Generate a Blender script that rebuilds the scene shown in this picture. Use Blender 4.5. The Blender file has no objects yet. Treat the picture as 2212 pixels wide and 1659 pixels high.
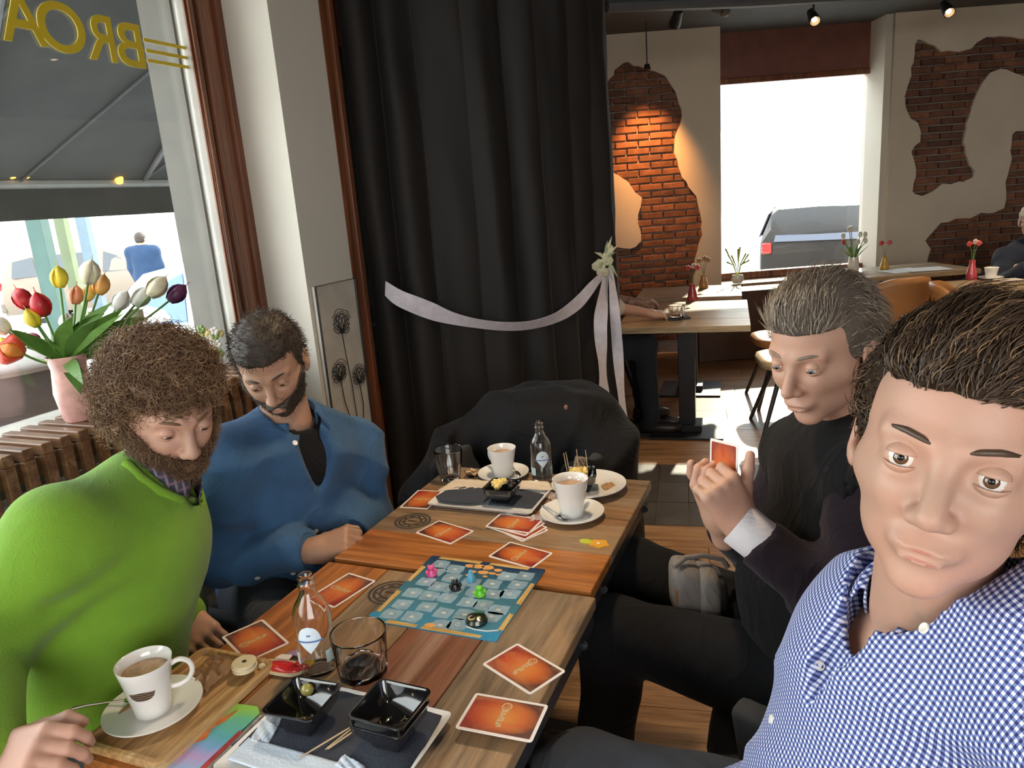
import bpy, bmesh, math, random
import numpy as np
from mathutils import Vector, Matrix, Euler
SC = bpy.context.scene
COL = SC.collection
rnd = random.Random(7)
# ------------------------------------------------------------ camera
F, IW, IH, CZ = 1597.0, 2212.0, 1659.0, 1.5
PITCH = math.atan(F/6442.0); ROLL = math.atan2(490, 6423)
_f = Vector((0, math.cos(PITCH), -math.sin(PITCH)))
_u = Vector((0, math.sin(PITCH), math.cos(PITCH)))
_r = Vector((1, 0, 0))
_c, _s = math.cos(ROLL), math.sin(ROLL)
CR = _c*_r - _s*_u
CU = _s*_r + _c*_u
cam_d = bpy.data.cameras.new('camera'); cam = bpy.data.objects.new('camera', cam_d); COL.objects.link(cam)
cam_d.sensor_width = 36; cam_d.lens = 36*F/IW; cam_d.clip_start = 0.02; cam_d.clip_end = 300
M = Matrix((CR, CU, -_f)).transposed().to_4x4(); M.translation = Vector((0, 0, CZ)); cam.matrix_world = M
SC.camera = cam
SC.view_settings.view_transform = 'Standard'; SC.view_settings.look = 'None'
SC.view_settings.gamma = 1.0; SC.view_settings.use_curve_mapping = False
SC.view_settings.exposure = 0.55
# ------------------------------------------------------------ world, sun, window light
w = bpy.data.worlds.new('sky'); SC.world = w; w.use_nodes = True
nt = w.node_tree; nt.nodes.clear()
out = nt.nodes.new('ShaderNodeOutputWorld'); bg = nt.nodes.new('ShaderNodeBackground')
tc = nt.nodes.new('ShaderNodeTexCoord'); sep = nt.nodes.new('ShaderNodeSeparateXYZ'); rp = nt.nodes.new('ShaderNodeValToRGB')
nt.links.new(tc.outputs['Generated'], sep.inputs[0]); nt.links.new(sep.outputs['Z'], rp.inputs[0])
rp.color_ramp.elements[0].color = (1.0, 0.97, 0.92, 1); rp.color_ramp.elements[1].color = (0.80, 0.88, 1.0, 1)
nt.links.new(rp.outputs[0], bg.inputs[0]); bg.inputs[1].default_value = 5.5
nt.links.new(bg.outputs[0], out.inputs[0])
def lamp(name, kind, loc, energy, color, target=None, **kw):
    d = bpy.data.lights.new(name, kind); d.energy = energy; d.color = color
    for k, v in kw.items():
        if k == 'portal': d.cycles.is_portal = True
        else: setattr(d, k, v)
    o = bpy.data.objects.new(name, d); COL.objects.link(o); o.location = loc
    if target is not None: o.rotation_euler = (Vector(target)-Vector(loc)).to_track_quat('-Z', 'Y').to_euler()
    return o
sun = lamp('sun', 'SUN', (6, 16, 9), 8.0, (1.0, 0.86, 0.66), (4.9, 13.6, 7.5), angle=0.02)
try: SC.cycles.max_bounces = 12; SC.cycles.transmission_bounces = 12; SC.cycles.transparent_max_bounces = 16; SC.cycles.sample_clamp_indirect = 6.0; SC.cycles.caustics_reflective = False; SC.cycles.caustics_refractive = True
except Exception: pass
SC.cycles.use_denoising = True
# ------------------------------------------------------------ pixel -> place
def ray(x, y): return _f*F + CR*(x-IW/2) - CU*(y-IH/2)
def onz(x, y, z=0.75):
    d = ray(x, y); return Vector((0, 0, CZ)) + d*((z-CZ)/d.z)
def ond(x, y, D):
    d = ray(x, y); return Vector((0, 0, CZ)) + d*(D/d.y)
YT = math.radians(22.7)
AX = Vector((math.sin(YT), math.cos(YT), 0)); NX = Vector((math.cos(YT), -math.sin(YT), 0))
def AN(a, n, z=0.0): v = AX*a + NX*n; return Vector((v.x, v.y, z))
def Wm(o):
    m = Matrix.LocRotScale(o.location, o.rotation_euler, o.scale)
    m = o.matrix_parent_inverse @ m
    return (Wm(o.parent) @ m) if o.parent else m
# ------------------------------------------------------------ naming
def tag(o, label=None, cat=None, group=None, kind=None):
    if label: o['label'] = label
    if cat: o['category'] = cat
    if group: o['group'] = group
    if kind: o['kind'] = kind
    return o
def empty(name, loc, rz=0.0, label=None, cat=None, group=None):
    o = bpy.data.objects.new(name, None); COL.objects.link(o); o.location = loc; o.rotation_euler = (0, 0, rz)
    o.empty_display_size = 0.05
    return tag(o, label, cat, group)
def link_mesh(name, me, mt, parent=None, world=False):
    o = bpy.data.objects.new(name, me); COL.objects.link(o)
    if mt is not None and not me.materials: me.materials.append(mt)
    if parent is not None:
        o.parent = parent
        if world: o.matrix_parent_inverse = Wm(parent).inverted()
    return o
def copy_tree(o, parent=None):
    c = o.copy(); COL.objects.link(c)
    if parent is not None: c.parent = parent; c.matrix_parent_inverse = o.matrix_parent_inverse.copy()
    for ch in list(o.children): copy_tree(ch, c)
    return c
class MB:
    """collects simple solids; build() links them as one mesh"""
    def __init__(s): s.v = []; s.f = []
    def add(s, vs, fs, m=None):
        b = len(s.v)
        s.v += [tuple(m @ Vector(p)) if m is not None else tuple(p) for p in vs]
        s.f += [tuple(b+i for i in f) for f in fs]; return s
    def box(s, c, d, m=None, rz=0):
        x, y, z = d[0]/2, d[1]/2, d[2]/2
        vs = [Vector((i*x, j*y, k*z)) for i in (-1, 1) for j in (-1, 1) for k in (-1, 1)]
        if rz: R = Matrix.Rotation(rz, 3, 'Z'); vs = [R @ v for v in vs]
        vs = [v+Vector(c) for v in vs]
        return s.add(vs, [(0, 1, 3, 2), (4, 6, 7, 5), (0, 4, 5, 1), (2, 3, 7, 6), (0, 2, 6, 4), (1, 5, 7, 3)], m)
    def prism(s, poly, z0, z1, m=None):
        n = len(poly)
        vs = [(p[0], p[1], z0) for p in poly]+[(p[0], p[1], z1) for p in poly]
        fs = [tuple(range(n-1, -1, -1)), tuple(range(n, 2*n))]+[(i, (i+1) % n, n+(i+1) % n, n+i) for i in range(n)]
        return s.add(vs, fs, m)
    def tube(s, pts, r, n=8, closed=False, cap=True, m=None):
        pts = [Vector(p) for p in pts]; N = len(pts); rs = r if isinstance(r, (list, tuple)) else [r]*N
        t0 = (pts[1]-pts[0]).normalized(); up = Vector((0, 0, 1)) if abs(t0.z) < .9 else Vector((1, 0, 0))
        nrm = (up - t0*up.dot(t0)).normalized(); vs = []; fs = []
        for i, p in enumerate(pts):
            if closed: t = pts[(i+1) % N]-pts[i-1]
            else: t = pts[min(i+1, N-1)]-pts[max(i-1, 0)]
            t.normalize(); nrm = (nrm - t*nrm.dot(t)).normalized(); b = t.cross(nrm)
            for k in range(n):
                a = 2*math.pi*k/n; vs.append(p+(nrm*math.cos(a)+b*math.sin(a))*rs[i])
        for i in range(N if closed else N-1):
            j = (i+1) % N
            for k in range(n): l = (k+1) % n; fs.append((i*n+k, i*n+l, j*n+l, j*n+k))
        if cap and not closed: fs += [tuple(range(n-1, -1, -1)), tuple((N-1)*n+k for k in range(n))]
        return s.add(vs, fs, m)
    def lathe(s, prof, n=32, m=None, closed=True, wob=None):
        vs = []; fs = []; P = len(prof)
        for i, (r, z) in enumerate(prof):
            for k in range(n):
                a = 2*math.pi*k/n; rr = max(r, 1e-7)*(wob(a, z) if wob else 1)
                vs.append((rr*math.cos(a), rr*math.sin(a), z))
        for i in range(P-1):
            for k in range(n): l = (k+1) % n; fs.append((i*n+k, i*n+l, (i+1)*n+l, (i+1)*n+k))
        return s.add(vs, fs, m)
    def sphere(s, c, r, nu=12, nv=8, m=None):
        r = (r, r, r) if not hasattr(r, '__len__') else r
        vs = []; fs = []
        for j in range(nv+1):
            th = math.pi*j/nv
            for i in range(nu):
                a = 2*math.pi*i/nu
                vs.append((c[0]+r[0]*math.sin(th)*math.cos(a), c[1]+r[1]*math.sin(th)*math.sin(a), c[2]+r[2]*math.cos(th)))
        for j in range(nv):
            for i in range(nu): k = (i+1) % nu; fs.append((j*nu+i, (j+1)*nu+i, (j+1)*nu+k, j*nu+k))
        return s.add(vs, fs, m)
    def ribbon(s, pts, dirs, wd, th=0.0015, m=None):
        """flat band along pts, width vectors dirs"""
        pts = [Vector(p) for p in pts]; N = len(pts); vs = []; fs = []
        for i, p in enumerate(pts):
            t = (pts[min(i+1, N-1)]-pts[max(i-1, 0)]).normalized()
            dv = Vector(dirs[i] if isinstance(dirs, list) else dirs).normalized(); nn = t.cross(dv).normalized()*th/2
            ww = (wd[i] if isinstance(wd, (list, tuple)) else wd)/2
            vs += [p-dv*ww-nn, p+dv*ww-nn, p+dv*ww+nn, p-dv*ww+nn]
        for i in range(N-1):
            for k in range(4): l = (k+1) % 4; fs.append((i*4+k, i*4+l, i*4+4+l, i*4+4+k))
        fs += [(3, 2, 1, 0), tuple((N-1)*4+k for k in range(4))]
        return s.add(vs, fs, m)
    def mesh(s, name, smooth=False, bevel=0, seg=2, weld=True):
        me = bpy.data.meshes.new(name); me.from_pydata([tuple(v) for v in s.v], [], s.f)
        if bevel or weld or True:
            bm = bmesh.new(); bm.from_mesh(me)
            if weld: bmesh.ops.remove_doubles(bm, verts=bm.verts, dist=2e-6)
            bmesh.ops.recalc_face_normals(bm, faces=bm.faces)
            if bevel:
                es = [e for e in bm.edges if len(e.link_faces) == 2 and e.calc_face_angle(0) > .5]
                bmesh.ops.bevel(bm, geom=es, offset=bevel, segments=seg, profile=.5, affect='EDGES', clamp_overlap=True)
            bm.to_mesh(me); bm.free()
        if smooth:
            me.polygons.foreach_set('use_smooth', [True]*len(me.polygons))
            try: me.set_sharp_from_angle(angle=math.radians(40 if smooth is True else smooth))
            except Exception: pass
        me.update(); return me
    def build(s, name, mt, parent=None, world=False, **kw):
        return link_mesh(name, s.mesh(name, **kw), mt, parent, world)
# ------------------------------------------------------------ materials
MATS = {}
def nodes(name):
    m = bpy.data.materials.new(name); m.use_nodes = True; t = m.node_tree
    b = t.nodes['Principled BSDF']; return m, t, b
def mx(t, fac, a, b, blend='MIX'):
    n = t.nodes.new('ShaderNodeMix'); n.data_type = 'RGBA'; n.blend_type = blend
    for i, v in ((0, fac), (6, a), (7, b)):
        if isinstance(v, (int, float)): n.inputs[i].default_value = v
        elif isinstance(v, tuple): n.inputs[i].default_value = (*v[:3], 1)
        else: t.links.new(v, n.inputs[i])
    return n.outputs[2]
def noise(t, vec, scale, detail=4, rough=.55, dist=0):
    n = t.nodes.new('ShaderNodeTexNoise'); n.inputs['Scale'].default_value = scale; n.inputs['Detail'].default_value = detail
    n.inputs['Roughness'].default_value = rough; n.inputs['Distortion'].default_value = dist
    if vec is not None: t.links.new(vec, n.inputs['Vector'])
    return n.outputs['Fac']
def coords(t, kind='Object', scale=(1, 1, 1), rot=(0, 0, 0), rand=False):
    c = t.nodes.new('ShaderNodeTexCoord').outputs[kind]
    if rand:
        oi = t.nodes.new('ShaderNodeObjectInfo'); ad = t.nodes.new('ShaderNodeVectorMath'); ad.operation = 'MULTIPLY_ADD'
        cb = t.nodes.new('ShaderNodeCombineXYZ')
        for k in range(3): t.links.new(oi.outputs['Random'], cb.inputs[k])
        t.links.new(cb.outputs[0], ad.inputs[0]); ad.inputs[1].default_value = (17, 31, 13); t.links.new(c, ad.inputs[2]); c = ad.outputs[0]
    mp = t.nodes.new('ShaderNodeMapping'); mp.inputs['Scale'].default_value = scale; mp.inputs['Rotation'].default_value = rot
    t.links.new(c, mp.inputs[0]); return mp.outputs[0]
def ramp(t, fac, stops):
    r = t.nodes.new('ShaderNodeValToRGB'); t.links.new(fac, r.inputs[0]); e = r.color_ramp.elements
    while len(e) < len(stops): e.new(.5)
    for i, (p, c) in enumerate(stops): e[i].position = p; e[i].color = (*c[:3], 1) if isinstance(c, tuple) else (c, c, c, 1)
    return r.outputs[0]
def math_(t, op, a, b=0.0):
    n = t.nodes.new('ShaderNodeMath'); n.operation = op
    for i, v in ((0, a), (1, b)):
        if isinstance(v, (int, float)): n.inputs[i].default_value = v
        else: t.links.new(v, n.inputs[i])
    return n.outputs[0]
def bump(t, b, h, strength=.3, dist=.01):
    n = t.nodes.new('ShaderNodeBump'); n.inputs['Strength'].default_value = strength; n.inputs['Distance'].default_value = dist
    t.links.new(h, n.inputs['Height']); t.links.new(n.outputs[0], b.inputs['Normal'])
def plain(name, col, rough=.5, metal=0.0, var=.12, scale=8, bmp=0.0, bscale=60, spec=.5, sheen=0, coat=0, emit=None, es=0, sub=0, rand=0.0):
    if name in MATS: return MATS[name]
    m, t, b = nodes(name); b.inputs['Roughness'].default_value = rough; b.inputs['Metallic'].default_value = metal
    b.inputs['Specular IOR Level'].default_value = spec
    v = coords(t, rand=True); n = noise(t, v, scale)
    lo = tuple(c*(1-var) for c in col); hi = tuple(min(1, c*(1+var)) for c in col)
    c = ramp(t, n, [(.3, lo), (.7, hi)])
    if rand:
        oi = t.nodes.new('ShaderNodeObjectInfo'); k = ramp(t, oi.outputs['Random'], [(0, 1-rand), (1, 1.0)]); c = mx(t, 1.0, c, k, 'MULTIPLY')
    t.links.new(c, b.inputs['Base Color'])
    if bmp: bump(t, b, noise(t, v, bscale, 6), bmp)
    if sheen: b.inputs['Sheen Weight'].default_value = sheen; b.inputs['Sheen Roughness'].default_value = .6
    if coat: b.inputs['Coat Weight'].default_value = coat
    if sub: b.inputs['Subsurface Weight'].default_value = sub; b.inputs['Subsurface Radius'].default_value = (.012, .005, .003)
    if emit: b.inputs['Emission Color'].default_value = (*emit, 1); b.inputs['Emission Strength'].default_value = es
    MATS[name] = m; return m
def wood(name, dark, mid, light, rough=.5, sx=2.5, sy=28, contrast=(.3, .5, .72), bmp=.25, knots=False, coat=0.0, patches=None, vert=False):
    """grain along local X"""
    if name in MATS: return MATS[name]
    m, t, b = nodes(name); b.inputs['Roughness'].default_value = rough; b.inputs['Coat Weight'].default_value = coat
    v = coords(t, scale=(sy, sy, sx) if vert else (sx, sy, sy), rand=True); g = noise(t, v, 1.0, 8, .62, 1.2)
    v2 = coords(t, scale=(sy*5, sy*5, sx*3) if vert else (sx*3, sy*5, sy*5), rand=True); g2 = noise(t, v2, 1.0, 5, .6, .3)
    c = ramp(t, g, [(contrast[0], dark), (contrast[1], mid), (contrast[2], light)])
    c = mx(t, .6, c, ramp(t, g2, [(.35, (.32, .29, .26)), (.62, (1, 1, 1))]), 'MULTIPLY')
    if patches:
        v3 = coords(t, scale=(3.2, 9, 9), rand=True); p = noise(t, v3, 1.0, 5, .6, .8)
        c = mx(t, ramp(t, p, [(.48, 0.0), (.6, 1.0)]), c, mx(t, .5, patches, c, 'MIX'))
    if knots:
        v4 = coords(t, scale=(3.5, 6, 6), rand=True); vo = t.nodes.new('ShaderNodeTexVoronoi'); t.links.new(v4, vo.inputs['Vector']); vo.inputs['Scale'].default_value = 1.1
        k = ramp(t, vo.outputs['Distance'], [(.03, 1.0), (.11, 0.0)]); c = mx(t, k, c, tuple(x*.25 for x in dark))
    t.links.new(c, b.inputs['Base Color']); bump(t, b, math_(t, 'ADD', g, g2), bmp, .004)
    MATS[name] = m; return m
def glass(name, tint=(1, 1, 1), rough=0.0, ior=1.45):
    if name in MATS: return MATS[name]
    m, t, b = nodes(name); b.inputs['Base Color'].default_value = (*tint, 1); b.inputs['Roughness'].default_value = rough
    b.inputs['Transmission Weight'].default_value = 1; b.inputs['IOR'].default_value = ior; MATS[name] = m; return m
def pane_glass(name, spec=.06):
    """thin window glass: mostly see-through with a mirror-like share"""
    if name in MATS: return MATS[name]
    m = bpy.data.materials.new(name); m.use_nodes = True; t = m.node_tree; t.nodes.clear()
    o = t.nodes.new('ShaderNodeOutputMaterial'); a = t.nodes.new('ShaderNodeBsdfTransparent'); g = t.nodes.new('ShaderNodeBsdfGlossy')
    g.inputs['Roughness'].default_value = 0.02; lw = t.nodes.new('ShaderNodeLayerWeight')
    mxs = t.nodes.new('ShaderNodeMixShader'); a.inputs[0].default_value = (.93, .96, .95, 1)
    f = math_(t, 'MULTIPLY_ADD', math_(t, 'POWER', lw.outputs['Facing'], 4.0), .75)
    f.node.inputs[2].default_value = spec; t.links.new(f, mxs.inputs[0]); t.links.new(a.outputs[0], mxs.inputs[1]); t.links.new(g.outputs[0], mxs.inputs[2])
    t.links.new(mxs.outputs[0], o.inputs[0]); MATS[name] = m; return m
# ============================================================ SETTING
def clip_poly(poly, clip):
    """convex clip (counter-clockwise) of a polygon, 2D"""
    outp = list(poly)
    for i in range(len(clip)):
        a, b = clip[i], clip[(i+1) % len(clip)]; inp = outp; outp = []
        if not inp: return []
        side = lambda p: (b[0]-a[0])*(p[1]-a[1])-(b[1]-a[1])*(p[0]-a[0])
        for j in range(len(inp)):
            p, q = inp[j-1], inp[j]; sp, sq = side(p), side(q)
            if (sp >= 0) != (sq >= 0):
                t_ = sp/(sp-sq); outp.append((p[0]+(q[0]-p[0])*t_, p[1]+(q[1]-p[1])*t_))
            if sq >= 0: outp.append(q)
    return outp
def inside(p, poly):
    c = False; n = len(poly)
    for i in range(n):
        (x1, y1), (x2, y2) = poly[i], poly[i-1]
        if (y1 > p[1]) != (y2 > p[1]) and p[0] < (x2-x1)*(p[1]-y1)/(y2-y1)+x1: c = not c
    return c
def area(p): return .5*abs(sum(p[i-1][0]*p[i][1]-p[i][0]*p[i-1][1] for i in range(len(p))))
NW = -2.05                                       # window wall, distance along NX
FY = 6.8                                         # far wall front
def struct(name, mb, mt, **kw): o = mb.build(name, mt, **kw); o['kind'] = 'structure'; return o
m_plaster = plain('cream_plaster', (.74, .66, .54), .85, var=.05, scale=3, bmp=.15, bscale=40)
m_white = plain('ivory_paint', (.74, .70, .62), .7, var=.03, scale=2, bmp=.05)
m_ceiling = plain('charcoal_ceiling', (.075, .078, .08), .8, var=.1)
m_dark = plain('black_metal', (.02, .02, .022), .45, var=.2)
m_jamb = wood('red_brown_wood', (.10, .03, .012), (.23, .075, .03), (.34, .13, .06), .4, sx=.8, sy=26, coat=.3, vert=True)
m_grout = plain('grout', (.42, .38, .33), .9, bmp=.4, bscale=90)
m_cgrout = plain('floor_grout', (.25, .22, .19), .9)
# floor ------------------------------------------------------
p1 = AN(-3.0, NW); lx = lambda y: (NW + y*math.sin(YT))/math.cos(YT)
YB = -2.2
room = [(lx(YB), YB), (6.2, YB), (6.2, 7.12), (lx(7.12), 7.12)]
floor = struct('floor', MB().prism(room, -.3, -.016), m_cgrout)
BYA = math.radians(13.7); bX = (math.cos(BYA), -math.sin(BYA)); bY = (math.sin(BYA), math.cos(BYA))
toB = lambda p: (p[0]*bX[0]+p[1]*bX[1], p[0]*bY[0]+p[1]*bY[1]); frB = lambda q: (q[0]*bX[0]+q[1]*bY[0], q[0]*bX[1]+q[1]*bY[1])
roomin = [(lx(YB)+.01, YB+.01), (6.19, YB+.01), (6.19, 6.99), (lx(6.99)+.01, 6.99)]
m_plank = wood('oak_floor', (.20, .10, .045), (.34, .19, .095), (.46, .29, .16), .32, sx=1.6, sy=20, bmp=.08)
m_tile = plain('slate_floor_tile', (.075, .066, .058), .38, var=.3, scale=5, bmp=.1, bscale=20, rand=.35)
def floor_piece(name, u0, v0, u1, v1, mt, z=-.001):
    poly = [frB(q) for q in ((u0, v0), (u1, v0), (u1, v1), (u0, v1))]
    poly = clip_poly(poly, roomin)
    if len(poly) < 3 or area(poly) < .004: return
    c = frB(((u0+u1)/2, (v0+v1)/2))
    loc = [((p[0]-c[0])*bX[0]+(p[1]-c[1])*bX[1], (p[0]-c[0])*bY[0]+(p[1]-c[1])*bY[1]) for p in poly]
    o = MB().prism(loc, -.014, z+rnd.uniform(-.0006, .0006)).build(name, mt, floor); o.location = (c[0], c[1], 0); o.rotation_euler = (0, 0, -BYA)
v = 3.2 - .21*28; row = 0
while v < 7.9:
    if abs(v-3.2) < .01:
        for r_ in range(3):
            for k in range(-12, 42): floor_piece('tile', k*.152+.003, 3.2+r_*.265+.003, (k+1)*.152-.003, 3.2+(r_+1)*.265-.003, m_tile, -.001)
        v = 3.2+.795
    u = -3.2+(row*.53) % 1.5-1.5
    while u < 7:
        if v > -.6: floor_piece('plank', u+.001, v+.001, u+1.498, v+.208, m_plank)
        u += 1.5
    v += .21; row += 1
# ceiling ----------------------------------------------------
ceiling = struct('ceiling', MB().prism([(lx(YB)-.2, YB), (6.2, YB), (6.2, 7.3), (lx(7.3)-.2, 7.3)], 2.8, 2.95), m_ceiling)
# far wall ---------------------------------------------------
wx = lambda x, y: (lambda q: (q.x, q.z))(ond(x, y, FY))
Z = lambda pts, ox=1300, oy=0, s=2.4254: [wx(ox+a/s, oy+b/s) for a, b in pts]
NLx, NRx = wx(1556, 300)[0], wx(1930, 100)[0]     # niche sides
mb = MB()
xl = lx(FY)-.3
mb.box(((xl+NLx)/2, FY+.2, 1.4), (NLx-xl, .3, 2.8)).box(((6.2+NRx)/2, FY+.2, 1.4), (6.2-NRx, .3, 2.8))
wall_far = struct('wall_far', mb, m_grout)
def sheet(name, outer, holes, y0, th, mt, parent):
    cu = bpy.data.curves.new(name, 'CURVE'); cu.dimensions = '2D'; cu.fill_mode = 'BOTH'; cu.extrude = th/2
    for pl in [outer]+holes:
        sp = cu.splines.new('POLY'); sp.points.add(len(pl)-1); sp.use_cyclic_u = True
        for i, p in enumerate(pl): sp.points[i].co = (p[0], p[1], 0, 1)
    to = bpy.data.objects.new('tmp', cu); COL.objects.link(to); dg = bpy.context.evaluated_depsgraph_get()
    me = bpy.data.meshes.new_from_object(to.evaluated_get(dg)); bpy.data.objects.remove(to)
    me.transform(Matrix.Rotation(math.pi/2, 4, 'X')); me.transform(Matrix.Translation((0, y0+th/2, 0)))
    me.name = name; me.materials.clear(); return link_mesh(name, me, mt, parent)
def rag(poly, amp=.012, step=.05):
    o = []
    for i in range(len(poly)):
        a = Vector(poly[i]); b = Vector(poly[(i+1) % len(poly)]); n = max(1, int((b-a).length/step))
        for k in range(n):
            p = a.lerp(b, k/n); o.append((p.x+rnd.uniform(-amp, amp), p.y+rnd.uniform(-amp, amp)))
    return o
LP = Z([(70, 362), (110, 330), (145, 332), (165, 352), (200, 352), (240, 368), (280, 372), (330, 405), (370, 450), (400, 510), (418, 570), (412, 640), (390, 700), (378, 740), (383, 800), (395, 870), (420, 930), (455, 985), (490, 1030), (515, 1090), (528, 1160), (522, 1230), (505, 1310), (490, 1370), (485, 1420), (478, 1520), (470, 1700), (440, 1850), (30, 1850), (-120, 1700), (-140, 1330), (60, 1290), (110, 1300), (170, 1295), (200, 1265), (208, 1230), (195, 1170), (190, 1120), (208, 1080), (212, 1040), (180, 1010), (130, 955), (85, 915), (45, 905), (-60, 880), (-80, 600), (40, 420)])
RP = Z([(1650, 205), (1680, 212), (1715, 225), (1745, 245), (1775, 268), (1810, 275), (1870, 268), (1935, 250), (1965, 220), (2010, 200), (2080, 190), (2150, 190), (2240, 215), (2330, 300), (2320, 390), (2212, 410), (2150, 372), (2080, 365), (2030, 385), (1995, 430), (1970, 490), (1945, 550), (1920, 610), (1905, 680), (1897, 740), (1905, 800), (1925, 860), (1945, 900), (1935, 930), (1890, 950), (1830, 958), (1780, 965), (1750, 985), (1725, 1010), (1680, 1020), (1640, 1015), (1622, 1000), (1625, 970), (1642, 920), (1632, 850), (1622, 800), (1640, 770), (1665, 740), (1672, 690), (1650, 650), (1620, 620), (1600, 590), (1590, 540), (1590, 470), (1605, 430), (1620, 360), (1632, 290), (1640, 230)])
RQ = Z([(2212, 680), (2170, 685), (2140, 700), (2135, 760), (2140, 830), (2135, 890), (2115, 950), (2110, 1010), (2115, 1050), (2100, 1085), (2050, 1110), (1980, 1120), (1930, 1140), (1850, 1150), (1780, 1170), (1740, 1200), (1705, 1230), (1695, 1260), (1712, 1310), (1700, 1390), (1690, 1470), (1720, 1620), (2000, 1700), (2500, 1700), (2520, 900), (2400, 700)])
LP, RP, RQ = rag(LP), rag(RP), rag(RQ)
sheet('plaster', [(xl, 0.0), (NLx, 0.0), (NLx, 2.8), (xl, 2.8)], [LP], FY-.012, .034, m_plaster, wall_far)
sheet('plaster', [(NRx, 0.0), (6.2, 0.0), (6.2, 2.8), (NRx, 2.8)], [RP, RQ], FY-.012, .034, m_plaster, wall_far)
m_brick = plain('old_brick', (.30, .13, .075), .85, var=.3, scale=14, bmp=.5, bscale=70, rand=.45)
m_brick2 = plain('old_brick_dark', (.20, .095, .065), .85, var=.3, scale=14, bmp=.5, bscale=70, rand=.4)
def brick_mesh(seed):
    r = random.Random(seed); mb = MB().box((0, 0, 0), (.196, .05, .052)); me = mb.mesh('brick', bevel=.006, seg=1)
    for v_ in me.vertices: v_.co += Vector([r.uniform(-.002, .002) for _ in range(3)])
    return me
bms = [brick_mesh(i) for i in range(6)]
for b_ in bms[:4]: b_.materials.append(m_brick)
for b_ in bms[4:]: b_.materials.append(m_brick2)
for row in range(2, 44):
    z = row*.0625+.02
    for k in range(0, 32):
        x = .55+k*.206+(.103 if row % 2 else 0); hit = False
        for poly in (LP, RP, RQ):
            if any(inside((x+dx, z+dz), poly) for dx in (-.09, 0, .09) for dz in (-.02, .02)): hit = True
        if not hit or not (xl < x-.1 and x+.1 < NLx or NRx < x-.1 and x < 5.2): continue
        o = bpy.data.objects.new('brick', bms[rnd.randrange(6)]); COL.objects.link(o); o.parent = wall_far
        o.location = (x, FY+.036+rnd.uniform(-.003, .004), z); o.rotation_euler = (rnd.uniform(-.02, .02), rnd.uniform(-.012, .012), rnd.uniform(-.02, .02))
# niche: apron, lintel panel, window ---------------------------
zsill = wx(1620, 607)[1]+.02; GY = 7.12
zt = ond(1712, 172, GY).z; gx1 = ond(1871, 300, GY).x
mb = MB().box(((NLx+NRx)/2, GY+.04, (zsill-.06)/2), (NRx-NLx, .14, zsill-.06))
m_brown = plain('brown_panel', (.105, .055, .04), .55, var=.15)
struct('trim_1', mb, m_brown)['label'] = 'dark brown panel under the bright window'
m_redp = plain('red_brown_board', (.20, .075, .055), .5, var=.12)
struct('trim_2', MB().box(((NLx+NRx)/2, GY+.02, (zt+.04+2.8)/2), (NRx-NLx, .1, 2.8-zt-.04)), m_redp)['label'] = 'red brown board above the bright window'
win = struct('window_1', MB().box((gx1+.05, GY, (zsill+zt)/2), (.1, .09, zt-zsill+.08), None)
             .box(((NLx+gx1)/2, GY, zt+.02), (gx1-NLx, .09, .05)).box(((NLx+gx1)/2, GY, zsill+.0), (gx1-NLx, .09, .07)).box((NLx+.02, GY, (zsill+zt)/2), (.04, .09, zt-zsill)), m_jamb, bevel=.006)
m_pane = pane_glass('window_glass')
MB().box(((NLx+gx1)/2, GY+.01, (zsill+zt)/2), (gx1-NLx-.04, .008, zt-zsill-.04)).build('pane', m_pane, win)
MB().box(((NLx+NRx)/2, FY+.14, zsill-.05), (NRx-NLx, .32, .03)).build('sill', plain('sill_wood', (.38, .27, .17), .35), win, bevel=.004)
ch = [(gx1+.04, GY-.06, zt+.0), (gx1+.045, GY-.06, zt-.3), (gx1+.035, GY-.06, zt-.62), (gx1+.03, GY-.06, zt-.75), (gx1+.02, GY-.06, zt-.75), (gx1+.015, GY-.06, zt-.6), (gx1+.025, GY-.06, zt-.1)]
MB().tube(ch, .0035, 6).build('pull_cord', plain('cord_white', (.75, .7, .62), .6), win)
struct('trim_3', MB().box((NRx-.03, FY+.2, 1.4), (.06, .36, 2.8)), m_white)['label'] = 'white reveal at the right of the bright window'
struct('trim_4', MB().box(((gx1+.1+NRx-.06)/2, GY+.03, 1.4), (max(.02, NRx-.06-gx1-.1), .1, 2.8)), m_jamb)['label'] = 'brown post beside the window'
# other walls ---------------------------------------------------
struct('wall_right', MB().box((6.28, 2.5, 1.25), (.16, 9.8, 3.1)), m_plaster)
mb = MB()
for c, d in (((-2.1, YB-.1, 1.25), (2.6, .2, 3.1)), ((4.0, YB-.1, 1.25), (4.6, .2, 3.1)), ((.45, YB-.1, .3), (2.5, .2, 1.2)), ((.45, YB-.1, 2.72), (2.5, .2, .2))): mb.box(c, d)
struct('wall_back', mb, m_plaster)
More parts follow.
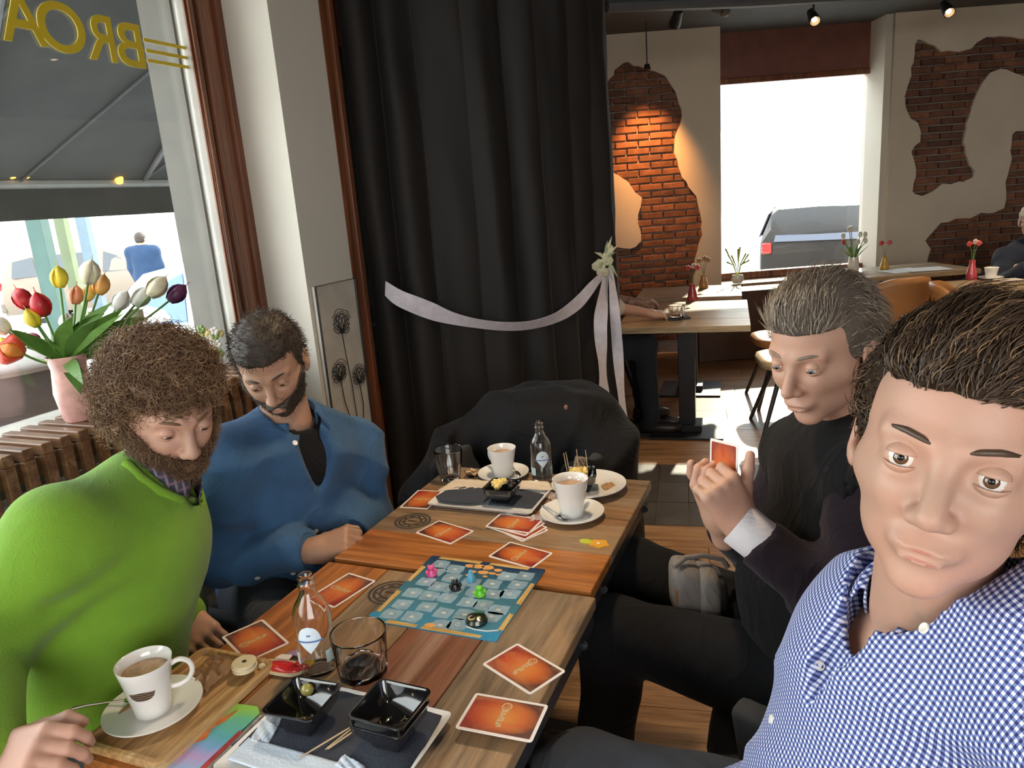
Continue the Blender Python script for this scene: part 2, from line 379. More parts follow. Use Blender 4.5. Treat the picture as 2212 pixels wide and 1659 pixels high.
# left window wall (yawed like the tables) -----------------------
RT = Matrix(((NX.x, AX.x, 0, 0), (NX.y, AX.y, 0, 0), (0, 0, 1, 0), (0, 0, 0, 1)))     # local x = N, y = A
SZ = .955
AG = 2.203                                        # right end of the glass
mb = MB()
aB = -2.95
mb.box((NW-.1, (aB+AG)/2, (SZ-.3)/2), (.2, AG-aB, SZ+.3), RT)                      # below the sill
mb.box((NW-.1, (aB+AG)/2, 2.75), (.2, AG-aB, .5), RT)                             # above the glass
mb.box((NW-.1, 2.60, 1.35), (.2, .78, 3.3), RT)                                       # stone beside the window
mb.box((NW-.1, 6.6, 1.35), (.2, 7.2, 3.3), RT)
wall_left = struct('wall_left', mb, plain('grey_render', (.42, .40, .36), .8))
struct('trim_5', MB().box((NW-.125, AG+.006, 1.75), (.148, .02, 1.6), RT), plain('pale_jamb', (.13, .12, .105), .7))['label'] = 'pale outer jamb seen through the window glass'
# pillar between window and door
pil = MB().box(((NW-1.83)/2, (2.383+2.70)/2, 1.4), (abs(NW+1.83), 2.70-2.383, 2.8), RT)
struct('wall_pillar', pil, m_white)
# moulded brown window post
mb = MB()
for a0, a1, n1 in ((0, .008, .01), (.008, .030, .022), (.030, .040, .014), (.040, .060, .030), (.060, .068, .018), (.068, .125, .020), (.125, .135, .034), (.135, .18, .018)):
    a0, a1 = a0+AG, a1+AG
    mb.box((NW+n1/2, (a0+a1)/2, 1.4), (n1, a1-a0, 2.8), RT)
win2 = struct('window_2', mb, m_jamb, bevel=.003)
MB().box((NW-.06, (aB+AG)/2, SZ+.0), (.12, AG-aB, .03), RT).build('sill', plain('sill_stone', (.5, .46, .4), .4), win2)
MB().box((NW-.02, (aB+AG)/2, 2.49), (.07, AG-aB, .06), RT).build('head_rail', m_jamb, win2)
MB().box((NW-.03, (aB+AG)/2, (SZ+2.5)/2), (.006, AG-aB, 2.5-SZ), RT).build('pane', m_pane, win2)
# window lettering (mirrored, read from the street) --------------
m_yel = plain('yellow_film', (.75, .56, .035), .5, var=.05)
def on_win(x, y, n=NW-.024):
    d = ray(x, y); t_ = (n)/d.dot(NX); p = Vector((0, 0, CZ))+d*t_; return p.dot(AX), p.z
def letter(ch, x0, y0, x1, y1, wdt=1.0):
    a0, zb = on_win((x0+x1)/2, y1); a1, ztp = on_win((x0+x1)/2, y0)
    aL, _ = on_win(x0, (y0+y1)/2); aR, _ = on_win(x1, (y0+y1)/2)
    cu = bpy.data.curves.new('letter', 'FONT'); cu.body = ch; cu.size = 1; cu.extrude = .01; cu.offset = .012
    to = bpy.data.objects.new('tmp', cu); COL.objects.link(to); dg = bpy.context.evaluated_depsgraph_get()
    me = bpy.data.meshes.new_from_object(to.evaluated_get(dg)); bpy.data.objects.remove(to)
    xs = [v_.co.x for v_ in me.vertices]; ys = [v_.co.y for v_ in me.vertices]
    for v_ in me.vertices:
        fx = (v_.co.x-min(xs))/(max(xs)-min(xs)); fz = (v_.co.y-min(ys))/(max(ys)-min(ys)); yy = v_.co.z/.01*.0008
        v_.co = Vector((NW-.0252+yy, aR+(aL-aR)*fx, zb+(ztp-zb)*fz))
    me.transform(RT); me.materials.clear(); me.name = 'letter'; return link_mesh('letter', me, m_yel, win2)
letter('A', -2, -22, 92, 92); letter('O', 83, 5, 182, 113); letter('R', 186, 32, 246, 130); letter('B', 253, 50, 308, 143)
for (xa, ya), (xb, yb) in (((310, 83), (402, 106)), ((315, 106), (408, 128)), ((318, 128), (412, 148))):
    a0, z0 = on_win(xa, ya); a1, z1 = on_win(xb, yb); zc = (z0+z1)/2
    MB().box((NW-.0245, (a0+a1)/2, zc), (.001, abs(a1-a0), .011), RT).build('stripe', m_yel, win2)
# door beyond the pillar ------------------------------------------
mb = MB()
mb.box((-1.855, 2.735, 1.4), (.05, .065, 2.8), RT).box((-1.87, 2.775, 1.4), (.1, .03, 2.8), RT)
mb.box((-1.92, 3.22, 2.34), (.06, .9, .3), RT).box((-1.92, 3.22, .35), (.05, .9, .7), RT).box((-1.9, 3.7, 1.4), (.1, .09, 2.8), RT)
door = struct('door_1', mb, m_jamb, bevel=.004)
MB().box((-1.94, 3.22, 1.45), (.012, .9, 1.5), RT).build('pane', m_pane, door)
MB().box((-1.99, 3.22, 1.4), (.02, 1.0, 2.8), RT).build('back_panel', plain('grey_panel', (.34, .32, .30), .6), door)
MB().tube([AN(2.84, -1.90, 1.0), AN(2.84, -1.84, 1.0), AN(2.94, -1.84, 1.0)], .009).build('handle', m_dark, door)
# radiator cover ---------------------------------------------------
m_slat = wood('slat_wood', (.12, .05, .022), (.22, .105, .05), (.34, .19, .10), .42, sx=2, sy=18, coat=.2)
radc = empty('radiator_cover', AN(.9, -1.9, 0), -YT, 'dark wooden slatted radiator cover under the left window, behind the man in green', 'radiator cover')
k = 0
a = -.35
while a < 2.18:
    if True:
        o = MB().box((-.035, 0, .97), (.232, .030, .03)).build('slat', m_slat, radc, bevel=.003); o.location = (0, a-.9, 0)
        o = MB().box((.072, 0, .48), (.022, .030, .95)).build('slat', m_slat, radc, bevel=.003); o.location = (0, a-.9, 0)
    a += .0525
MB().box((.052, .02, .925), (.018, 2.5, .05)).box((-.10, .02, .935), (.018, 2.5, .03)).box((.052, .02, .05), (.018, 2.5, .05)).build('rail', m_slat, radc)
MB().box((-.04, .02, .45), (.1, 2.2, .75)).build('radiator_core', plain('radiator_grey', (.55, .54, .5), .5), radc)
# wire-flower picture on the pillar ---------------------------------
pic = empty('wall_picture', AN(2.541, -1.83, 0), -YT, 'narrow pale panel with black wire outlined poppies on the pillar', 'picture')
u0, z0 = 2.335, 0; 
zt_p = 1.228; zb_p = .53
PW = .278
MB().box((.012, 0, (zt_p+zb_p)/2), (.012, PW, zt_p-zb_p)).build('backing', plain('panel_pale', (.60, .56, .49), .7), pic)
fr = [(.024, -PW/2, zb_p), (.024, PW/2, zb_p), (.024, PW/2, zt_p), (.024, -PW/2, zt_p)]
MB().tube(fr, .004, 6, closed=True).build('frame', m_dark, pic)
def poppy(cy, cz, s, tilt):
    mb = MB()
    for j in range(9):
        a = tilt+(j-4)*.33; pts = []
        for q in range(13):
            tt = q/12; ww = math.sin(math.pi*tt)*.2; L = s*(1-.25*abs(j-4)/4)
            r0 = L*math.sin(math.pi*tt/1.0) if False else 0
            ang = a+(tt-.5)*.75; rr = L*math.sin(math.pi*min(1, max(0, tt)))**.55
            pts.append((.03+.006*math.sin(5*tt+j), cy+rr*math.sin(ang), cz-.02*s/.06+rr*math.cos(ang)))
        mb.tube(pts, .0016, 5)
    for j in range(4):
        rr = s*(.45+.15*j); mb.tube([(.034, cy+rr*math.sin(tilt+x_), cz+rr*math.cos(tilt+x_)+rnd.uniform(-.004, .004)) for x_ in np.linspace(-1.1, 1.1, 10)], .0013, 5)
    return mb
zz = lambda y: zt_p-(y-616)/(920-616)*.65
for cy, py, s, tl in ((-.01, 700, .08, .15), (-.06, 790, .070, -.1), (.07, 812, .068, .1)):
    fl = poppy(cy, zz(py), s, tl).build('flower', m_dark, pic)
    MB().tube([(.028, cy, zz(py)-.01), (.028, cy+.01, zz(py)-.12), (.028, cy*.5+.02, zz(py)-.25), (.028, cy*.3+.03, zb_p+.02)], .002, 6).build('stem', m_dark, pic)
# curtain ------------------------------------------------------------
def vnoise(x, s=0): return math.sin(x*1.7+s)+.6*math.sin(x*3.1+1.3*s+2)+.35*math.sin(x*6.3+2.1*s+1)
C0 = Vector((-.60, 3.32)); C1 = Vector((.585, 3.86)); dC = (C1-C0).normalized(); nC = Vector((dC.y, -dC.x))
path = []
L = (C1-C0).length; N1 = 420
for i in range(N1+1):
    s_ = i/N1; p = C0.lerp(C1, s_) + nC*(.16*math.sin(math.pi*s_))
    path.append(p)
e = Vector((-.25, .97)).normalized(); pe = path[-1]
for i in range(1, 200): path.append(pe + e*(i/200*1.0)+Vector((.05*math.sin(i/200*3), 0)))
vs, fs = [], []; NZ = 26
for j in range(NZ+1):
    z = .02+(2.79-.02)*j/NZ; h = j/NZ
    for i, p in enumerate(path):
        q = path[min(i+1, len(path)-1)]-path[max(i-1, 0)]; q.normalize(); n = Vector((q.y, -q.x)); s_ = i/N1*L
        ph = s_*38+1.6*math.sin(s_*5.1)+.5*vnoise(s_*7)+.12*vnoise(z*1.2+s_*2)
        amp = (.020+.014*math.sin(s_*9+1))*(1.0+.35*(1-h)); d_ = amp*(abs(math.sin(ph/2))*2-1) + .012*vnoise(s_*6+z*.5)
        d_ += .003*vnoise(z*5+s_*11)
        vs.append((p.x+n.x*d_, p.y+n.y*d_, z))
W_ = len(path)
for j in range(NZ):
    for i in range(W_-1): fs.append((j*W_+i, j*W_+i+1, (j+1)*W_+i+1, (j+1)*W_+i))
m_cur, t, b = nodes('dark_velvet'); b.inputs['Roughness'].default_value = .75
nz = noise(t, coords(t, scale=(2, 2, .5)), 2.5, 4); t.links.new(ramp(t, nz, [(.3, (.0055, .0044, .0038)), (.7, (.013, .0098, .0086))]), b.inputs['Base Color'])
b.inputs['Sheen Weight'].default_value = .10; b.inputs['Sheen Roughness'].default_value = .3; b.inputs['Sheen Tint'].default_value = (.75, .7, .62, 1)
bump(t, b, noise(t, coords(t), 220, 3), .15, .002)
mb = MB(); mb.v = vs; mb.f = fs; curt = mb.build('curtain', m_cur, smooth=180)
so = curt.modifiers.new('s', 'SOLIDIFY'); so.thickness = .004
tag(curt, 'heavy dark brown velvet entrance curtain hanging from the ceiling in deep folds', 'curtain')
rail = MB().tube([(p.x, p.y, 2.775) for p in path[::20]], .012).build('curtain_rail', m_dark); tag(rail, 'dark curved rail carrying the entrance curtain at the ceiling', 'curtain rail')
# satin ribbon swag with flowers
m_rib = plain('white_satin', (.62, .58, .64), .32, var=.1, scale=30, bmp=.25, bscale=25, sheen=.2)
def on_cur(x, y, off=.075):
    best = None
    for i in range(0, N1+1, 4):
        p = path[i]; d = ray(x, y); D = p.y
        q = ond(x, y, D)
        if best is None or abs(q.x-p.x) < best[0]: best = (abs(q.x-p.x), q, i)
    q = best[1]; return Vector((q.x+nC.x*off, q.y+nC.y*off, q.z))
sw = empty('ribbon_swag', on_cur(1290, 590), 0, 'white satin ribbon draped across the dark curtain with hanging ends', 'ribbon')
pp = [(822, 620), (850, 640), (890, 657), (930, 672), (975, 686), (1025, 696), (1075, 701), (1125, 699), (1170, 688), (1205, 671), (1235, 648), (1258, 622), (1278, 600), (1298, 584)]
wds = [.062, .070, .078, .084, .076, .066, .060, .060, .064, .068, .066, .060, .052, .036]
def refine(P_, W_, k=5):
    o_, w_ = [], []; n = len(P_)
    for i in range(n-1):
        a, b, c, d = P_[max(0, i-1)], P_[i], P_[i+1], P_[min(n-1, i+2)]
        for q in range(k): t = q/k; o_.append(.5*((2*b)+(c-a)*t+(2*a-5*b+4*c-d)*t*t+(3*b-a-3*c+d)*t**3)); w_.append(W_[i]+(W_[i+1]-W_[i])*t)
    return o_+[P_[-1]], w_+[W_[-1]]
pts = [on_cur(*q) for q in pp]; pts, wds = refine(pts, wds)
MB().ribbon(pts, [Vector((.15+.35*math.sin(i*.21), -.4+.5*math.sin(i*.13+1), 1)) for i in range(len(pts))], wds, .002).build('swag', m_rib, sw, world=True, smooth=60)
pts = [on_cur(*q) for q in ((1292, 590), (1285, 640), (1280, 700), (1284, 770), (1287, 830), (1290, 875))]
pts, wds = refine(pts, [.035, .080, .066, .060, .066, .058])
MB().ribbon(pts, [Vector((1, .5+.6*math.sin(i*.45), 0)) for i in range(len(pts))], wds).build('ribbon_tail', m_rib, sw, world=True, smooth=60)
pe3 = lambda x, y: ond(x, y, 3.68)
pts = [pe3(x, y) for x, y in ((1318, 575), (1326, 650), (1333, 740), (1340, 830), (1347, 900), (1353, 970))]
pts, wds = refine(pts, [.03, .048, .056, .05, .045, .034])
MB().ribbon(pts, [Vector((1, .2+.6*math.sin(i*.4+1), 0)) for i in range(len(pts))], wds).build('ribbon_tail', m_rib, sw, world=True, smooth=60)
pos = empty('flower_posy', pe3(1305, 560), 0, 'small posy of cream and pale green flowers pinned where the ribbon ends', 'flowers')
m_crm = plain('cream_petal', (.62, .58, .38), .6, var=.2); m_grn = plain('sage_leaf', (.30, .36, .20), .6, var=.2)
for i in range(9):
    c = pe3(1303+rnd.uniform(-16, 16), 562+rnd.uniform(-26, 26)); mb = MB()
    for k in range(7):
        a = k*.9; mb.sphere((c.x+.012*math.cos(a), c.y-.01, c.z+.012*math.sin(a)), (.012, .007, .012), 8, 5)
    mb.sphere((c.x, c.y-.016, c.z), .007, 8, 5); mb.build('blossom', m_crm, pos, world=True, smooth=60)
for i, (x, y) in enumerate(((1322, 510), (1312, 520), (1335, 530), (1330, 545), (1284, 545), (1290, 590), (1300, 600), (1335, 600))):
    a_ = pe3(1306, 560); c = pe3(x, y); MB().tube([a_, a_.lerp(c, .5)+Vector((0, -.02, .01)), c], [.003, .009, .001], 6).build('leaf', m_grn if i % 2 else m_crm, pos, world=True, smooth=60)
# ============================================================ GAME TABLES AND WHAT IS ON THEM
TZ = .75
m_tw1 = wood('weathered_plank', (.10, .065, .038), (.25, .165, .095), (.40, .29, .18), .42, sx=1.6, sy=17, knots=True, patches=(.42, .24, .11), bmp=.3)
m_tw2 = wood('orange_plank', (.20, .065, .014), (.44, .155, .035), (.58, .24, .07), .35, sx=1.4, sy=13, bmp=.18, contrast=(.25, .48, .75))
m_tw3 = wood('russet_plank', (.12, .040, .02), (.27, .10, .05), (.50, .33, .24), .38, sx=1.0, sy=11, contrast=(.32, .52, .74), bmp=.25)
m_tw4 = wood('tawny_plank', (.14, .07, .03), (.33, .17, .075), (.44, .30, .17), .4, sx=1.5, sy=15, patches=(.25, .2, .13), bmp=.3)
def cafe_table(label, a0, a1, n0, n1, planks, along, group='pushed together plank tables'):
    ac, nc = (a0+a1)/2, (n0+n1)/2
    t_ = empty('cafe_table', AN(ac, nc, 0), -YT, label, 'table', group)
    la, ln = a1-a0, n1-n0; edges = planks[0]
    for i in range(len(edges)-1):
        e0, e1 = edges[i], edges[i+1]; wd = e1-e0-.0015
        me = MB().box((0, 0, 0), ((la if along else ln), wd, .024)).mesh('plank', bevel=.0018, seg=1)
        o = link_mesh('plank', me, planks[1][i], t_)
        if along: o.location = ((e0+e1)/2-nc, 0, TZ-.012); o.rotation_euler = (0, 0, math.pi/2)
        else: o.location = (0, (e0+e1)/2-ac, TZ-.012)
    fw = .03
    MB().box((0, la/2-fw/2-.004, TZ-.042), (ln-.01, fw, .034)).box((0, -la/2+fw/2+.004, TZ-.042), (ln-.01, fw, .034)).box((ln/2-fw/2-.004, 0, TZ-.042), (fw, la-.07, .034)).box((-ln/2+fw/2+.004, 0, TZ-.042), (fw, la-.07, .034)).build('frame', m_dark, t_, bevel=.002)
    for s_ in (-.35, .35): MB().lathe([(0, 0), (.008, 0), (.009, .006), (.004, .012), (0, .012)], 10, Matrix.Translation((ln/2-.004, la*s_, TZ-.045)) @ Matrix.Rotation(math.pi/2, 4, 'Y')).build('bolt', m_dark, t_)
    MB().box((0, 0, TZ*.5-.03), (.08, .08, TZ-.09)).build('column', m_dark, t_, bevel=.004)
    MB().prism([(-.21, -.21), (.21, -.21), (.21, .21), (-.21, .21)], 0, .014).prism([(-.08, -.08), (.08, -.08), (.08, .08), (-.08, .08)], .012, .035).build('base', m_dark, t_, bevel=.003)
    return t_
tab1 = cafe_table('plank cafe table farther from the camera, with two coffee cups and a dinner plate', 1.246, 1.835, -.988, -.388, ([1.246, 1.402, 1.545, 1.69, 1.835], [m_tw2, m_tw1, m_tw4, m_tw1]), False)
tab2 = cafe_table('plank cafe table nearest the camera, with the game board and black bowls on it', .606, 1.228, -.988, -.373, ([-.988, -.835, -.68, -.53, -.373], [m_tw2, m_tw1, m_tw3, m_tw1]), True)
m_stamp = plain('burnt_mark', (.035, .028, .02), .6, var=.5, scale=60)
for t_, (a, n), rr in ((tab1, (1.462, -.905), .043), (tab2, (1.143, -.777), .045)):
    mb = MB()
    for r_ in (rr, rr*.78, rr*.5): mb.tube([(r_*math.cos(q), r_*math.sin(q)*.98, 0) for q in np.linspace(0, 2*math.pi, 40)[:-1]], rr*.075, 6, closed=True)
    for k in range(9): q = k*.7; mb.box((rr*.62*math.cos(q), rr*.62*math.sin(q), 0), (rr*.26, rr*.09, rr*.1), rz=q*1.7)
    mb.box((0, 0, 0), (rr*.6, rr*.16, rr*.1)); mb.v = [(x, y, z*.06) for x, y, z in mb.v]
    o = mb.build('burnt_stamp', m_stamp, t_, world=True); c = AN(a, n, TZ+.0002)
    o.matrix_parent_inverse = Wm(t_).inverted() @ Matrix.Translation(c) @ Matrix.Rotation(-YT, 4, 'Z')
def rrect(w_, h_, r, n=5):
    p = []
    for cx, cy, a0 in ((w_/2-r, h_/2-r, 0), (-w_/2+r, h_/2-r, 90), (-w_/2+r, -h_/2+r, 180), (w_/2-r, -h_/2+r, 270)):
        for k in range(n+1): a = math.radians(a0+90*k/n); p.append((cx+r*math.cos(a), cy+r*math.sin(a)))
    return p
# cards ------------------------------------------------------------------
m_cw = plain('card_white', (.80, .74, .70), .4, var=.03)
def card_print():
    m, t, b = nodes('card_print'); b.inputs['Roughness'].default_value = .3
    v = coords(t, scale=(1, 1, 1)); sx = t.nodes.new('ShaderNodeSeparateXYZ'); t.links.new(v, sx.inputs[0])
    x2 = math_(t, 'POWER', math_(t, 'ABSOLUTE', math_(t, 'DIVIDE', sx.outputs[0], .056)), 2.2); y2 = math_(t, 'POWER', math_(t, 'ABSOLUTE', math_(t, 'DIVIDE', sx.outputs[1], .037)), 2.2)
    r2 = math_(t, 'ADD', x2, y2); v2 = coords(t, scale=(14, 40, 1), rand=True); n = noise(t, v2, 1, 5, .6, .4)
    base = ramp(t, r2, [(0, (.66, .22, .045)), (.35, (.55, .12, .025)), (.8, (.28, .06, .02)), (1.0, (.10, .03, .025))])
    r3 = ramp(t, math_(t, 'ADD', math_(t, 'MULTIPLY', sx.outputs[0], 14), math_(t, 'MULTIPLY', n, 1.2)), [(.5, 0.0), (1.2, 1.0)])
    c = mx(t, mxf(t, r3, .45), base, (.50, .04, .03)); c = mx(t, ramp(t, n, [(.45, 0.0), (.75, .35)]), c, (.75, .42, .14)); t.links.new(c, b.inputs['Base Color']); return m
def mxf(t, s, k): return math_(t, 'MULTIPLY', s, k)
m_cp = card_print(); m_gold = plain('pale_gold_ink', (.55, .40, .20), .4, var=.2, scale=200)
CLw, CWw = .118, .081
def card_obj(label, group='orange backed game cards', loc=(0, 0, 0), rz=0, emblem=True):
    t_ = empty('game_card', loc, rz, label, 'card', group)
    MB().prism(rrect(CLw, CWw, .005), 0, .0009).build('card_stock', m_cw, t_)
    MB().prism(rrect(CLw-.010, CWw-.010, .001, 2), .0009, .0011).build('back_print', m_cp, t_)
    mb = MB(); z = .0012
    if emblem:   # blurred pale gold title across the short side: a ring and script strokes
        mb.tube([(.0+.007*math.cos(q), -.021+.008*math.sin(q), z) for q in np.linspace(0, 6.28, 16)[:-1]], .0012, 5, closed=True)
        mb.tube([(.0+.0035*math.cos(q), -.021+.004*math.sin(q), z) for q in np.linspace(0, 5, 8)], .0007, 4)
        for k, (yy, am) in enumerate(((-.010, .005), (-.003, .0045), (.005, .0055), (.013, .005), (.020, .0045))):
            mb.tube([(am*math.sin(q*2.2+k), yy+.0035*math.cos(q*1.3+k*1.7), z) for q in np.linspace(0, 4, 9)], .0008, 4)
        mb.tube([(-.006, -.012, z), (.002, -.004, z), (-.003, .004, z), (.005, .014, z), (.0, .024, z)], .0006, 4)
        mb.v = [(x, y, z+(c-z)*.15) for x, y, c in mb.v]
        mb.build('title', m_gold, t_)
    return t_
def quad(px, z):
    P = [onz(x, y, z) for x, y in px]; c = sum(P, Vector())/4
    e1 = (P[1]-P[0]+P[2]-P[3]); e2 = (P[2]-P[1]+P[3]-P[0])
    l = e1 if e1.length > e2.length else e2
    return c, math.atan2(l.y, l.x), e1.length/2, e2.length/2
CARDS = [
 ('face-down game card near the right table edge, in front of the board', [(1037, 1435), (1125, 1390), (1216, 1447), (1148, 1501)], .7512, math.pi),
 ('face-down game card nearest the camera, overlapping the white tray', [(1023, 1497), (1184, 1522), (1152, 1607), (985, 1572)], .7665, math.pi),
 ('face-down game card at the left table edge beside the hand of the man in green', [(479, 1376), (568, 1338), (626, 1391), (531, 1427)], .7512, 0),
 ('face-down game card between the water bottle and the game board', [(756.6, 1236.3), (811.7, 1253.5), (718.6, 1313.2), (663, 1294)], .7512, 0),
 ('face-down game card just behind the far edge of the game board', [(1054.8, 1199.9), (1100.9, 1170.9), (1193, 1195.8), (1151, 1227)], .7512, 0),
 ('face-down game card lying between the black stamp mark and the card stack', [(898.8, 1151), (944.9, 1122.6), (1023.6, 1148.4), (976.1, 1174)], .7512, 0),
 ('face-down game card partly under the far dark napkin tray, beside the denim shirt', [(864, 1095.6), (904.4, 1057), (962, 1061), (922, 1101)], .7512, 0),
]
for lb, px, z, fl in CARDS:
    c, a, *_ = quad(px, z); c.z = z-.0011 if z < .76 else z-.0005
    card_obj(lb, loc=c, rz=a+fl)
# stack of cards
c, a, *_ = quad([(1048, 1137.5), (1080.5, 1110.4), (1174, 1122.6), (1144.3, 1152.4)], .754)
for i in range(4):
    an_ = a-(.42 if i == 0 else .28 if i == 1 else .2 if i == 2 else 0); off = Vector((.006*(3-i)*.6, -.004*(3-i), 0)); off.y -= .012 if i < 2 else 0
    o = card_obj('topmost card of the small stack beside the coffee saucer' if i == 3 else 'card under the topmost one of the small stack beside the coffee saucer', 'small stack of game cards', (c.x+off.x, c.y+off.y, TZ+.0002+i*.00125), an_, i == 3)
# game board ---------------------------------------------------------------
bd = empty('game_board', AN(1.172, -.635, TZ), -YT, 'square teal and blue illustrated game board with plank borders, on the near table', 'game board')
BS = .266
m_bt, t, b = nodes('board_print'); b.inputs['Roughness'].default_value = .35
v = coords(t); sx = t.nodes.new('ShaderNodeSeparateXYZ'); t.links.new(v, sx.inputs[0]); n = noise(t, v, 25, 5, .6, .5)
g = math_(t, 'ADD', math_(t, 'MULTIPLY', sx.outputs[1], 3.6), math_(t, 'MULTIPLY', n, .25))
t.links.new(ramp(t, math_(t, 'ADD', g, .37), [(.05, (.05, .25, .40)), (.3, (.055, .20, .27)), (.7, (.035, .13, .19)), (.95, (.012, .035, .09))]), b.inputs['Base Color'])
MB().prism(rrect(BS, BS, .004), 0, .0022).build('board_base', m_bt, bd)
m_by = wood('board_plank_print', (.45, .22, .05), (.74, .47, .14), (.85, .62, .25), .4, sx=10, sy=120)
hb = BS/2-.006
for side, segs in ((0, ((-.095, -.03), (-.02, .1))), (1, ((-.1, -.045), (-.01, .07))), (2, ((-.1, -.01), (.01, .11))), (3, ((-.085, -.02), (.02, .1)))):
    for s0, s1 in segs:
        o = MB().prism([(s0, -.0055), (s1, -.0045), (s1+.002, .004), (s0+.003, .0055)], .0022, .0026).build('border_plank', m_by, bd)
        o.matrix_parent_inverse = Matrix.Rotation(side*math.pi/2, 4, 'Z') @ Matrix.Translation((0, -hb, 0))
m_cell = plain('stone_tile_print', (.27, .41, .50), .35, var=.2, scale=60, rand=.2); m_sym = plain('pale_symbol_print', (.62, .60, .55), .4, var=.1)
bl = lambda zx, zy: (lambda p: ((p-bd.location).dot(NX), (p-bd.location).dot(AX)))(onz(780+zx/5.267, 1180+zy/5.267, TZ+.002))
cells = [(905, 210), (1070, 265), (1665, 345), (1865, 340), (740, 405), (880, 460), (1495, 430), (1780, 440), (590, 530), (775, 565), (975, 590), (1060, 490), (1250, 412), (1290, 525), (1500, 545), (1690, 545), (475, 660), (750, 690), (940, 760), (1215, 640), (1385, 670), (1565, 725), (345, 770), (575, 805), (1180, 780), (1100, 890), (1030, 360), (860, 290), (900, 900), (1480, 800)]
for i, (zx, zy) in enumerate(cells):
    x, y = bl(zx, zy); s_ = .0172
    poly = [(x+sx_*(s_+rnd.uniform(-.002, .002)), y+sy_*(s_*.92+rnd.uniform(-.002, .002))) for sx_, sy_ in ((-1, -1), (0, -1.12), (1, -1), (1.1, 0), (1, 1), (0, 1.1), (-1, 1), (-1.1, 0))]
    MB().prism(poly, .0022, .0025).build('stone_tile', m_cell, bd)
    mb = MB()
    if i % 5 == 0: mb.tube([(x+.0042*math.cos(q), y+.0042*math.sin(q), .0026) for q in np.linspace(0, 6.28, 14)[:-1]], .0008, 4, closed=True)
    else: mb.prism([(x-.005, y-.002), (x, y-.0035), (x+.005, y-.002), (x+.004, y+.002), (x, y+.004), (x-.004, y+.002)], .0025, .0028)
    mb.build('symbol', m_sym, bd)
m_or = plain('orange_rock_print', (.72, .36, .11), .4, var=.25, scale=80)
for zx, zy, s_ in ((1240, 225, .012), (1340, 230, .014), (1440, 245, .015), (1560, 275, .010), (1390, 300, .013), (1490, 310, .009), (1270, 290, .010), (1410, 345, .006), (1560, 325, .006), (1220, 330, .007), (780, 900, .012)):
    x, y = bl(zx, zy); MB().prism([(x+s_*(.8+.3*rnd.random())*math.cos(q), y+s_*(.5+.25*rnd.random())*math.sin(q)) for q in np.linspace(0, 6.28, 8)[:-1]], .0022, .0027).build('rock', m_or, bd)
m_cy = plain('bright_blue_print', (.03, .28, .50), .35, var=.2, scale=40)
for zx, zy, dx, dy in ((170, 790, .014, .012), (1440, 1010, .024, .013)):
    x, y = bl(zx, zy); MB().prism([(x-dx, y-dy), (x+dx, y-dy), (x+dx*.8, y+dy*.6), (x, y+dy), (x-dx, y+dy*.8)], .0022, .0024).build('corner_water', m_cy, bd)
x, y = bl(1380, 930)
MB().tube([(x-.03, y-.004, .0025), (x-.01, y-.009, .0025), (x+.012, y-.008, .0025), (x+.032, y, .0025)], .0016, 4).build('foam_line', m_sym, bd)
# pawns
def pawn(name, label, px, top, col, kind):
    p = onz(px[0], px[1], TZ+.0025); h = (top[1]-px[1])/-F*p.y*1.02
    m = plain('pawn_'+name, col, .35, var=.05); mb = MB()
    if kind == 'cone': mb.lathe([(0, 0), (.0105, 0), (.0105, .002), (.0075, h*.35), (.005, h*.72), (.003, h*.78), (.0042, h*.88), (.003, h*.97), (0, h)], 20)
    else:
        mb.lathe([(0, 0), (.0095, 0), (.0105, .002), (.009, h*.2), (.0065, h*.45), (.0055, h*.56), (0, h*.62)], 16)
        mb.sphere((0, 0, h*.76), (.0075, .0065, h*.22), 14, 8)
        for s_ in (-1, 1):
            mb.sphere((s_*.0095, -.002, h*.42), (.004, .004, .005), 8, 6)
            if kind == 'ears': mb.tube([(s_*.004, 0, h*.88), (s_*.006, 0, h*1.05)], [.003, .001], 6)
            mb.sphere((s_*.0045, -.004, .003), (.0045, .006, .003), 8, 6)
    o = mb.build('pawn', m, smooth=50); o.location = p; o.rotation_euler = (0, 0, .3); tag(o, label, 'game piece', 'animal pawns on the board'); return o
pawn('pink', 'bright pink pawn at the far left corner of the game board', (933, 1243), (926, 1216), (.80, .10, .30), 'ears')
pawn('blue', 'light blue cone-shaped pawn near the orange rocks of the board', (1018, 1254), (1018, 1227), (.12, .42, .62), 'cone')
pawn('black', 'small black pawn left of the green pawn', (984, 1273), (978, 1248), (.01, .01, .01), 'ears')
pawn('green', 'lime green pawn in the middle of the game board', (1037, 1287), (1037, 1260), (.16, .62, .03), 'body')
o = MB().lathe([(0, 0), (.019, 0), (.021, .004), (.018, .010), (.008, .014), (0, .015)], 24).build('boss_token', plain('black_gloss_token', (.02, .03, .02), .15, coat=.5), smooth=40)
o.location = onz(1030, 1343, TZ+.0026); tag(o, 'domed black and gold token at the near end of the game board', 'game piece')
oo = MB().tube([(.006*math.cos(q)-.008, .006*math.sin(q)-.006, .0125) for q in np.linspace(0, 6.28, 14)[:-1]], .0016, 5, closed=True).sphere((.006, -.008, .0125), .003, 8, 6).build('gold_eye', plain('token_gold', (.62, .45, .18), .3), o)
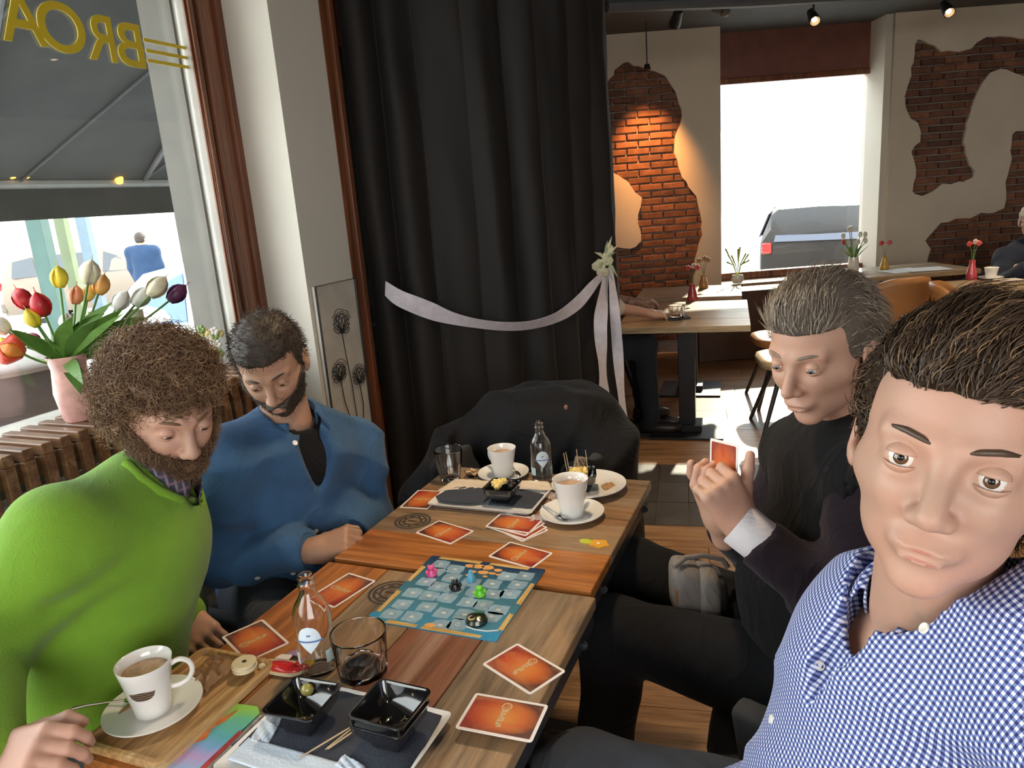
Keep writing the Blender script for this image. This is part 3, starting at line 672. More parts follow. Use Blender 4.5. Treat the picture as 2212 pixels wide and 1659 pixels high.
# crockery --------------------------------------------------------------
m_por = plain('white_porcelain', (.80, .79, .76), .12, var=.01, coat=.6); m_cof = plain('milky_coffee', (.42, .27, .16), .25, var=.25, scale=60)
m_steel = plain('steel', (.55, .52, .48), .22, metal=1.0, var=.05); m_blk = plain('black_glaze', (.006, .006, .007), .07, var=.2, coat=1.0)
def mug(loc, rz, r_top, r_bot, h, label, emblem=False, group='white coffee cups'):
    t_ = empty('coffee_cup', loc, rz, label, 'cup', group); th = .003
    prof = [(0, 0), (r_bot*.92, 0), (r_bot, .003), (r_bot*1.03, h*.2), (r_bot+(r_top-r_bot)*.42, h*.55), (r_bot+(r_top-r_bot)*.72, h*.82), (r_top-.001, h*.985), (r_top-.0012, h), (r_top-th, h*.99)]
    prof += [(r_bot+(r_top-r_bot)*.72-th, h*.82), (r_bot+(r_top-r_bot)*.42-th, h*.55), (r_bot*1.0-th, h*.2), (r_bot*.8, .006), (0, .006)]
    MB().lathe(prof, 48).build('body', m_por, t_, smooth=50)
    zc = h*.80; rc = r_bot+(r_top-r_bot)*.70-th
    MB().lathe([(0, zc), (rc*.6, zc+.0004), (rc-.0005, zc)], 40).build('coffee', m_cof, t_, smooth=50)
    x0 = r_bot+(r_top-r_bot)*.6
    pts = [(x0-.004, 0, h*.78), (x0+.012, 0, h*.86), (x0+.026, 0, h*.76), (x0+.030, 0, h*.58), (x0+.022, 0, h*.40), (x0+.006, 0, h*.34), (x0-.007, 0, h*.36)]
    sm = []
    for i in range(len(pts)-1):
        for k in range(4): sm.append(Vector(pts[i]).lerp(Vector(pts[i+1]), k/4))
    sm.append(Vector(pts[-1]))
    for _ in range(3): sm = [sm[0]]+[(sm[i-1]+sm[i]*2+sm[i+1])/4 for i in range(1, len(sm)-1)]+[sm[-1]]
    MB().tube(sm, .0042, 10).build('handle', m_por, t_, smooth=60)
    if emblem:
        vs, fs = [], []; nA, nR = 16, 5
        for j in range(nR+1):
            for i in range(nA+1):
                s_ = (i/nA-.5)*2; a = -1.80+s_*.56; zt_ = h*.60+.001+.0012*math.cos(s_*3); zb_ = zt_-.0160*math.sqrt(max(0, 1-s_*s_)); z_ = zt_+(zb_-zt_)*j/nR
                fr_ = z_/h; rr = (r_bot*1.03+(r_bot+(r_top-r_bot)*.42-r_bot*1.03)*(fr_-.2)/.35 if fr_ < .55 else r_bot+(r_top-r_bot)*(.42+.3*(fr_-.55)/.27))+.0006
                vs.append((rr*math.cos(a), rr*math.sin(a), z_))
        for j in range(nR):
            for i in range(nA): fs.append((j*(nA+1)+i, j*(nA+1)+i+1, (j+1)*(nA+1)+i+1, (j+1)*(nA+1)+i))
        m_, t, b = nodes('coffee_bean_emblem'); b.inputs['Roughness'].default_value = .3
        wv = t.nodes.new('ShaderNodeTexWave'); wv.bands_direction = 'Z'; wv.inputs['Scale'].default_value = 75; wv.inputs['Distortion'].default_value = 2.5; wv.inputs['Detail Scale'].default_value = 1.0
        t.links.new(coords(t), wv.inputs['Vector']); t.links.new(ramp(t, wv.outputs['Fac'], [(.35, (.035, .02, .015)), (.6, (.22, .15, .10))]), b.inputs['Base Color'])
        mb = MB(); mb.v = vs; mb.f = fs; o = mb.build('emblem', m_, t_, smooth=60)
    return t_
def saucer(loc, R, label, name='saucer', cat='saucer', group=None, rim=.014):
    prof = [(0, .002), (R*.45, .002), (R*.5, 0), (R*.55, .001), (R*.9, rim*.75), (R, rim), (R*.995, rim+.002), (R*.9, rim*.75+.004), (R*.55, .0055), (R*.42, .0045), (R*.40, .0035), (0, .0035)]
    o = MB().lathe(prof, 64).build(name, m_por, smooth=45); o.location = loc; tag(o, label, cat, group); return o
def spoon(loc, rz, label, tilt=.1, L=.115):
    pts = [(0, 0, 0), (L*.3, 0, .002), (L*.7, 0, .004), (L, 0, .003)]
    mb = MB(); mb.tube(pts, [.0018, .0014, .002, .0032], 8); mb.sphere((-.012, 0, .0), (.016, .0095, .0025), 14, 8)
    o = mb.build('teaspoon', m_steel, smooth=50); o.location = loc; o.rotation_euler = (0, -tilt, rz); return tag(o, label, 'spoon', 'teaspoons')
# near cup on bamboo tray
bt = empty('bamboo_tray', AN(.742, -.92, TZ), -YT, 'rectangular bamboo serving tray with a raised rim at the near left table corner', 'tray')
m_bam = wood('bamboo', (.42, .23, .09), (.60, .37, .16), (.70, .48, .25), .38, sx=3, sy=26, contrast=(.3, .5, .7), bmp=.05)
TL, TW = .255, .165
me = bpy.data.meshes.new('tray_body'); bm = bmesh.new()
def ringv(w_, h_, r, z): return [bm.verts.new((x, y, z)) for x, y in rrect(w_, h_, r, 6)]
rings = [ringv(TW-.006, TL-.006, .016, 0), ringv(TW, TL, .018, .004), ringv(TW, TL, .018, .014), ringv(TW-.004, TL-.004, .017, .016), ringv(TW-.018, TL-.018, .012, .016), ringv(TW-.022, TL-.022, .011, .0075), ringv(TW-.03, TL-.03, .008, .006)]
for r0, r1 in zip(rings, rings[1:]):
    for i in range(len(r0)): bm.faces.new((r0[i], r0[(i+1) % len(r0)], r1[(i+1) % len(r0)], r1[i]))
bm.faces.new(rings[0][::-1]); bm.faces.new(rings[-1]); bm.transform(Matrix.Rotation(math.pi/2, 4, 'Z')); bm.to_mesh(me); bm.free()
o = link_mesh('tray_body', me, m_bam, bt); o.rotation_euler = (0, 0, -math.pi/2)
sc = onz(333, 1532, TZ+.012); sc.z = TZ+.0065
saucer(sc, .074, 'white saucer on the bamboo tray under the cup with the coffee bean emblem')
mug((sc.x-.002, sc.y+.002, sc.z+.0035), .42, .0425, .0285, .088, 'white coffee cup with a brown coffee bean emblem, on the bamboo tray', True)
spoon(onz(272, 1512, TZ+.024), math.radians(197), 'teaspoon on the saucer of the cup with the emblem', tilt=.06, L=.075)
# crumpled clear wrapper
m_wrap = plain('clear_wrapper', (.62, .42, .24), .15, var=.1)
m_wrap.node_tree.nodes['Principled BSDF'].inputs['Transmission Weight'].default_value = .75; m_wrap.node_tree.nodes['Principled BSDF'].inputs['IOR'].default_value = 1.12
def crumple(name, loc, sx_, sy_, sz, mt, label, cat, rz=0, seed=1, n=14):
    r = random.Random(seed); vs = []; fs = []
    for j in range(n+1):
        for i in range(n+1):
            x, y = (i/n-.5), (j/n-.5); e_ = max(0, 1-max(abs(x), abs(y))*2)
            z = sz*(.25*r.random()+.75*min(1, e_*2.2)*abs(math.sin(x*9+y*7+r.random()*.9)))
            vs.append(((x+r.uniform(-.02, .02))*sx_, (y+r.uniform(-.02, .02))*sy_, max(0, z)+.0006))
    for j in range(n):
        for i in range(n): fs.append((j*(n+1)+i, j*(n+1)+i+1, (j+1)*(n+1)+i+1, (j+1)*(n+1)+i))
    mb = MB(); mb.v = vs; mb.f = fs; o = mb.build(name, mt); o.location = loc; o.rotation_euler = (0, 0, rz); s_ = o.modifiers.new('s', 'SOLIDIFY'); s_.thickness = .0005
    return tag(o, label, cat)
crumple('wrapper', onz(458, 1455, TZ+.012), .06, .085, .022, m_wrap, 'crumpled clear biscuit wrapper beside the cup on the bamboo tray', 'wrapper', -.4)
# round wooden tokens
m_tok = plain('pale_wood_token', (.72, .62, .40), .5, var=.08)
c = onz(530, 1450, TZ+.012)
for i in range(4):
    o = MB().lathe([(0.004, 0), (.0195, 0), (.020, .001), (.020, .0028), (.0195, .0035), (.004, .0035)], 28).build('round_token', m_tok, smooth=40, bevel=0)
    o.location = (c.x+rnd.uniform(-.002, .002), c.y+rnd.uniform(-.002, .002), TZ+.0165+i*.0037); tag(o, 'pale round token in the small stack beside the red game piece' if i < 3 else 'topmost pale round token, with a dark dot, beside the red game piece', 'token', 'stack of round tokens')
    if i == 3: MB().lathe([(0, .0036), (.0035, .0036), (.0035, .0042), (0, .0042)], 10).build('dot', m_stamp, o)
# red figure token and fabric scraps
ft = empty('red_token', onz(612, 1445, TZ+.004), -.35, 'glossy red flat game figure with a yellow top and white patches near the water bottle', 'token')
m_red = plain('red_gloss', (.55, .02, .02), .18, var=.2, scale=50, coat=.5)
MB().prism([(.045*math.cos(q)*(1+.12*math.sin(3*q)), .022*math.sin(q)*(1+.15*math.cos(2*q))) for q in np.linspace(0, 6.28, 24)[:-1]], 0, .004).build('backing', m_tok, ft)
MB().sphere((.002, -.001, .004), (.036, .014, .009), 20, 10).sphere((.03, .012, .005), (.014, .012, .007), 14, 8).build('red_shape', m_red, ft, smooth=60)
MB().sphere((-.036, -.008, .005), (.008, .006, .006), 12, 8).build('pale_tip', m_tok, ft, smooth=60)
MB().prism([(.018, .018), (.045, .016), (.042, .034), (.024, .036)], .003, .009).build('yellow_top', plain('yellow_gloss', (.75, .42, .02), .25), ft, bevel=.003)
MB().prism([(-.03, .016), (-.002, .018), (-.004, .034), (-.026, .03)], .001, .006).build('white_patch', m_cw, ft, bevel=.002)
MB().prism([(-.02, .034), (.012, .036), (.006, .052), (-.012, .05)], .0005, .004).build('mauve_patch', plain('mauve', (.35, .22, .33), .5), ft, bevel=.0015)
# bottles ----------------------------------------------------------------
m_gl = glass('clear_glass', (1, 1, .99)); m_glt = glass('tumbler_glass', (1, 1, 1))
m_lab = plain('bottle_label', (.66, .76, .84), .5, var=.05); m_labp = plain('label_print', (.12, .2, .42), .5); m_labc = plain('label_pale', (.55, .70, .70), .5)
def bottle(loc, rz, label, R=.0315, H=.168, s=1.0):
    t_ = empty('water_bottle', loc, rz, label, 'bottle', 'small clear water bottles')
    pr = [(0, .004), (R*.7, .002), (R*.92, 0), (R, .004), (R, .10), (R*.97, .106), (R*.8, .120), (R*.52, .134), (R*.42, .142), (R*.40, .150), (R*.46, .152), (R*.46, .156), (R*.40, .158), (R*.40, .163), (R*.45, .165), (R*.45, .171), (R*.36, .172)]
    k = H/.172; pr = [(r, z*k) for r, z in pr]; inn = [(max(0, r-.0025), z) for r, z in pr[::-1] if z > .006]; inn[-1:] += [(R-.004, .008), (0, .010)]
    MB().lathe(pr+inn, 40).build('glass_body', m_gl, t_, smooth=50)
    def patch(nm, f, mt, off=.0006, n=20, m_=8):
        vs, fs = [], []
        for j in range(m_+1):
            for i in range(n+1):
                a, z_ = f(i/n, j/m_); vs.append(((R+off)*math.cos(a), (R+off)*math.sin(a), z_*k))
        for j in range(m_):
            for i in range(n): fs.append((j*(n+1)+i, j*(n+1)+i+1, (j+1)*(n+1)+i+1, (j+1)*(n+1)+i))
        mb = MB(); mb.v = vs; mb.f = fs; mb.build(nm, mt, t_, smooth=60)
    A0 = -math.pi/2
    patch('label_disc', lambda u, v_: (A0+(u*2-1)*.62*math.sqrt(max(0, 1-v_*v_)), .068+.026*v_), m_lab)
    patch('label_point', lambda u, v_: (A0+(u*2-1)*.62*(v_), .046+.021*v_), m_lab)
    patch('label_band', lambda u, v_: (A0+(u*2-1)*.75, .066+.003*v_), m_labp, .001)
    patch('label_mark', lambda u, v_: (A0+(u*2-1)*.1, .077+.003*v_), m_labp, .001)
    for sg in (-1, 1): patch('label_side', lambda u, v_, sg=sg: (A0+sg*(.75+u*.75), .022+.022*v_), m_labc, .0004)
    return t_
bottle(onz(690, 1441, TZ), .0, 'clear water bottle with a pale blue label on the near table beside the tumbler', H=.176)
bottle(onz(1172, 1036, TZ), .1, 'clear water bottle on the far table in front of the coat-covered chair', R=.029, H=.168)
def tumbler(loc, label, R=.041, r=.029, H=.088, name='tumbler'):
    fl = lambda a, z: 1+(.022*math.cos(a*10) if z < H*.55 else 0)
    mb = MB(); N_ = 80; pr = [(0, .0), (r*.9, 0), (r, .002), (r+(R-r)*.5, H*.5), (r+(R-r)*.62, H*.58), (r+(R-r)*.95, H*.95), (R-.0002, H*.985), (R-.0009, H), (R-.0018, H*.985), (r+(R-r)*.95-.0022, H*.95), (r+(R-r)*.6-.0026, H*.58), (r+(R-r)*.4-.004, H*.4), (r-.004, .012), (r*.5, .010), (0, .010)]

    mb.lathe(pr, N_, wob=lambda a, z: fl(a, z) if z > 0 else 1); o = mb.build(name, m_glt, smooth=50); o.location = loc; return tag(o, label, 'glass', 'clear water tumblers')
tumbler(onz(785, 1452, TZ), 'clear glass tumbler on the near table between the bottle and the game board', .047, .040, .078)
tumbler(onz(973, 1035, TZ), 'clear faceted tumbler at the far left corner of the far table', .042, .028, .092)
# black square bowls ------------------------------------------------------------
def sqbowl(loc, rz, S, s_, H, label, extra=None):
    t_ = empty('black_bowl', loc, rz, label, 'bowl', 'square black glazed bowls')
    me = bpy.data.meshes.new('bowl'); bm = bmesh.new()
    def rg(w_, r, z): return [bm.verts.new((x, y, z)) for x, y in rrect(w_, w_, r, 5)]
    rg_ = [rg(s_-.004, .006, 0), rg(s_, .008, .002), rg(s_+.002, .008, .008), rg(S*.8+s_*.2, .010, H*.62), rg(S-.003, .011, H*.9), rg(S, .011, H*.93), rg(S, .011, H), rg(S-.006, .009, H), rg(S-.010, .009, H*.9), rg(S*.8+s_*.2-.01, .008, H*.6), rg(s_-.004, .007, .012), rg(s_-.02, .005, .006)]
    for r0, r1 in zip(rg_, rg_[1:]):
        for i in range(len(r0)): bm.faces.new((r0[i], r0[(i+1) % len(r0)], r1[(i+1) % len(r0)], r1[i]))
    bm.faces.new(rg_[0][::-1]); bm.faces.new(rg_[-1]); bm.to_mesh(me); bm.free(); me.polygons.foreach_set('use_smooth', [True]*len(me.polygons)); me.set_sharp_from_angle(angle=math.radians(50))
    link_mesh('bowl_body', me, m_blk, t_); return t_
# near white tray and napkins --------------------------------------------------
trN = empty('white_tray', AN(.735, -.625, TZ), -YT-.02, 'white square porcelain tray under the black bowls nearest the camera', 'tray', 'white serving trays')
def sqtray(t_, W1, W2, mt=m_por):
    me = bpy.data.meshes.new('tray'); bm = bmesh.new()
    def rg(a_, b_, r, z): return [bm.verts.new((x, y, z)) for x, y in rrect(a_, b_, r, 5)]
    rg_ = [rg(W1-.03, W2-.03, .01, 0), rg(W1-.02, W2-.02, .01, .003), rg(W1, W2, .008, .013), rg(W1, W2, .008, .015), rg(W1-.008, W2-.008, .007, .014), rg(W1-.03, W2-.03, .006, .007)]
    for r0, r1 in zip(rg_, rg_[1:]):
        for i in range(len(r0)): bm.faces.new((r0[i], r0[(i+1) % len(r0)], r1[(i+1) % len(r0)], r1[i]))
    bm.faces.new(rg_[0][::-1]); bm.faces.new(rg_[-1]); bm.to_mesh(me); bm.free(); me.polygons.foreach_set('use_smooth', [True]*len(me.polygons)); me.set_sharp_from_angle(angle=math.radians(35)); link_mesh('tray_body', me, mt, t_)
sqtray(trN, .275, .205)
m_nap = plain('slate_napkin', (.035, .042, .062), .8, var=.15, scale=20, bmp=.3, bscale=300); m_napw = plain('white_napkin', (.56, .64, .74), .85, var=.04, bmp=.2, bscale=200)
def cloth(name, poly, z, mt, label, cat, th=.0022, wav=.0015, n=16):
    """thin sheet over a 4-corner px outline with soft waves"""
    P = [onz(x, y, z) for x, y in poly]; vs, fs = [], []
    for j in range(n+1):
        for i in range(n+1):
            p = P[0].lerp(P[1], i/n).lerp(P[3].lerp(P[2], i/n), j/n); vs.append((p.x, p.y, z+wav*(math.sin(i*.7+j*.4)+1)*.5+wav*.6*math.sin(i*.3-j*.9)**2))
    for j in range(n):
        for i in range(n): fs.append((j*(n+1)+i, j*(n+1)+i+1, (j+1)*(n+1)+i+1, (j+1)*(n+1)+i))
    c = sum(P, Vector())/4; mb = MB(); mb.v = [(x-c.x, y-c.y, zz_-z) for x, y, zz_ in vs]; mb.f = fs
    o = mb.build(name, mt, smooth=60); o.location = (c.x, c.y, z); s_ = o.modifiers.new('s', 'SOLIDIFY'); s_.thickness = th; s_.offset = 1; return tag(o, label, cat)
cloth('napkin', [(500, 1612), (700, 1480), (955, 1548), (880, 1690)], TZ+.0095, m_nap, 'slate blue paper napkin on the near white tray under the black bowls', 'napkin')
cloth('napkin', [(492, 1642), (538, 1596), (775, 1662), (735, 1725)], TZ+.0125, m_napw, 'folded white paper napkin along the near edge of the white tray', 'napkin', wav=.0006)
cloth('napkin', [(540, 1600), (570, 1550), (600, 1570), (578, 1612)], TZ+.0135, m_napw, 'small white napkin corner sticking out left of the black bowl', 'napkin')
cloth('napkin', [(725, 1655), (745, 1632), (790, 1660), (780, 1690)], TZ+.0135, m_napw, 'white napkin corner at the bottom, below the toothpicks', 'napkin')
b1 = sqbowl(AN(.752, -.690, TZ+.012), -YT+.05, .088, .05, .046, 'square black bowl with a single olive at its far corner, on the near tray')
# (loc tuned below)
b2 = sqbowl(AN(.762, -.545, TZ+.012), -YT-.03, .088, .05, .046, 'lower of the two stacked black bowls on the near tray')
b3 = sqbowl(AN(.762, -.543, TZ+.027), -YT-.03, .090, .052, .046, 'upper of the two stacked black bowls, with scraps of herbs inside')
m_ol = plain('olive', (.30, .27, .07), .2, var=.3, scale=60, coat=.4)
o = MB().sphere((0, 0, 0), (.0105, .0095, .0095), 20, 12).build('olive', m_ol, smooth=60); o.location = AN(.783, -.706, TZ+.046); tag(o, 'green olive resting in the rear corner of the black bowl', 'olive', 'olives in the bowl')
o = MB().sphere((0, 0, 0), (.009, .008, .008), 16, 10).build('olive', plain('olive_dark', (.10, .09, .03), .2), smooth=60); o.location = AN(.738, -.682, TZ+.028); tag(o, 'dark olive at the bottom of the black bowl', 'olive', 'olives in the bowl')
for i in range(6):
    a = rnd.uniform(0, 6.28); q = (rnd.uniform(-.02, .02), rnd.uniform(-.02, .02))
    c = AN(.762+q[0], -.543+q[1], TZ+.0375)
    o = MB().tube([(0, 0, 0), (.007*math.cos(a), .007*math.sin(a), .001), (.012*math.cos(a+.3), .012*math.sin(a+.3), .0005)], .0009, 5).build('herb_scrap', plain('herb', (.22, .20, .09), .5)); o.location = c; tag(o, 'thin herb scrap in the upper stacked black bowl', 'herb', 'herb scraps')
m_pick = plain('toothpick_wood', (.62, .47, .28), .5)
for (xa, ya), (xb, yb), lb in (((645, 1638), (755, 1572), 'longest toothpick leaning on the stacked bowls'), ((703, 1619), (757, 1576), 'short toothpick end beside the stacked bowls, left one'), ((708, 1618), (760, 1582), 'short toothpick end beside the stacked bowls, right one')):
    a_ = onz(xa, ya, TZ+.016); b_ = onz(xb, yb, TZ+.019); o = MB().tube([Vector(), (b_-a_)*.1, (b_-a_)*.9, (b_-a_)], [.0006, .0012, .0012, .0009], 6).build('toothpick', m_pick); o.location = a_; tag(o, lb, 'toothpick', 'toothpicks')
# colourful leaflet ---------------------------------------------------------------
m_lf, t, b = nodes('leaflet_print'); b.inputs['Roughness'].default_value = .25
v = coords(t, scale=(9, 6, 1)); n = noise(t, v, 1.3, 3, .5, 1.2); sx = t.nodes.new('ShaderNodeSeparateXYZ'); t.links.new(coords(t), sx.inputs[0])
g = math_(t, 'ADD', math_(t, 'MULTIPLY', sx.outputs[1], 5.0), math_(t, 'MULTIPLY', n, .5))
t.links.new(ramp(t, math_(t, 'ADD', g, .22), [(.0, (.22, .42, .70)), (.22, (.30, .50, .75)), (.34, (.52, .35, .66)), (.46, (.22, .40, .70)), (.6, (.12, .42, .48)), (.76, (.16, .50, .28)), (.9, (.28, .58, .10))]), b.inputs['Base Color'])
lf = empty('leaflet', AN(.675, -.826, TZ+.001), -YT, 'colourful illustrated folding leaflet with an orange dragon shape, left of the white tray', 'leaflet')
MB().prism([(-.043, -.11), (.038, -.11), (.04, .085), (.026, .097), (-.028, .092), (-.043, .065)], 0, .003).build('cover', m_lf, lf)
def strip(pts, ws, z, nm, mt, parent, th=.0004):
    mb = MB(); mb.ribbon([(x, y, z) for x, y in pts], [Vector((-(pts[min(i+1, len(pts)-1)][1]-pts[max(i-1, 0)][1]), pts[min(i+1, len(pts)-1)][0]-pts[max(i-1, 0)][0], 0)) for i in range(len(pts))], ws, th); return mb.build(nm, mt, parent)
strip([(.0, .08), (-.006, .055), (-.012, .035), (-.006, .015), (-.016, .0), (-.013, -.02), (-.022, -.045)], [.003, .011, .006, .011, .007, .005, .001], .0033, 'dragon_print', plain('dragon_orange', (.60, .20, .06), .4, var=.3, scale=60), lf)
strip([(.043, .04), (.043, -.02), (.043, -.11)], [.008, .009, .01], .0032, 'red_edge', plain('leaflet_red', (.38, .05, .05), .4, var=.5, scale=50), lf, .005)
strip([(.0485, .08), (.0485, .02), (.0485, -.04)], [.006, .007, .008], .0032, 'foil_edge', plain('foil', (.6, .6, .62), .2, metal=.6, var=.4, scale=70), lf, .004)
# far end --------------------------------------------------------------------------
trF = empty('white_tray', AN(1.62, -.762, TZ), -YT, 'white square porcelain tray with dark napkins at the far table', 'tray', 'white serving trays'); sqtray(trF, .285, .165)
def disc_seg(pxs, z, mt, nm, label, cat):
    P = [onz(x, y, z) for x, y in pxs]; c = sum(P, Vector())/len(P); o = MB().prism([(p.x-c.x, p.y-c.y) for p in P], 0, .002).build(nm, mt); o.location = (c.x, c.y, z); return tag(o, label, cat)
zf = lambda x, y: (850+x/7.9, 950+y/7.9)
disc_seg([zf(*q) for q in ((720, 975), (850, 900), (1000, 840), (1150, 800), (1300, 790), (1450, 820), (1560, 880), (1640, 1010), (1560, 1070), (1300, 1090), (1000, 1070), (780, 1040))], TZ+.0135, m_nap, 'napkin', 'dark grey round-edged napkin at the left of the far tray', 'napkin')
cloth('napkin', [(1055, 1090), (1075, 1050), (1178, 1068), (1150, 1098)], TZ+.0095, m_nap, 'dark grey napkin under the black bowl on the far tray', 'napkin')
cloth('napkin', [(945, 1062), (985, 1036), (1060, 1041), (1050, 1055)], TZ+.0125, plain('cream_napkin', (.62, .52, .40), .8), 'folded cream napkin behind the dark napkin on the far tray', 'napkin')
cloth('napkin', [(1120, 1058), (1115, 1040), (1185, 1042), (1195, 1060)], TZ+.0135, plain('cream_napkin', (.62, .52, .40), .8), 'cream napkin at the right end of the far tray, below the bottle', 'napkin')
bF = sqbowl(onz(1087, 1078, TZ+.012), -YT, .082, .052, .04, 'square black bowl of cheese cubes and olives on the far tray')
m_ch = plain('cheese', (.78, .60, .20), .45, var=.15, scale=60)
def cubes(cx, n, sp, z, grp, lb, S=.014):
    for i in range(n):
        c = cx+Vector((rnd.uniform(-sp, sp), rnd.uniform(-sp, sp), 0)); me = MB().box((0, 0, 0), (S, S*rnd.uniform(.8, 1.1), S*.8)).mesh('cheese_cube', bevel=.002, seg=1)
        o = link_mesh('cheese_cube', me, m_ch); o.location = (c.x, c.y, z+rnd.uniform(-.002, .006)); o.rotation_euler = (rnd.uniform(-.5, .5), rnd.uniform(-.5, .5), rnd.uniform(0, 3)); tag(o, lb, 'cheese', grp)
cF = onz(1078, 1050, TZ+.045); cubes(cF, 11, .014, TZ+.05, 'cheese cubes on the far tray', 'pale yellow cheese cube heaped in the bowl on the far tray')
for i in range(7):
    c = onz(1103+rnd.uniform(-9, 9), 1047+rnd.uniform(-6, 5), TZ+.045); o = MB().sphere((0, 0, 0), (.008, .0075, .007), 12, 8).build('olive', plain('black_olive', (.03, .02, .02), .15, coat=.5), smooth=60); o.location = (c.x, c.y, TZ+.048); tag(o, 'dark olive beside the cheese in the far tray bowl', 'olive', 'dark olives in the far bowl')
s1 = onz(1088, 1027, TZ+.004); s1.z = TZ+.001
saucer(s1, .072, 'white saucer under the coffee cup farthest from the camera'); mug((s1.x, s1.y, TZ+.0045), 2.2, .041, .0275, .082, 'white coffee cup farthest from the camera, in front of the coat')
spoon((s1.x+.035, s1.y-.02, TZ+.02), 1.9, 'teaspoon leaning at the farthest coffee cup', .25, .09)
s2 = onz(1236, 1112, TZ+.004); s2.z = TZ+.001
saucer(s2, .078, 'white saucer under the coffee cup at the right of the far table'); mug((s2.x, s2.y, TZ+.0045), .9, .044, .0285, .094, 'white coffee cup at the right of the far table, in front of the plate')
spoon((s2.x-.032, s2.y-.014, TZ+.012), 2.25, 'teaspoon lying on the saucer at the right of the far table', .05, .06)
pR = onz(1272, 1052, TZ+.008); pR.z = TZ+.001
saucer(pR, .098, 'white dinner plate with a black bowl on it, at the far right table corner', 'dinner_plate', 'plate', None, .018)
bR = sqbowl((pR.x-.022, pR.y-.005, TZ+.006), -YT+.3, .085, .05, .05, 'black bowl with toothpicked cheese on the dinner plate')
cR = Vector((pR.x-.026, pR.y-.012, 0)); cubes(cR, 11, .022, TZ+.058, 'cheese cubes on the dinner plate', 'yellow cheese cube in the black bowl on the dinner plate', .015)
for i, (dx, dy) in enumerate(((-.03, -.01), (-.024, -.006), (.002, .01), (.024, .0))):
    o = MB().tube([(0, 0, 0), ((-.006 if i < 2 else -.003), 0, .05)], [.0012, .0009], 6).build('toothpick', m_pick); o.location = (cR.x+dx, cR.y+dy, TZ+.065); tag(o, 'toothpick standing in a cheese cube in the bowl on the dinner plate', 'toothpick', 'toothpicks in the cheese')
cu_ = crumple('cracker', (cR.x+.008, cR.y+.022, TZ+.075), .035, .03, .008, plain('brown_paper', (.25, .19, .14), .6), 'thin brown cracker standing among the toothpicks', 'cracker', .3, 5); cu_.rotation_euler = (1.4, .3, .2)
crumple('nut_pile', (pR.x+.052, pR.y-.006, TZ+.006), .035, .03, .012, plain('nut_brown', (.45, .26, .11), .5), 'small heap of nut crumbs on the dinner plate', 'nuts', .2, 9)
gj = onz(1020, 1030, TZ); gt = empty('nut_dish', gj, 0, 'tiny glass dish of nuts between the tumbler and the farthest cup', 'dish')
MB().lathe([(0, 0), (.012, 0), (.021, .012), (.022, .02), (.0205, .02), (.0195, .012), (.011, .003), (0, .003)], 24).build('glass_dish', m_glt, gt, smooth=50)
for i in range(9): MB().sphere((rnd.uniform(-.012, .012), rnd.uniform(-.012, .012), rnd.uniform(.010, .018)), (.006, .0045, .004), 8, 6).build('nut', plain('nut_tan', (.60, .38, .18), .5), gt, smooth=60)
crumple('wrapper', onz(1190, 1072, TZ), .035, .06, .012, plain('patterned_foil', (.50, .40, .34), .3, var=.6, scale=120), 'crumpled brown and white patterned wrapper between the far tray and the dinner plate', 'wrapper', .6, 3)
crumple('wrapper', onz(1158, 1122, TZ), .05, .04, .010, plain('patterned_foil', (.5, .4, .3), .3), 'crumpled patterned wrapper left of the right saucer, beside the card stack', 'wrapper', .2, 4)
# orange/green tile token near right edge
gt = empty('flower_token', onz(1282, 1173, TZ), -.55, 'flat orange and lime green flower-shaped token at the right edge of the far table', 'token')
MB().prism([(.014+.021*(1+.12*math.cos(5*q))*math.cos(q), .018*(1+.12*math.cos(5*q))*math.sin(q)) for q in np.linspace(0, 6.28, 40)[:-1]], 0, .002).build('orange_part', plain('orange_token', (.75, .36, .03), .4), gt)
MB().prism([(-.018+.016*math.cos(q), .010*math.sin(q)) for q in np.linspace(0, 6.28, 24)[:-1]], 0, .0018).build('green_part', plain('lime_token', (.50, .55, .04), .4), gt)
MB().lathe([(0, .002), (.004, .002), (.003, .003), (0, .003)], 10, Matrix.Translation((.012, 0, 0))).build('centre', m_cw, gt)
# ============================================================ OUTSIDE
m_road = plain('pale_road', (.50, .49, .47), .9, var=.08, scale=1)
struct('ground', MB().box((0, 10, -.36), (120, 90, .1)), m_road)
def post(x, yb, D, w_, col, label, h=3.4):
    p = ond(x, yb, D); o = MB().box((0, 0, h/2), (w_, w_, h)).build('street_post', plain('post_'+label[:6], col, .5), bevel=.005); o.location = (p.x, p.y, -.31); return tag(o, label, 'post', 'street posts')
post(98, 560, 8.2, .16, (.04, .09, .08), 'dark green square post outside, leftmost one behind the tulips')
post(150, 560, 8.6, .11, (.14, .17, .09), 'olive green thin post outside, right of the dark green one')
post(192, 540, 9.2, .12, (.12, .17, .22), 'blue grey post outside in front of the parked brown car')
post(405, 500, 9.0, .17, (.06, .085, .08), 'dark green post outside beside the pale window jamb')
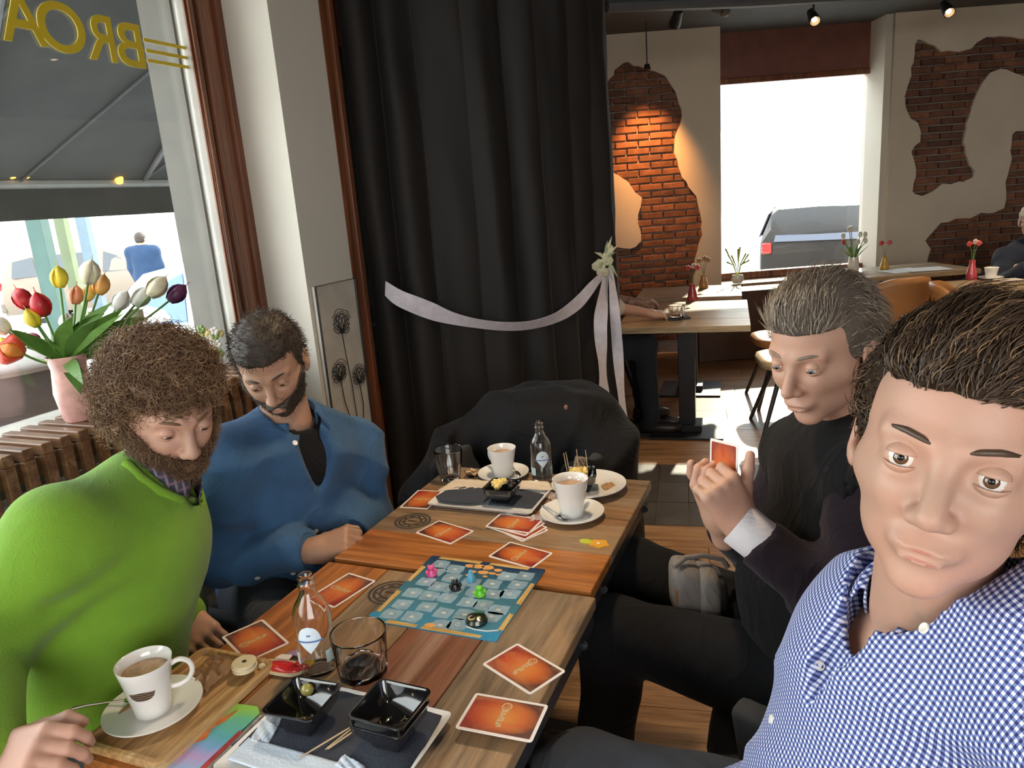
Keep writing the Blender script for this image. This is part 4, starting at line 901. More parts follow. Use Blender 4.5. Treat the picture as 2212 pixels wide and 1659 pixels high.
# awning
aw = empty('awning', AN(0.5, -2.3, 2.6), -YT, 'dark grey sloping awning outside the left window with front bar and valance', 'awning')
m_aw = plain('awning_cloth', (.048, .050, .050), .8, var=.2, scale=3); m_alu = plain('grey_tube', (.30, .31, .31), .4, metal=.3)
a0_, a1_ = 1.15, 6.5
vs = [(-.0, a0_, .1), (-.0, a1_, .1), (-2.15, a1_, -.77), (-2.15, a0_, -.77)]
MB().add(vs+[(x, y, z+.012) for x, y, z in vs], [(0, 1, 2, 3), (7, 6, 5, 4), (0, 4, 5, 1), (1, 5, 6, 2), (2, 6, 7, 3), (3, 7, 4, 0)]).build('canopy', m_aw, aw)
MB().tube([(-2.16, a0_, -.78), (-2.16, a1_, -.78)], .035, 10).build('front_bar', m_alu, aw)
MB().box((-2.18, (a0_+a1_)/2, -.90), (.01, a1_-a0_, .20)).build('valance', m_aw, aw)
MB().tube([(-.3, a0_, -.14), (-.3, a1_, -.14)], .02, 8).build('wall_rail', m_alu, aw)
for aa in (1.5, 2.7, 3.9): MB().tube([(-.25, aa, -.1), (-2.1, aa+.9, -.76)], .018, 8).build('folding_arm', plain('arm_grey', (.10, .105, .11), .4), aw)
for aa in (1.8, 2.7, 3.6): MB().box((0, 0, 0), (2.32, .012, .01), Matrix.Translation((-1.07, aa, -.345)) @ Matrix.Rotation(math.radians(-22.0), 4, 'Y')).build('seam', plain('seam_grey', (.09, .09, .095), .7), aw)
# amber bulbs added by the awning bar, standing in for room-lamp reflections in the glass
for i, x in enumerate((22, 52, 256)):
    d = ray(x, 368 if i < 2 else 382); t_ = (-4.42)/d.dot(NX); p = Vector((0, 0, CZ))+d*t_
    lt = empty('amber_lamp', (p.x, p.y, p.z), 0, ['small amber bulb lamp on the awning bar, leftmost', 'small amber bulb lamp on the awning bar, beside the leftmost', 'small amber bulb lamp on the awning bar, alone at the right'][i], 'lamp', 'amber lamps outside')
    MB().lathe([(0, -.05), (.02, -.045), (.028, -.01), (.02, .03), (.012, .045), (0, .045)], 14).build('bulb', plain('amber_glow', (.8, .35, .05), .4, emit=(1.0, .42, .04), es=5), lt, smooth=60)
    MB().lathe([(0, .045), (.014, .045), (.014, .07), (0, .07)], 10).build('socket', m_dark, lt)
# cars
def car(name, label, loc, rz, paint, L=4.0, W=1.72, tint=(.02, .03, .04), van=False, plate=True, scale=1.0):
    t_ = empty(name, loc, rz, label, 'car', 'parked cars'); h = L/2
    X = [-1.0, -.97, -.90, -.72, -.45, 0, .28, .50, .85, .97, 1.0]
    B = [.55, .90, .95, .97, .96, .94, .93, .93, .80, .66, .45]
    R = [.58, 1.15, 1.38, 1.47, 1.50, 1.50, 1.40, 1.02, .83, .68, .48]
    if van: R = [.58, 1.5, 1.72, 1.78, 1.8, 1.8, 1.72, 1.2, .95, .75, .5]
    vs, fs = [], []; n = 12
    for i, x in enumerate(X):
        w_ = W/2*(1-.10*abs(X[i])**6); wr = w_*.78 if R[i]-B[i] > .15 else w_*.93; b_, r_ = B[i], R[i]
        half = [(0, .22), (w_*.92, .22), (w_, .40), (w_, b_*.8), (w_*.98, b_), (wr+(w_*.98-wr)*.12, r_-.10*(r_-b_)/.5 if r_-b_ > .15 else r_-.01), (wr*.86, r_), (0, r_+.015)]
        sec = [(x*h, y, z) for y, z in half]+[(x*h, -y, z) for y, z in half[-2:0:-1]]
        vs += sec; n = len(sec)
    for i in range(len(X)-1):
        for k in range(n): fs.append((i*n+k, i*n+(k+1) % n, (i+1)*n+(k+1) % n, (i+1)*n+k))
    fs += [tuple(range(n-1, -1, -1)), tuple((len(X)-1)*n+k for k in range(n))]
    MB().add(vs, fs).build('car_body', plain('paint_'+name, paint, .45, var=.02, coat=.15), t_, smooth=32)
    mg = plain('car_glass_'+name, tint, .05, var=.1, coat=1)
    def pt(i, f, s_, o_=.012):
        j = int(i); fr_ = i-j; g = lambda A_: A_[j]+(A_[min(j+1, len(A_)-1)]-A_[j])*fr_
        x, b_, r_ = g(X)*h, g(B), g(R); w_ = W/2; wr = w_*.78; z = b_+.03+(r_-b_-.12)*f; y = w_*.98+(wr+(w_*.2)*.12-w_*.98)*((z-b_)/(max(.15, r_-b_-.07))); return (x, s_*(y+o_), z)
    for s_ in (-1, 1):
        for i0, i1 in ((2.25, 3.4), (3.55, 4.9), (5.05, 6.75)):
            q = [pt(i0, 0, s_), pt(i1, 0, s_), pt(i1-.12, 1, s_), pt(i0+.1, 1, s_)]; MB().add(q+[(x, y-s_*.02, z) for x, y, z in q], [(0, 1, 2, 3), (7, 6, 5, 4), (0, 4, 5, 1), (1, 5, 6, 2), (2, 6, 7, 3), (3, 7, 4, 0)]).build('side_window', mg, t_)
        for wx_ in (-.62*h-.05, .64*h):
            MB().lathe([(0, -.1), (.2, -.1), (.31, -.09), (.32, 0), (.31, .09), (.2, .1), (0, .1)], 24, Matrix.Translation((wx_, s_*(W/2-.1), .31)) @ Matrix.Rotation(math.pi/2, 4, 'X')).build('wheel', plain('tyre', (.02, .02, .02), .7), t_, smooth=40)
            MB().lathe([(0, 0), (.19, 0), (.2, .015), (0, .02)], 16, Matrix.Translation((wx_, s_*(W/2), .31)) @ Matrix.Rotation(-s_*math.pi/2, 4, 'X')).build('hub_cap', plain('hub_silver', (.5, .5, .5), .35, metal=.5), t_)
    r0, r1 = R[1], R[2]; wz = W/2*.68
    for (xa, za, xb, zb, nm) in ((-.985*h, B[1]+.02, -.915*h, R[2]-.09, 'rear_window'), (.515*h, .99, .30*h, R[6]-.03, 'windscreen')):
        sg = -1 if xa < 0 else 1; q = [(xa+sg*.02, -wz, za), (xa+sg*.02, wz, za), (xb+sg*.02, wz*.88, zb), (xb+sg*.02, -wz*.88, zb)]
        MB().add(q+[(x-sg*.03, y, z) for x, y, z in q], [(0, 1, 2, 3), (7, 6, 5, 4), (0, 4, 5, 1), (1, 5, 6, 2), (2, 6, 7, 3), (3, 7, 4, 0)]).build(nm, mg, t_)
    for s_ in (-1, 1): MB().box((-h*.995, s_*W*.40, .83), (.06, .14, .16)).build('tail_lamp', plain('tail_red', (.55, .03, .03), .25), t_, bevel=.02); MB().box((h*.96, s_*W*.36, .66), (.12, .28, .12)).build('head_lamp', plain('headlamp', (.6, .6, .6), .15), t_, bevel=.02)
    MB().box((-h*1.0, 0, .38), (.1, W*.92, .2)).build('rear_bumper', plain('bumper_'+name, tuple(c*.7 for c in paint), .5), t_, bevel=.03)
    if plate: MB().box((-h*1.0-.055, 0, .42), (.01, .50, .11)).build('number_plate', plain('plate_white', (.75, .75, .72), .4), t_)
    t_.scale = (scale,)*3; return t_
pw = ond(420, 600, 7.2)
car('white_car', 'white parked car outside seen over the tulips, its side windows blue', (pw.x+.3, pw.y+.2, -.31), math.radians(170), (.75, .75, .74), tint=(.03, .12, .28))
pb = ond(232, 548, 17)
car('brown_car', 'small grey brown car far across the street behind the pedestrian', (pb.x, pb.y, -.31), math.radians(15), (.22, .17, .13))
pd = ond(1800, 500, 11.6)
car('dark_hatchback', 'dark brown hatchback parked outside the bright window, rear towards the cafe', (pd.x+.35, pd.y+1.0, -.31), math.radians(62), (.012, .009, .008), tint=(.02, .03, .07), van=False)
# houses across the streets
def house(name, label, x0, x1, y, z1, col, rz=0, n=4, shop=None, origin=(0, 0)):
    t_ = empty(name, (origin[0], origin[1], -.31), rz, label, 'building', 'houses across the street')
    MB().box(((x0+x1)/2, y+1.5, z1/2), (x1-x0, 3, z1)).build('wall', plain('facade_'+name+label[:5], col, .9), t_)
    w_ = (x1-x0)/n
    for fl in range(int(z1//3)):
        for k in range(n):
            cx = x0+w_*(k+.5); f = MB().box((cx, y-.01, 1.5+fl*3.0), (w_*.5, .08, 1.6)).build('window', plain('frame_grey', (.6, .58, .55), .6), t_)
            MB().box((cx, y-.06, 1.5+fl*3.0), (w_*.42, .02, 1.45)).build('pane', plain('house_pane', (.25, .27, .3), .2), f)
    if shop: MB().box(((x0+x1)/2, y-.4, 2.9), (x1-x0-.6, .8, .5)).build('shop_awning', plain('shop_awn'+label[:4], shop, .7), t_)
    return t_
house('town_house', 'pale cream house across the street at the left', -11, -1, 0, 9, (.72, .70, .66), math.radians(14), 5, None, (-9, 23))
house('town_house', 'white house across the street with a maroon shop awning', -1, 7, 0, 9, (.75, .73, .72), math.radians(14), 4, (.30, .12, .12), (-9, 23))
house('corner_house', 'pale sunlit house filling the view beyond the bright far window', 1, 26, 0, 10, (.80, .78, .74), math.radians(-4), 9, None, (-2, 30))
# distant pedestrian is built with the people
# outdoor bistro chairs and round table
def folding_chair(label, p, rz):
    t_ = empty('bistro_chair', p, rz, label, 'chair', 'outdoor bistro chairs')
    for s_ in (-1, 1):
        MB().tube([(s_*.2, .2, 0), (s_*.2, -.16, .46), (s_*.19, -.24, .86)], .013, 8).build('leg', m_dark, t_)
        MB().tube([(s_*.17, -.2, 0), (s_*.17, .2, .46)], .012, 8).build('leg', m_dark, t_)
    for k in range(5): MB().box((0, -.12+k*.075, .465), (.38, .05, .015)).build('seat_slat', m_dark, t_)
    for k in range(3): MB().box((0, -.20-.02*k, .60+k*.1), (.38, .014, .06)).build('back_slat', m_dark, t_)
    return t_
for i, (x, y, D, r_) in enumerate(((398, 700, 4.9, 2.6), (452, 690, 5.9, 2.9))): p = ond(x, y, D); folding_chair(['black folding bistro chair on the pavement, left one beyond the jamb side', 'black folding bistro chair on the pavement, nearest the pale jamb'][i], (p.x, p.y, -.31), r_)
p = ond(20, 800, 3.6)
rt = empty('barrel_table', (p.x-.08, p.y, -.31), 0, 'round dark brown barrel-like terrace table outside, left of the tulips', 'table')
zt_ = ond(20, 778, 3.6).z+.31
MB().lathe([(0, zt_), (.38, zt_), (.42, zt_-.012), (.42, zt_-.03), (.38, zt_-.035), (0, zt_-.035)], 40).build('top', plain('brown_top', (.20, .14, .12), .35), rt, smooth=40)
MB().lathe([(.38, zt_-.035), (.40, zt_-.15), (.36, zt_-.3), (.22, zt_-.38), (.06, zt_-.40)], 40).build('bowl', plain('brown_bowl', (.06, .04, .035), .5), rt, smooth=40)
MB().lathe([(.045, zt_-.39), (.045, .03), (.25, .02), (.25, 0), (0, 0)], 24).build('pedestal', m_dark, rt, smooth=40)
# ============================================================ TULIPS
vb = onz(166, 872, SZ+.015)
vd = ray(166, 872); tt = (-1.93)/vd.dot(NX); vb = Vector((0, 0, CZ))+vd*tt; vb.z = .986
vz = empty('tulip_vase', vb, 0, 'pink tinted glass vase holding a big bunch of mixed tulips on the window sill', 'vase')
m_vg = plain('pink_vase', (.75, .42, .38), .2, var=.25, scale=20, coat=.5)
VH = ond(166, 765, vb.y).z-vb.z
MB().lathe([(0, 0), (.035, 0), (.042, .01), (.052, VH*.45), (.045, VH*.8), (.052, VH), (.049, VH), (.042, VH*.8), (.048, VH*.45), (.036, .012), (0, .012)], 32).build('vase_body', m_vg, vz, smooth=50)
TUL = [(60, 665, 1.0, (.55, .02, .03), 'red'), (98, 682, 1.0, (.50, .02, .02), 'red'), (130, 622, .9, (.80, .62, .05), 'yellow'), (190, 612, 1.0, (.75, .68, .50), 'cream'), (163, 657, .8, (.70, .25, .12), 'coral'), (188, 650, .7, (.78, .48, .10), 'amber'), (212, 636, .9, (.78, .38, .10), 'orange'), (52, 765, 1.15, (.80, .26, .04), 'flame'), (18, 752, .8, (.80, .60, .05), 'yellow'), (85, 744, .7, (.75, .15, .30), 'pink'), (145, 712, .8, (.78, .76, .70), 'white'), (322, 640, 1.1, (.72, .68, .52), 'cream'), (290, 660, 1.0, (.78, .77, .72), 'white'), (250, 668, .9, (.78, .77, .72), 'white'), (365, 650, 1.0, (.10, .02, .08), 'purple'), (82, 705, .8, (.80, .50, .05), 'yellow'), (20, 718, .9, (.7, .7, .66), 'white'), (275, 700, .9, (.75, .72, .62), 'cream')]
m_tg = plain('tulip_green', (.13, .28, .05), .45, var=.3, scale=20, rand=.35, sub=.1)
TUL = [(x, y, s_*1.45, c_, n_) for x, y, s_, c_, n_ in TUL]
top = Vector((vb.x, vb.y, vb.z+VH*.9))
seen_c = {}
for i, (x, y, s_, col, cn) in enumerate(TUL):
    h = ond(x, y, vb.y+rnd.uniform(-.06, .1)+(.1 if x > 250 else 0)); dirv = (h-top).normalized(); dirv.z += .25; dirv.normalize()
    seen_c[cn] = seen_c.get(cn, 0)+1
    lab = {'red': ['red tulip at the upper left of the bunch', 'deep red tulip in front of the other red one'], 'yellow': ['yellow tulip standing highest left of the cream one', 'yellow tulip bud at the left edge of the frame', 'yellow tulip under the red ones'], 'cream': ['cream tulip at the top middle of the bunch', 'tall cream tulip in front of the white car', 'cream tulip just above the curly hair'], 'coral': ['coral pink tulip in the middle of the bunch'], 'amber': ['amber tulip beside the coral one'], 'orange': ['orange tulip right of the amber one'], 'flame': ['open red and yellow flamed tulip drooping at the lower left'], 'pink': ['pink tulip behind the flamed one'], 'white': ['white tulip bud low in the middle of the leaves', 'white tulip left of the tall cream one', 'white tulip near the middle, before the white car', 'white tulip at the far left behind the leaves'], 'purple': ['dark purple tulip at the right end of the bunch']}[cn][seen_c[cn]-1]
    t_ = empty('tulip', h, 0, lab, 'tulip', 'tulips in the vase'); rot = dirv.to_track_quat('Z', 'Y').to_matrix().to_4x4()
    mp = plain('petal_'+cn, col, .45, var=.2, scale=25, sub=.15)
    if cn == 'flame':
        mpr = plain('petal_flame_red', (.65, .06, .03), .45, var=.2)
    for k in range(6):
        a = k*math.pi/3; op = .9 if cn == 'flame' else .12; rr = .020*s_*(1.0 if k % 2 else .85); vs, fs = [], []; n = 6
        for j in range(n+1):
            u = j/n; z = .058*s_*u*(1-op*.25); out_ = rr*.86*(math.sin(math.pi*min(1, u*1.05+.12))**.7)*(1+op*1.6*u)
            wd = .017*s_*math.sin(math.pi*min(.97, u*.85+.12))
            for q in (-1, -.4, .4, 1): aa = a+q*wd/max(.012, out_*1.1); vs.append((out_*math.cos(aa), out_*math.sin(aa), z))
        for j in range(n):
            for q in range(3): fs.append((j*4+q, j*4+q+1, j*4+5+q, j*4+4+q))
        o = MB().add([rot @ Vector(p_) for p_ in vs], fs).build('petal', mpr if cn == 'flame' and k % 2 else mp, t_, smooth=80); sm_ = o.modifiers.new('s', 'SOLIDIFY'); sm_.thickness = .0012
    mid = (h+top)/2+Vector((0, 0, -.03)); pts = [top-Vector((0, 0, .06)), top, mid, h]; cur = []
    for q in range(9): u = q/8; a_ = pts[1].lerp(mid, u); b_ = mid.lerp(pts[3], u); cur.append(a_.lerp(b_, u)-h)
    MB().tube([pts[0]-h]+cur, .0032, 7).build('stem', m_tg, t_, smooth=60)
for i in range(36):
    x, y = rnd.choice([(40, 705), (120, 715), (150, 690), (180, 700), (215, 680), (235, 700), (200, 720), (100, 735), (60, 740), (110, 770), (270, 680), (305, 690), (160, 790), (170, 840), (235, 660), (20, 720), (250, 735), (330, 700)])
    tip = ond(x+rnd.uniform(-12, 12), y+rnd.uniform(-12, 12), vb.y+rnd.uniform(-.12, .14)); mid = (tip+top)/2+Vector((rnd.uniform(-.02, .02), rnd.uniform(-.02, .02), rnd.uniform(.0, .05))); pts = []
    for q in range(9): u = q/8; pts.append(top.lerp(mid, u).lerp(mid.lerp(tip, u), u)-vb)
    dv = Vector((rnd.uniform(-1, 1), rnd.uniform(-.5, .5), rnd.uniform(-.3, .8))); w_ = [.008, .022, .036, .044, .046, .042, .032, .018, .002]
    MB().ribbon(pts, dv, w_, .001).build('leaf', m_tg, vz, smooth=70)
# second bouquet fragment right of the curly hair (white and pink blossoms behind)
fb = empty('garden_bouquet', ond(455, 735, 2.75), 0, 'loose posy of small pink and white blossoms on the sill right of the curly hair', 'flowers')
for i in range(26):
    p = ond(452+rnd.uniform(-34, 26), 735+rnd.uniform(-28, 34), 2.72+rnd.uniform(-.05, .05)); mb = MB()
    for k in range(5): mb.sphere((p.x+.009*math.cos(k*1.26), p.y, p.z+.009*math.sin(k*1.26)), (.008, .005, .008), 8, 5)
    mb.build('blossom', plain(['posy_pink', 'posy_white', 'posy_yellow', 'posy_green'][i % 4], [(.72, .45, .38), (.78, .76, .68), (.72, .62, .25), (.25, .38, .12)][i % 4], .6), fb, world=True, smooth=60)
p = ond(455, 790, 2.72); MB().lathe([(0, -.12), (.04, -.12), (.05, -.03), (.045, 0), (.04, 0), (.04, -.1), (0, -.1)], 20, Matrix.Translation(p)).build('pot', m_white, fb, world=True, smooth=40)
# ============================================================ BACK OF THE ROOM
m_tt = wood('pale_table_wood', (.26, .18, .10), (.42, .31, .19), (.56, .43, .28), .35, sx=1.8, sy=14, bmp=.08)
def back_table(label, cx, cy, rz, lx_, ly_, base=True, group='tables at the back of the cafe', np_=4):
    t_ = empty('cafe_table', (cx, cy, 0), rz, label, 'table', group)
    for k in range(np_):
        o = MB().box((0, 0, 0), (lx_-.004, ly_/np_-.002, .035)).build('plank', m_tt, t_, bevel=.002); o.location = (0, -ly_/2+ly_/np_*(k+.5), TZ-.018)
    MB().box((0, 0, .37), (.10, .10, .70)).build('column', m_dark, t_, bevel=.004)
    MB().prism([(-.22, -.22), (.22, -.22), (.22, .22), (-.22, .22)], 0, .012).box((0, 0, .03), (.18, .18, .04)).build('base', m_dark, t_, bevel=.003)
    MB().box((0, 0, .70), (.34, .34, .02)).build('top_plate', m_dark, t_)
    return t_
r1 = math.radians(-17)
back_table('pale wooden table just beyond the curtain, with the red vase and a tumbler on it', 1.10, 4.50, r1, .74, .95)
back_table('pale wooden table behind the one with the red vase, against the brick wall', 1.36, 5.45, r1, .74, .62)
back_table('long pale table under the bright window with papers lying on it', 3.02, 5.78, math.radians(2), 1.05, .62)
back_table('pale square-cornered table at the right edge with the red vase and cup', 3.42, 4.62, math.radians(-8), 1.15, .62)
m_tan = plain('tan_leather', (.36, .16, .055), .42, var=.15, scale=6, bmp=.08); m_char = plain('charcoal_fabric', (.022, .023, .026), .8, var=.15, bmp=.2, bscale=250, sheen=.05)
m_sand = plain('sand_leather', (.42, .31, .19), .45, var=.12)
def shell_chair(label, loc, rz, mseat, mback, group='moulded cafe chairs with black legs', back=True, sh=.46):
    """chair facing local -y"""
    t_ = empty('cafe_chair', loc, rz, label, 'chair', group)
    vs, fs = [], []; n, m_ = 20, 10
    MB().add(*superpad(.46, .44, .07, .0, sh-.02)).build('seat', mseat, t_, smooth=60)
    if back:
        for j in range(m_+1):
            v_ = j/m_
            for i in range(n+1):
                u = i/n*2-1; a = u*1.15; w_ = .235*(1-.12*v_**2); yy = .17+.06*v_+.05*math.cos(a)-.03; hh = (sh+.02)+(.38-.09*abs(u)**3)*v_
                vs.append((w_*math.sin(a)*1.05, yy-.17*(1-math.cos(a)), hh))
        for j in range(m_):
            for i in range(n): fs.append((j*(n+1)+i, j*(n+1)+i+1, (j+1)*(n+1)+i+1, (j+1)*(n+1)+i))
        o = MB().add(vs, fs).build('backrest', mback, t_, smooth=80); s_ = o.modifiers.new('s', 'SOLIDIFY'); s_.thickness = .035; s_.offset = 1
    for sx_ in (-1, 1):
        for sy_ in (-1, 1): MB().tube([(sx_*.10, sy_*.09, sh-.05), (sx_*.23, sy_*.22, 0)], [.016, .012], 8).build('leg', m_dark, t_)
    MB().box((0, 0, sh-.055), (.26, .24, .02)).build('leg_frame', m_dark, t_)
    return t_
def superpad(w_, d_, h_, x0, z0, n=28, m_=8, e=4.0):
    vs, fs = [], []
    for j in range(m_+1):
        ph = -math.pi/2+math.pi*j/m_; cz = math.copysign(abs(math.sin(ph))**.6, math.sin(ph)); cr = abs(math.cos(ph))**.45
        for i in range(n):
            a = 2*math.pi*i/n; ca, sa = math.cos(a), math.sin(a); r = (abs(ca)**e+abs(sa)**e)**(-1/e)
            vs.append((w_/2*cr*r*ca, d_/2*cr*r*sa, z0+h_/2*cz))
    for j in range(m_):
        for i in range(n): k = (i+1) % n; fs.append((j*n+i, j*n+k, (j+1)*n+k, (j+1)*n+i))
    return vs, fs
def tub_chair(label, loc, rz, mt, group, R=.30, H=.70, back=.80):
    """armchair facing local -y: wrap-round shell, seat pad, four legs"""
    t_ = empty('tub_chair', loc, rz, label, 'chair', group)
    vs, fs = [], []; n, m_ = 36, 8
    for j in range(m_+1):
        v_ = j/m_
        for i in range(n+1):
            u = i/n*2-1; a = u*math.radians(128)
            top_ = H+(back-H)*max(0, math.cos(a))**1.2; rr = R*(.86+.14*v_); e_ = (abs(math.sin(a))**3+abs(math.cos(a))**3)**(-1/3)
            vs.append((rr*math.sin(a)*e_*.98, rr*math.cos(a)*e_, .36+(top_-.36)*v_*(1-.0*abs(u))))
    for j in range(m_):
        for i in range(n): fs.append((j*(n+1)+i, j*(n+1)+i+1, (j+1)*(n+1)+i+1, (j+1)*(n+1)+i))
    o = MB().add(vs, fs).build('shell', mt, t_, smooth=80); s_ = o.modifiers.new('s', 'SOLIDIFY'); s_.thickness = .05; s_.offset = -1
    b_ = o.modifiers.new('b', 'BEVEL'); b_.width = .016; b_.segments = 3; b_.limit_method = 'ANGLE'
    MB().add(*superpad(R*1.75, R*1.75, .12, 0, .42)).build('seat', mt, t_, smooth=60)
    for sx_ in (-1, 1):
        for sy_ in (-1, 1): MB().tube([(sx_*.15, sy_*.15, .37), (sx_*.24, sy_*.24, 0)], [.016, .011], 8).build('leg', m_dark, t_)
    return t_
f1 = math.radians
shell_chair('tan leather seat chair behind the table with the red vase, near the window', (1.90, 4.98, 0), f1(-98), m_tan, m_tan)
shell_chair('sand coloured chair tucked at the right of the table with the red vase', (1.72, 4.36, 0), f1(-100), m_sand, m_sand)
shell_chair('grey olive chair left of the table with the red vase, beside the curtain', (.72, 5.30, 0), f1(80), plain('olive_grey', (.14, .12, .09), .6), m_char)
shell_chair('tan leather chair back standing right of the grey-haired man, at the long pale table', (2.42, 4.72, 0), f1(190), m_tan, m_tan, sh=.47)
shell_chair('tan leather chair under the square-cornered table at the right', (2.72, 4.15, 0), f1(60), m_tan, m_tan)
# armchair with coat at the end of the game tables
coatc = tub_chair('charcoal tub armchair at the far end of the game tables, under the black coat', AN(2.27, -.90, 0), -YT, m_char, 'charcoal tub armchairs', .28, .66, .74)
# bench / radiator box below the far window
o = MB().box((0, 0, .3), (.8, .3, .6)).build('low_bench', m_brown, bevel=.008); o.location = (2.05, 6.45, 0); tag(o, 'low dark brown box bench below the bright window', 'bench')
# table things at the back
def bud_vase(label, p, col, fcol, h=.11, grp='bud vases on the back tables', tall=.12):
    t_ = empty('bud_vase', p, 0, label, 'vase', grp)
    MB().lathe([(0, 0), (.034, 0), (.036, .006), (.030, h*.4), (.018, h*.8), (.020, h), (.017, h), (.014, h*.8), (0, .01)], 24).build('vase_body', plain('vase_%.2f_%.2f' % (col[0], col[1]), col, .25, coat=.4), t_, smooth=50)
    for k in range(3):
        dx = (-.03, .01, .035)[k]; pts = [(0, 0, h*.7), (dx*.4, 0, h+tall*.5), (dx, .0, h+tall*(.9+.1*(k % 2)))]
        MB().tube(pts, .002, 5).build('stem', m_tg, t_)
        mb = MB()
        for q in range(5): mb.sphere((dx+.012*math.cos(q*1.26), .004*math.sin(q*2), pts[2][2]+.01*math.sin(q*1.26)), (.011, .008, .010), 8, 6)
        mb.build('bloom', plain('bloom_%.2f' % fcol[k % len(fcol)][0], fcol[k % len(fcol)], .5), t_, smooth=60)
    return t_
fr3 = [(.55, .05, .06), (.6, .45, .4), (.62, .10, .10)]
bud_vase('slim red bud vase with pink flowers on the table just beyond the curtain', onz(1496, 648, TZ), (.42, .05, .06), fr3)
bud_vase('amber bud vase on the rear table against the brick wall', onz(1520, 622, TZ), (.50, .24, .06), [(.45, .25, .12)], .10)
bud_vase('amber bud vase with a red flower at the white window reveal', onz(1910, 582, TZ), (.60, .34, .05), fr3, .1)
bud_vase('slim red bud vase on the table at the right edge', onz(2098, 603, TZ), (.50, .06, .08), fr3, .13)
gv = onz(1593, 612, TZ); gt = empty('white_vase', (gv.x, gv.y, TZ), 0, 'small white bowl vase with yellow-green sprigs before the window', 'vase')
MB().lathe([(0, 0), (.03, 0), (.05, .03), (.04, .065), (.036, .065), (.045, .03), (0, .008)], 24).build('vase_body', m_por, gt, smooth=50)
for k in range(11): a = k*.57; MB().tube([(0, 0, .04), (.03*math.cos(a), .03*math.sin(a), .14), (.09*math.cos(a), .06*math.sin(a), .17+.05*(k % 3))], [.002, .003, .007], 6).build('sprig', plain('sprig_lime', (.45, .52, .10), .5), gt)
wv = onz(1843, 585, TZ); gt = empty('tulip_vase', (wv.x, wv.y, TZ), 0, 'white vase of white and red tulips standing before the bright window', 'vase')
MB().lathe([(0, 0), (.04, 0), (.045, .02), (.035, .11), (.03, .11), (.04, .02), (0, .01)], 24).build('vase_body', m_por, gt, smooth=50)
for k in range(8):
    a = k*.8; q = Vector((.09*math.cos(a), .05*math.sin(a), .22+.05*(k % 3))); MB().tube([(0, 0, .08), (q.x*.4, q.y*.4, .16), q], .003, 6).build('stem', m_tg, gt)
    MB().sphere(q+Vector((0, 0, .012)), (.016, .016, .024), 10, 7).build('bloom', plain(['bloom_white', 'bloom_red'][k == 3], [(.75, .74, .68), (.55, .03, .03)][k == 3], .5), gt, smooth=60)
    MB().ribbon([(0, 0, .08), (q.x*.7, q.y*.9, .15), (q.x*1.3, q.y*1.4, .19)], Vector((-math.sin(a), math.cos(a), 0)), [.01, .03, .004], .001).build('leaf', m_tg, gt)
tumbler(onz(1462, 686, TZ+.012), 'low clear tumbler on a dark coaster beside the hand beyond the curtain', .05, .043, .075)
o = MB().box((0, 0, .006), (.13, .10, .012)).build('coaster', m_dark, bevel=.002); o.location = onz(1464, 688, TZ); tag(o, 'dark coaster under the low tumbler beyond the curtain', 'coaster')
for i, (x, y, r_) in enumerate(((1950, 585, .2), (2000, 583, -.1))): o = MB().box((0, 0, .002), (.30, .21, .004)).build('paper_sheet', plain('paper', (.72, .76, .82), .6)); o.location = onz(x, y, TZ)+Vector((0, 0, .004*i)); o.rotation_euler = (0, 0, r_); tag(o, ['white paper sheet on the long table, left one', 'white paper sheet on the long table, right one'][i], 'paper', 'papers')
sR = onz(2140, 603, TZ); saucer(sR, .075, 'white saucer on the table at the right edge'); mug((sR.x, sR.y, TZ+.004), 1.2, .045, .03, .075, 'white cup with a dark mark on the table at the right edge')
o = MB().box((0, 0, .004), (.15, .09, .008)).build('card_wallet', m_cw, bevel=.002); o.location = onz(2178, 606, TZ); tag(o, 'flat white wallet on the table at the right edge', 'wallet')
o = MB().box((0, 0, .16), (.26, .2, .32)).build('blue_bin', plain('bin_blue', (.13, .22, .38), .5), bevel=.03); pb_ = onz(2190, 700, .0); o.location = (3.05, 4.4, .0); o.location = (3.1, 4.62, 0.16); o.location.z = 0; tag(o, 'blue bin under the table at the right edge', 'bin')
# ceiling fittings
def spot_lamp(label, x, y, aim, lit=True, D=5.4, en=25):
    p = ond(x, y, D); p.z = 2.8; q = ond(x, y, D)
    t_ = empty('ceiling_spot', (p.x, p.y, 2.8), 0, label, 'spotlight', 'ceiling spotlights'); dz = q.z-2.8
    dv = (Vector(aim)-Vector((p.x, p.y, q.z))).normalized(); rot = dv.to_track_quat('Z', 'Y').to_matrix().to_4x4(); rot.translation = (0, 0, dz)
    MB().tube([(0, 0, 0), (0, 0, dz+.03)], .008, 8).lathe([(0, -.02), (.035, -.02), (.035, 0), (0, 0)], 16).build('stem', m_dark, t_)
    MB().lathe([(0, -.08), (.028, -.08), (.032, -.05), (.04, .02), (.042, .05), (.036, .05), (.03, 0), (0, -.02)], 24, rot).build('shade', m_dark, t_, smooth=50)
    if lit:
        MB().lathe([(0, .0), (.016, .005), (.02, .03), (.012, .04), (0, .042)], 12, rot).build('bulb', plain('warm_bulb', (1, .8, .5), .4, emit=(1.0, .62, .28), es=18), t_, smooth=60)
    return t_, q+dv*.06
_, q = spot_lamp('black ceiling spotlight hanging before the left brick patch', 1461, 42, (1.3, 6.8, 1.9), False, 5.6)
lamp('brick_spot', 'SPOT', ond(1400, 150, 6.35), 90, (1.0, .42, .12), ond(1402, 340, 6.8), spot_size=math.radians(62), spot_blend=.9, shadow_soft_size=.03)
wl = empty('wall_lamp', ond(1398, 150, 6.4), 0, 'small downward spotlight head above the glowing brick', 'spotlight'); 
wl['label'] = 'small dark lamp head above the orange glow on the brick'
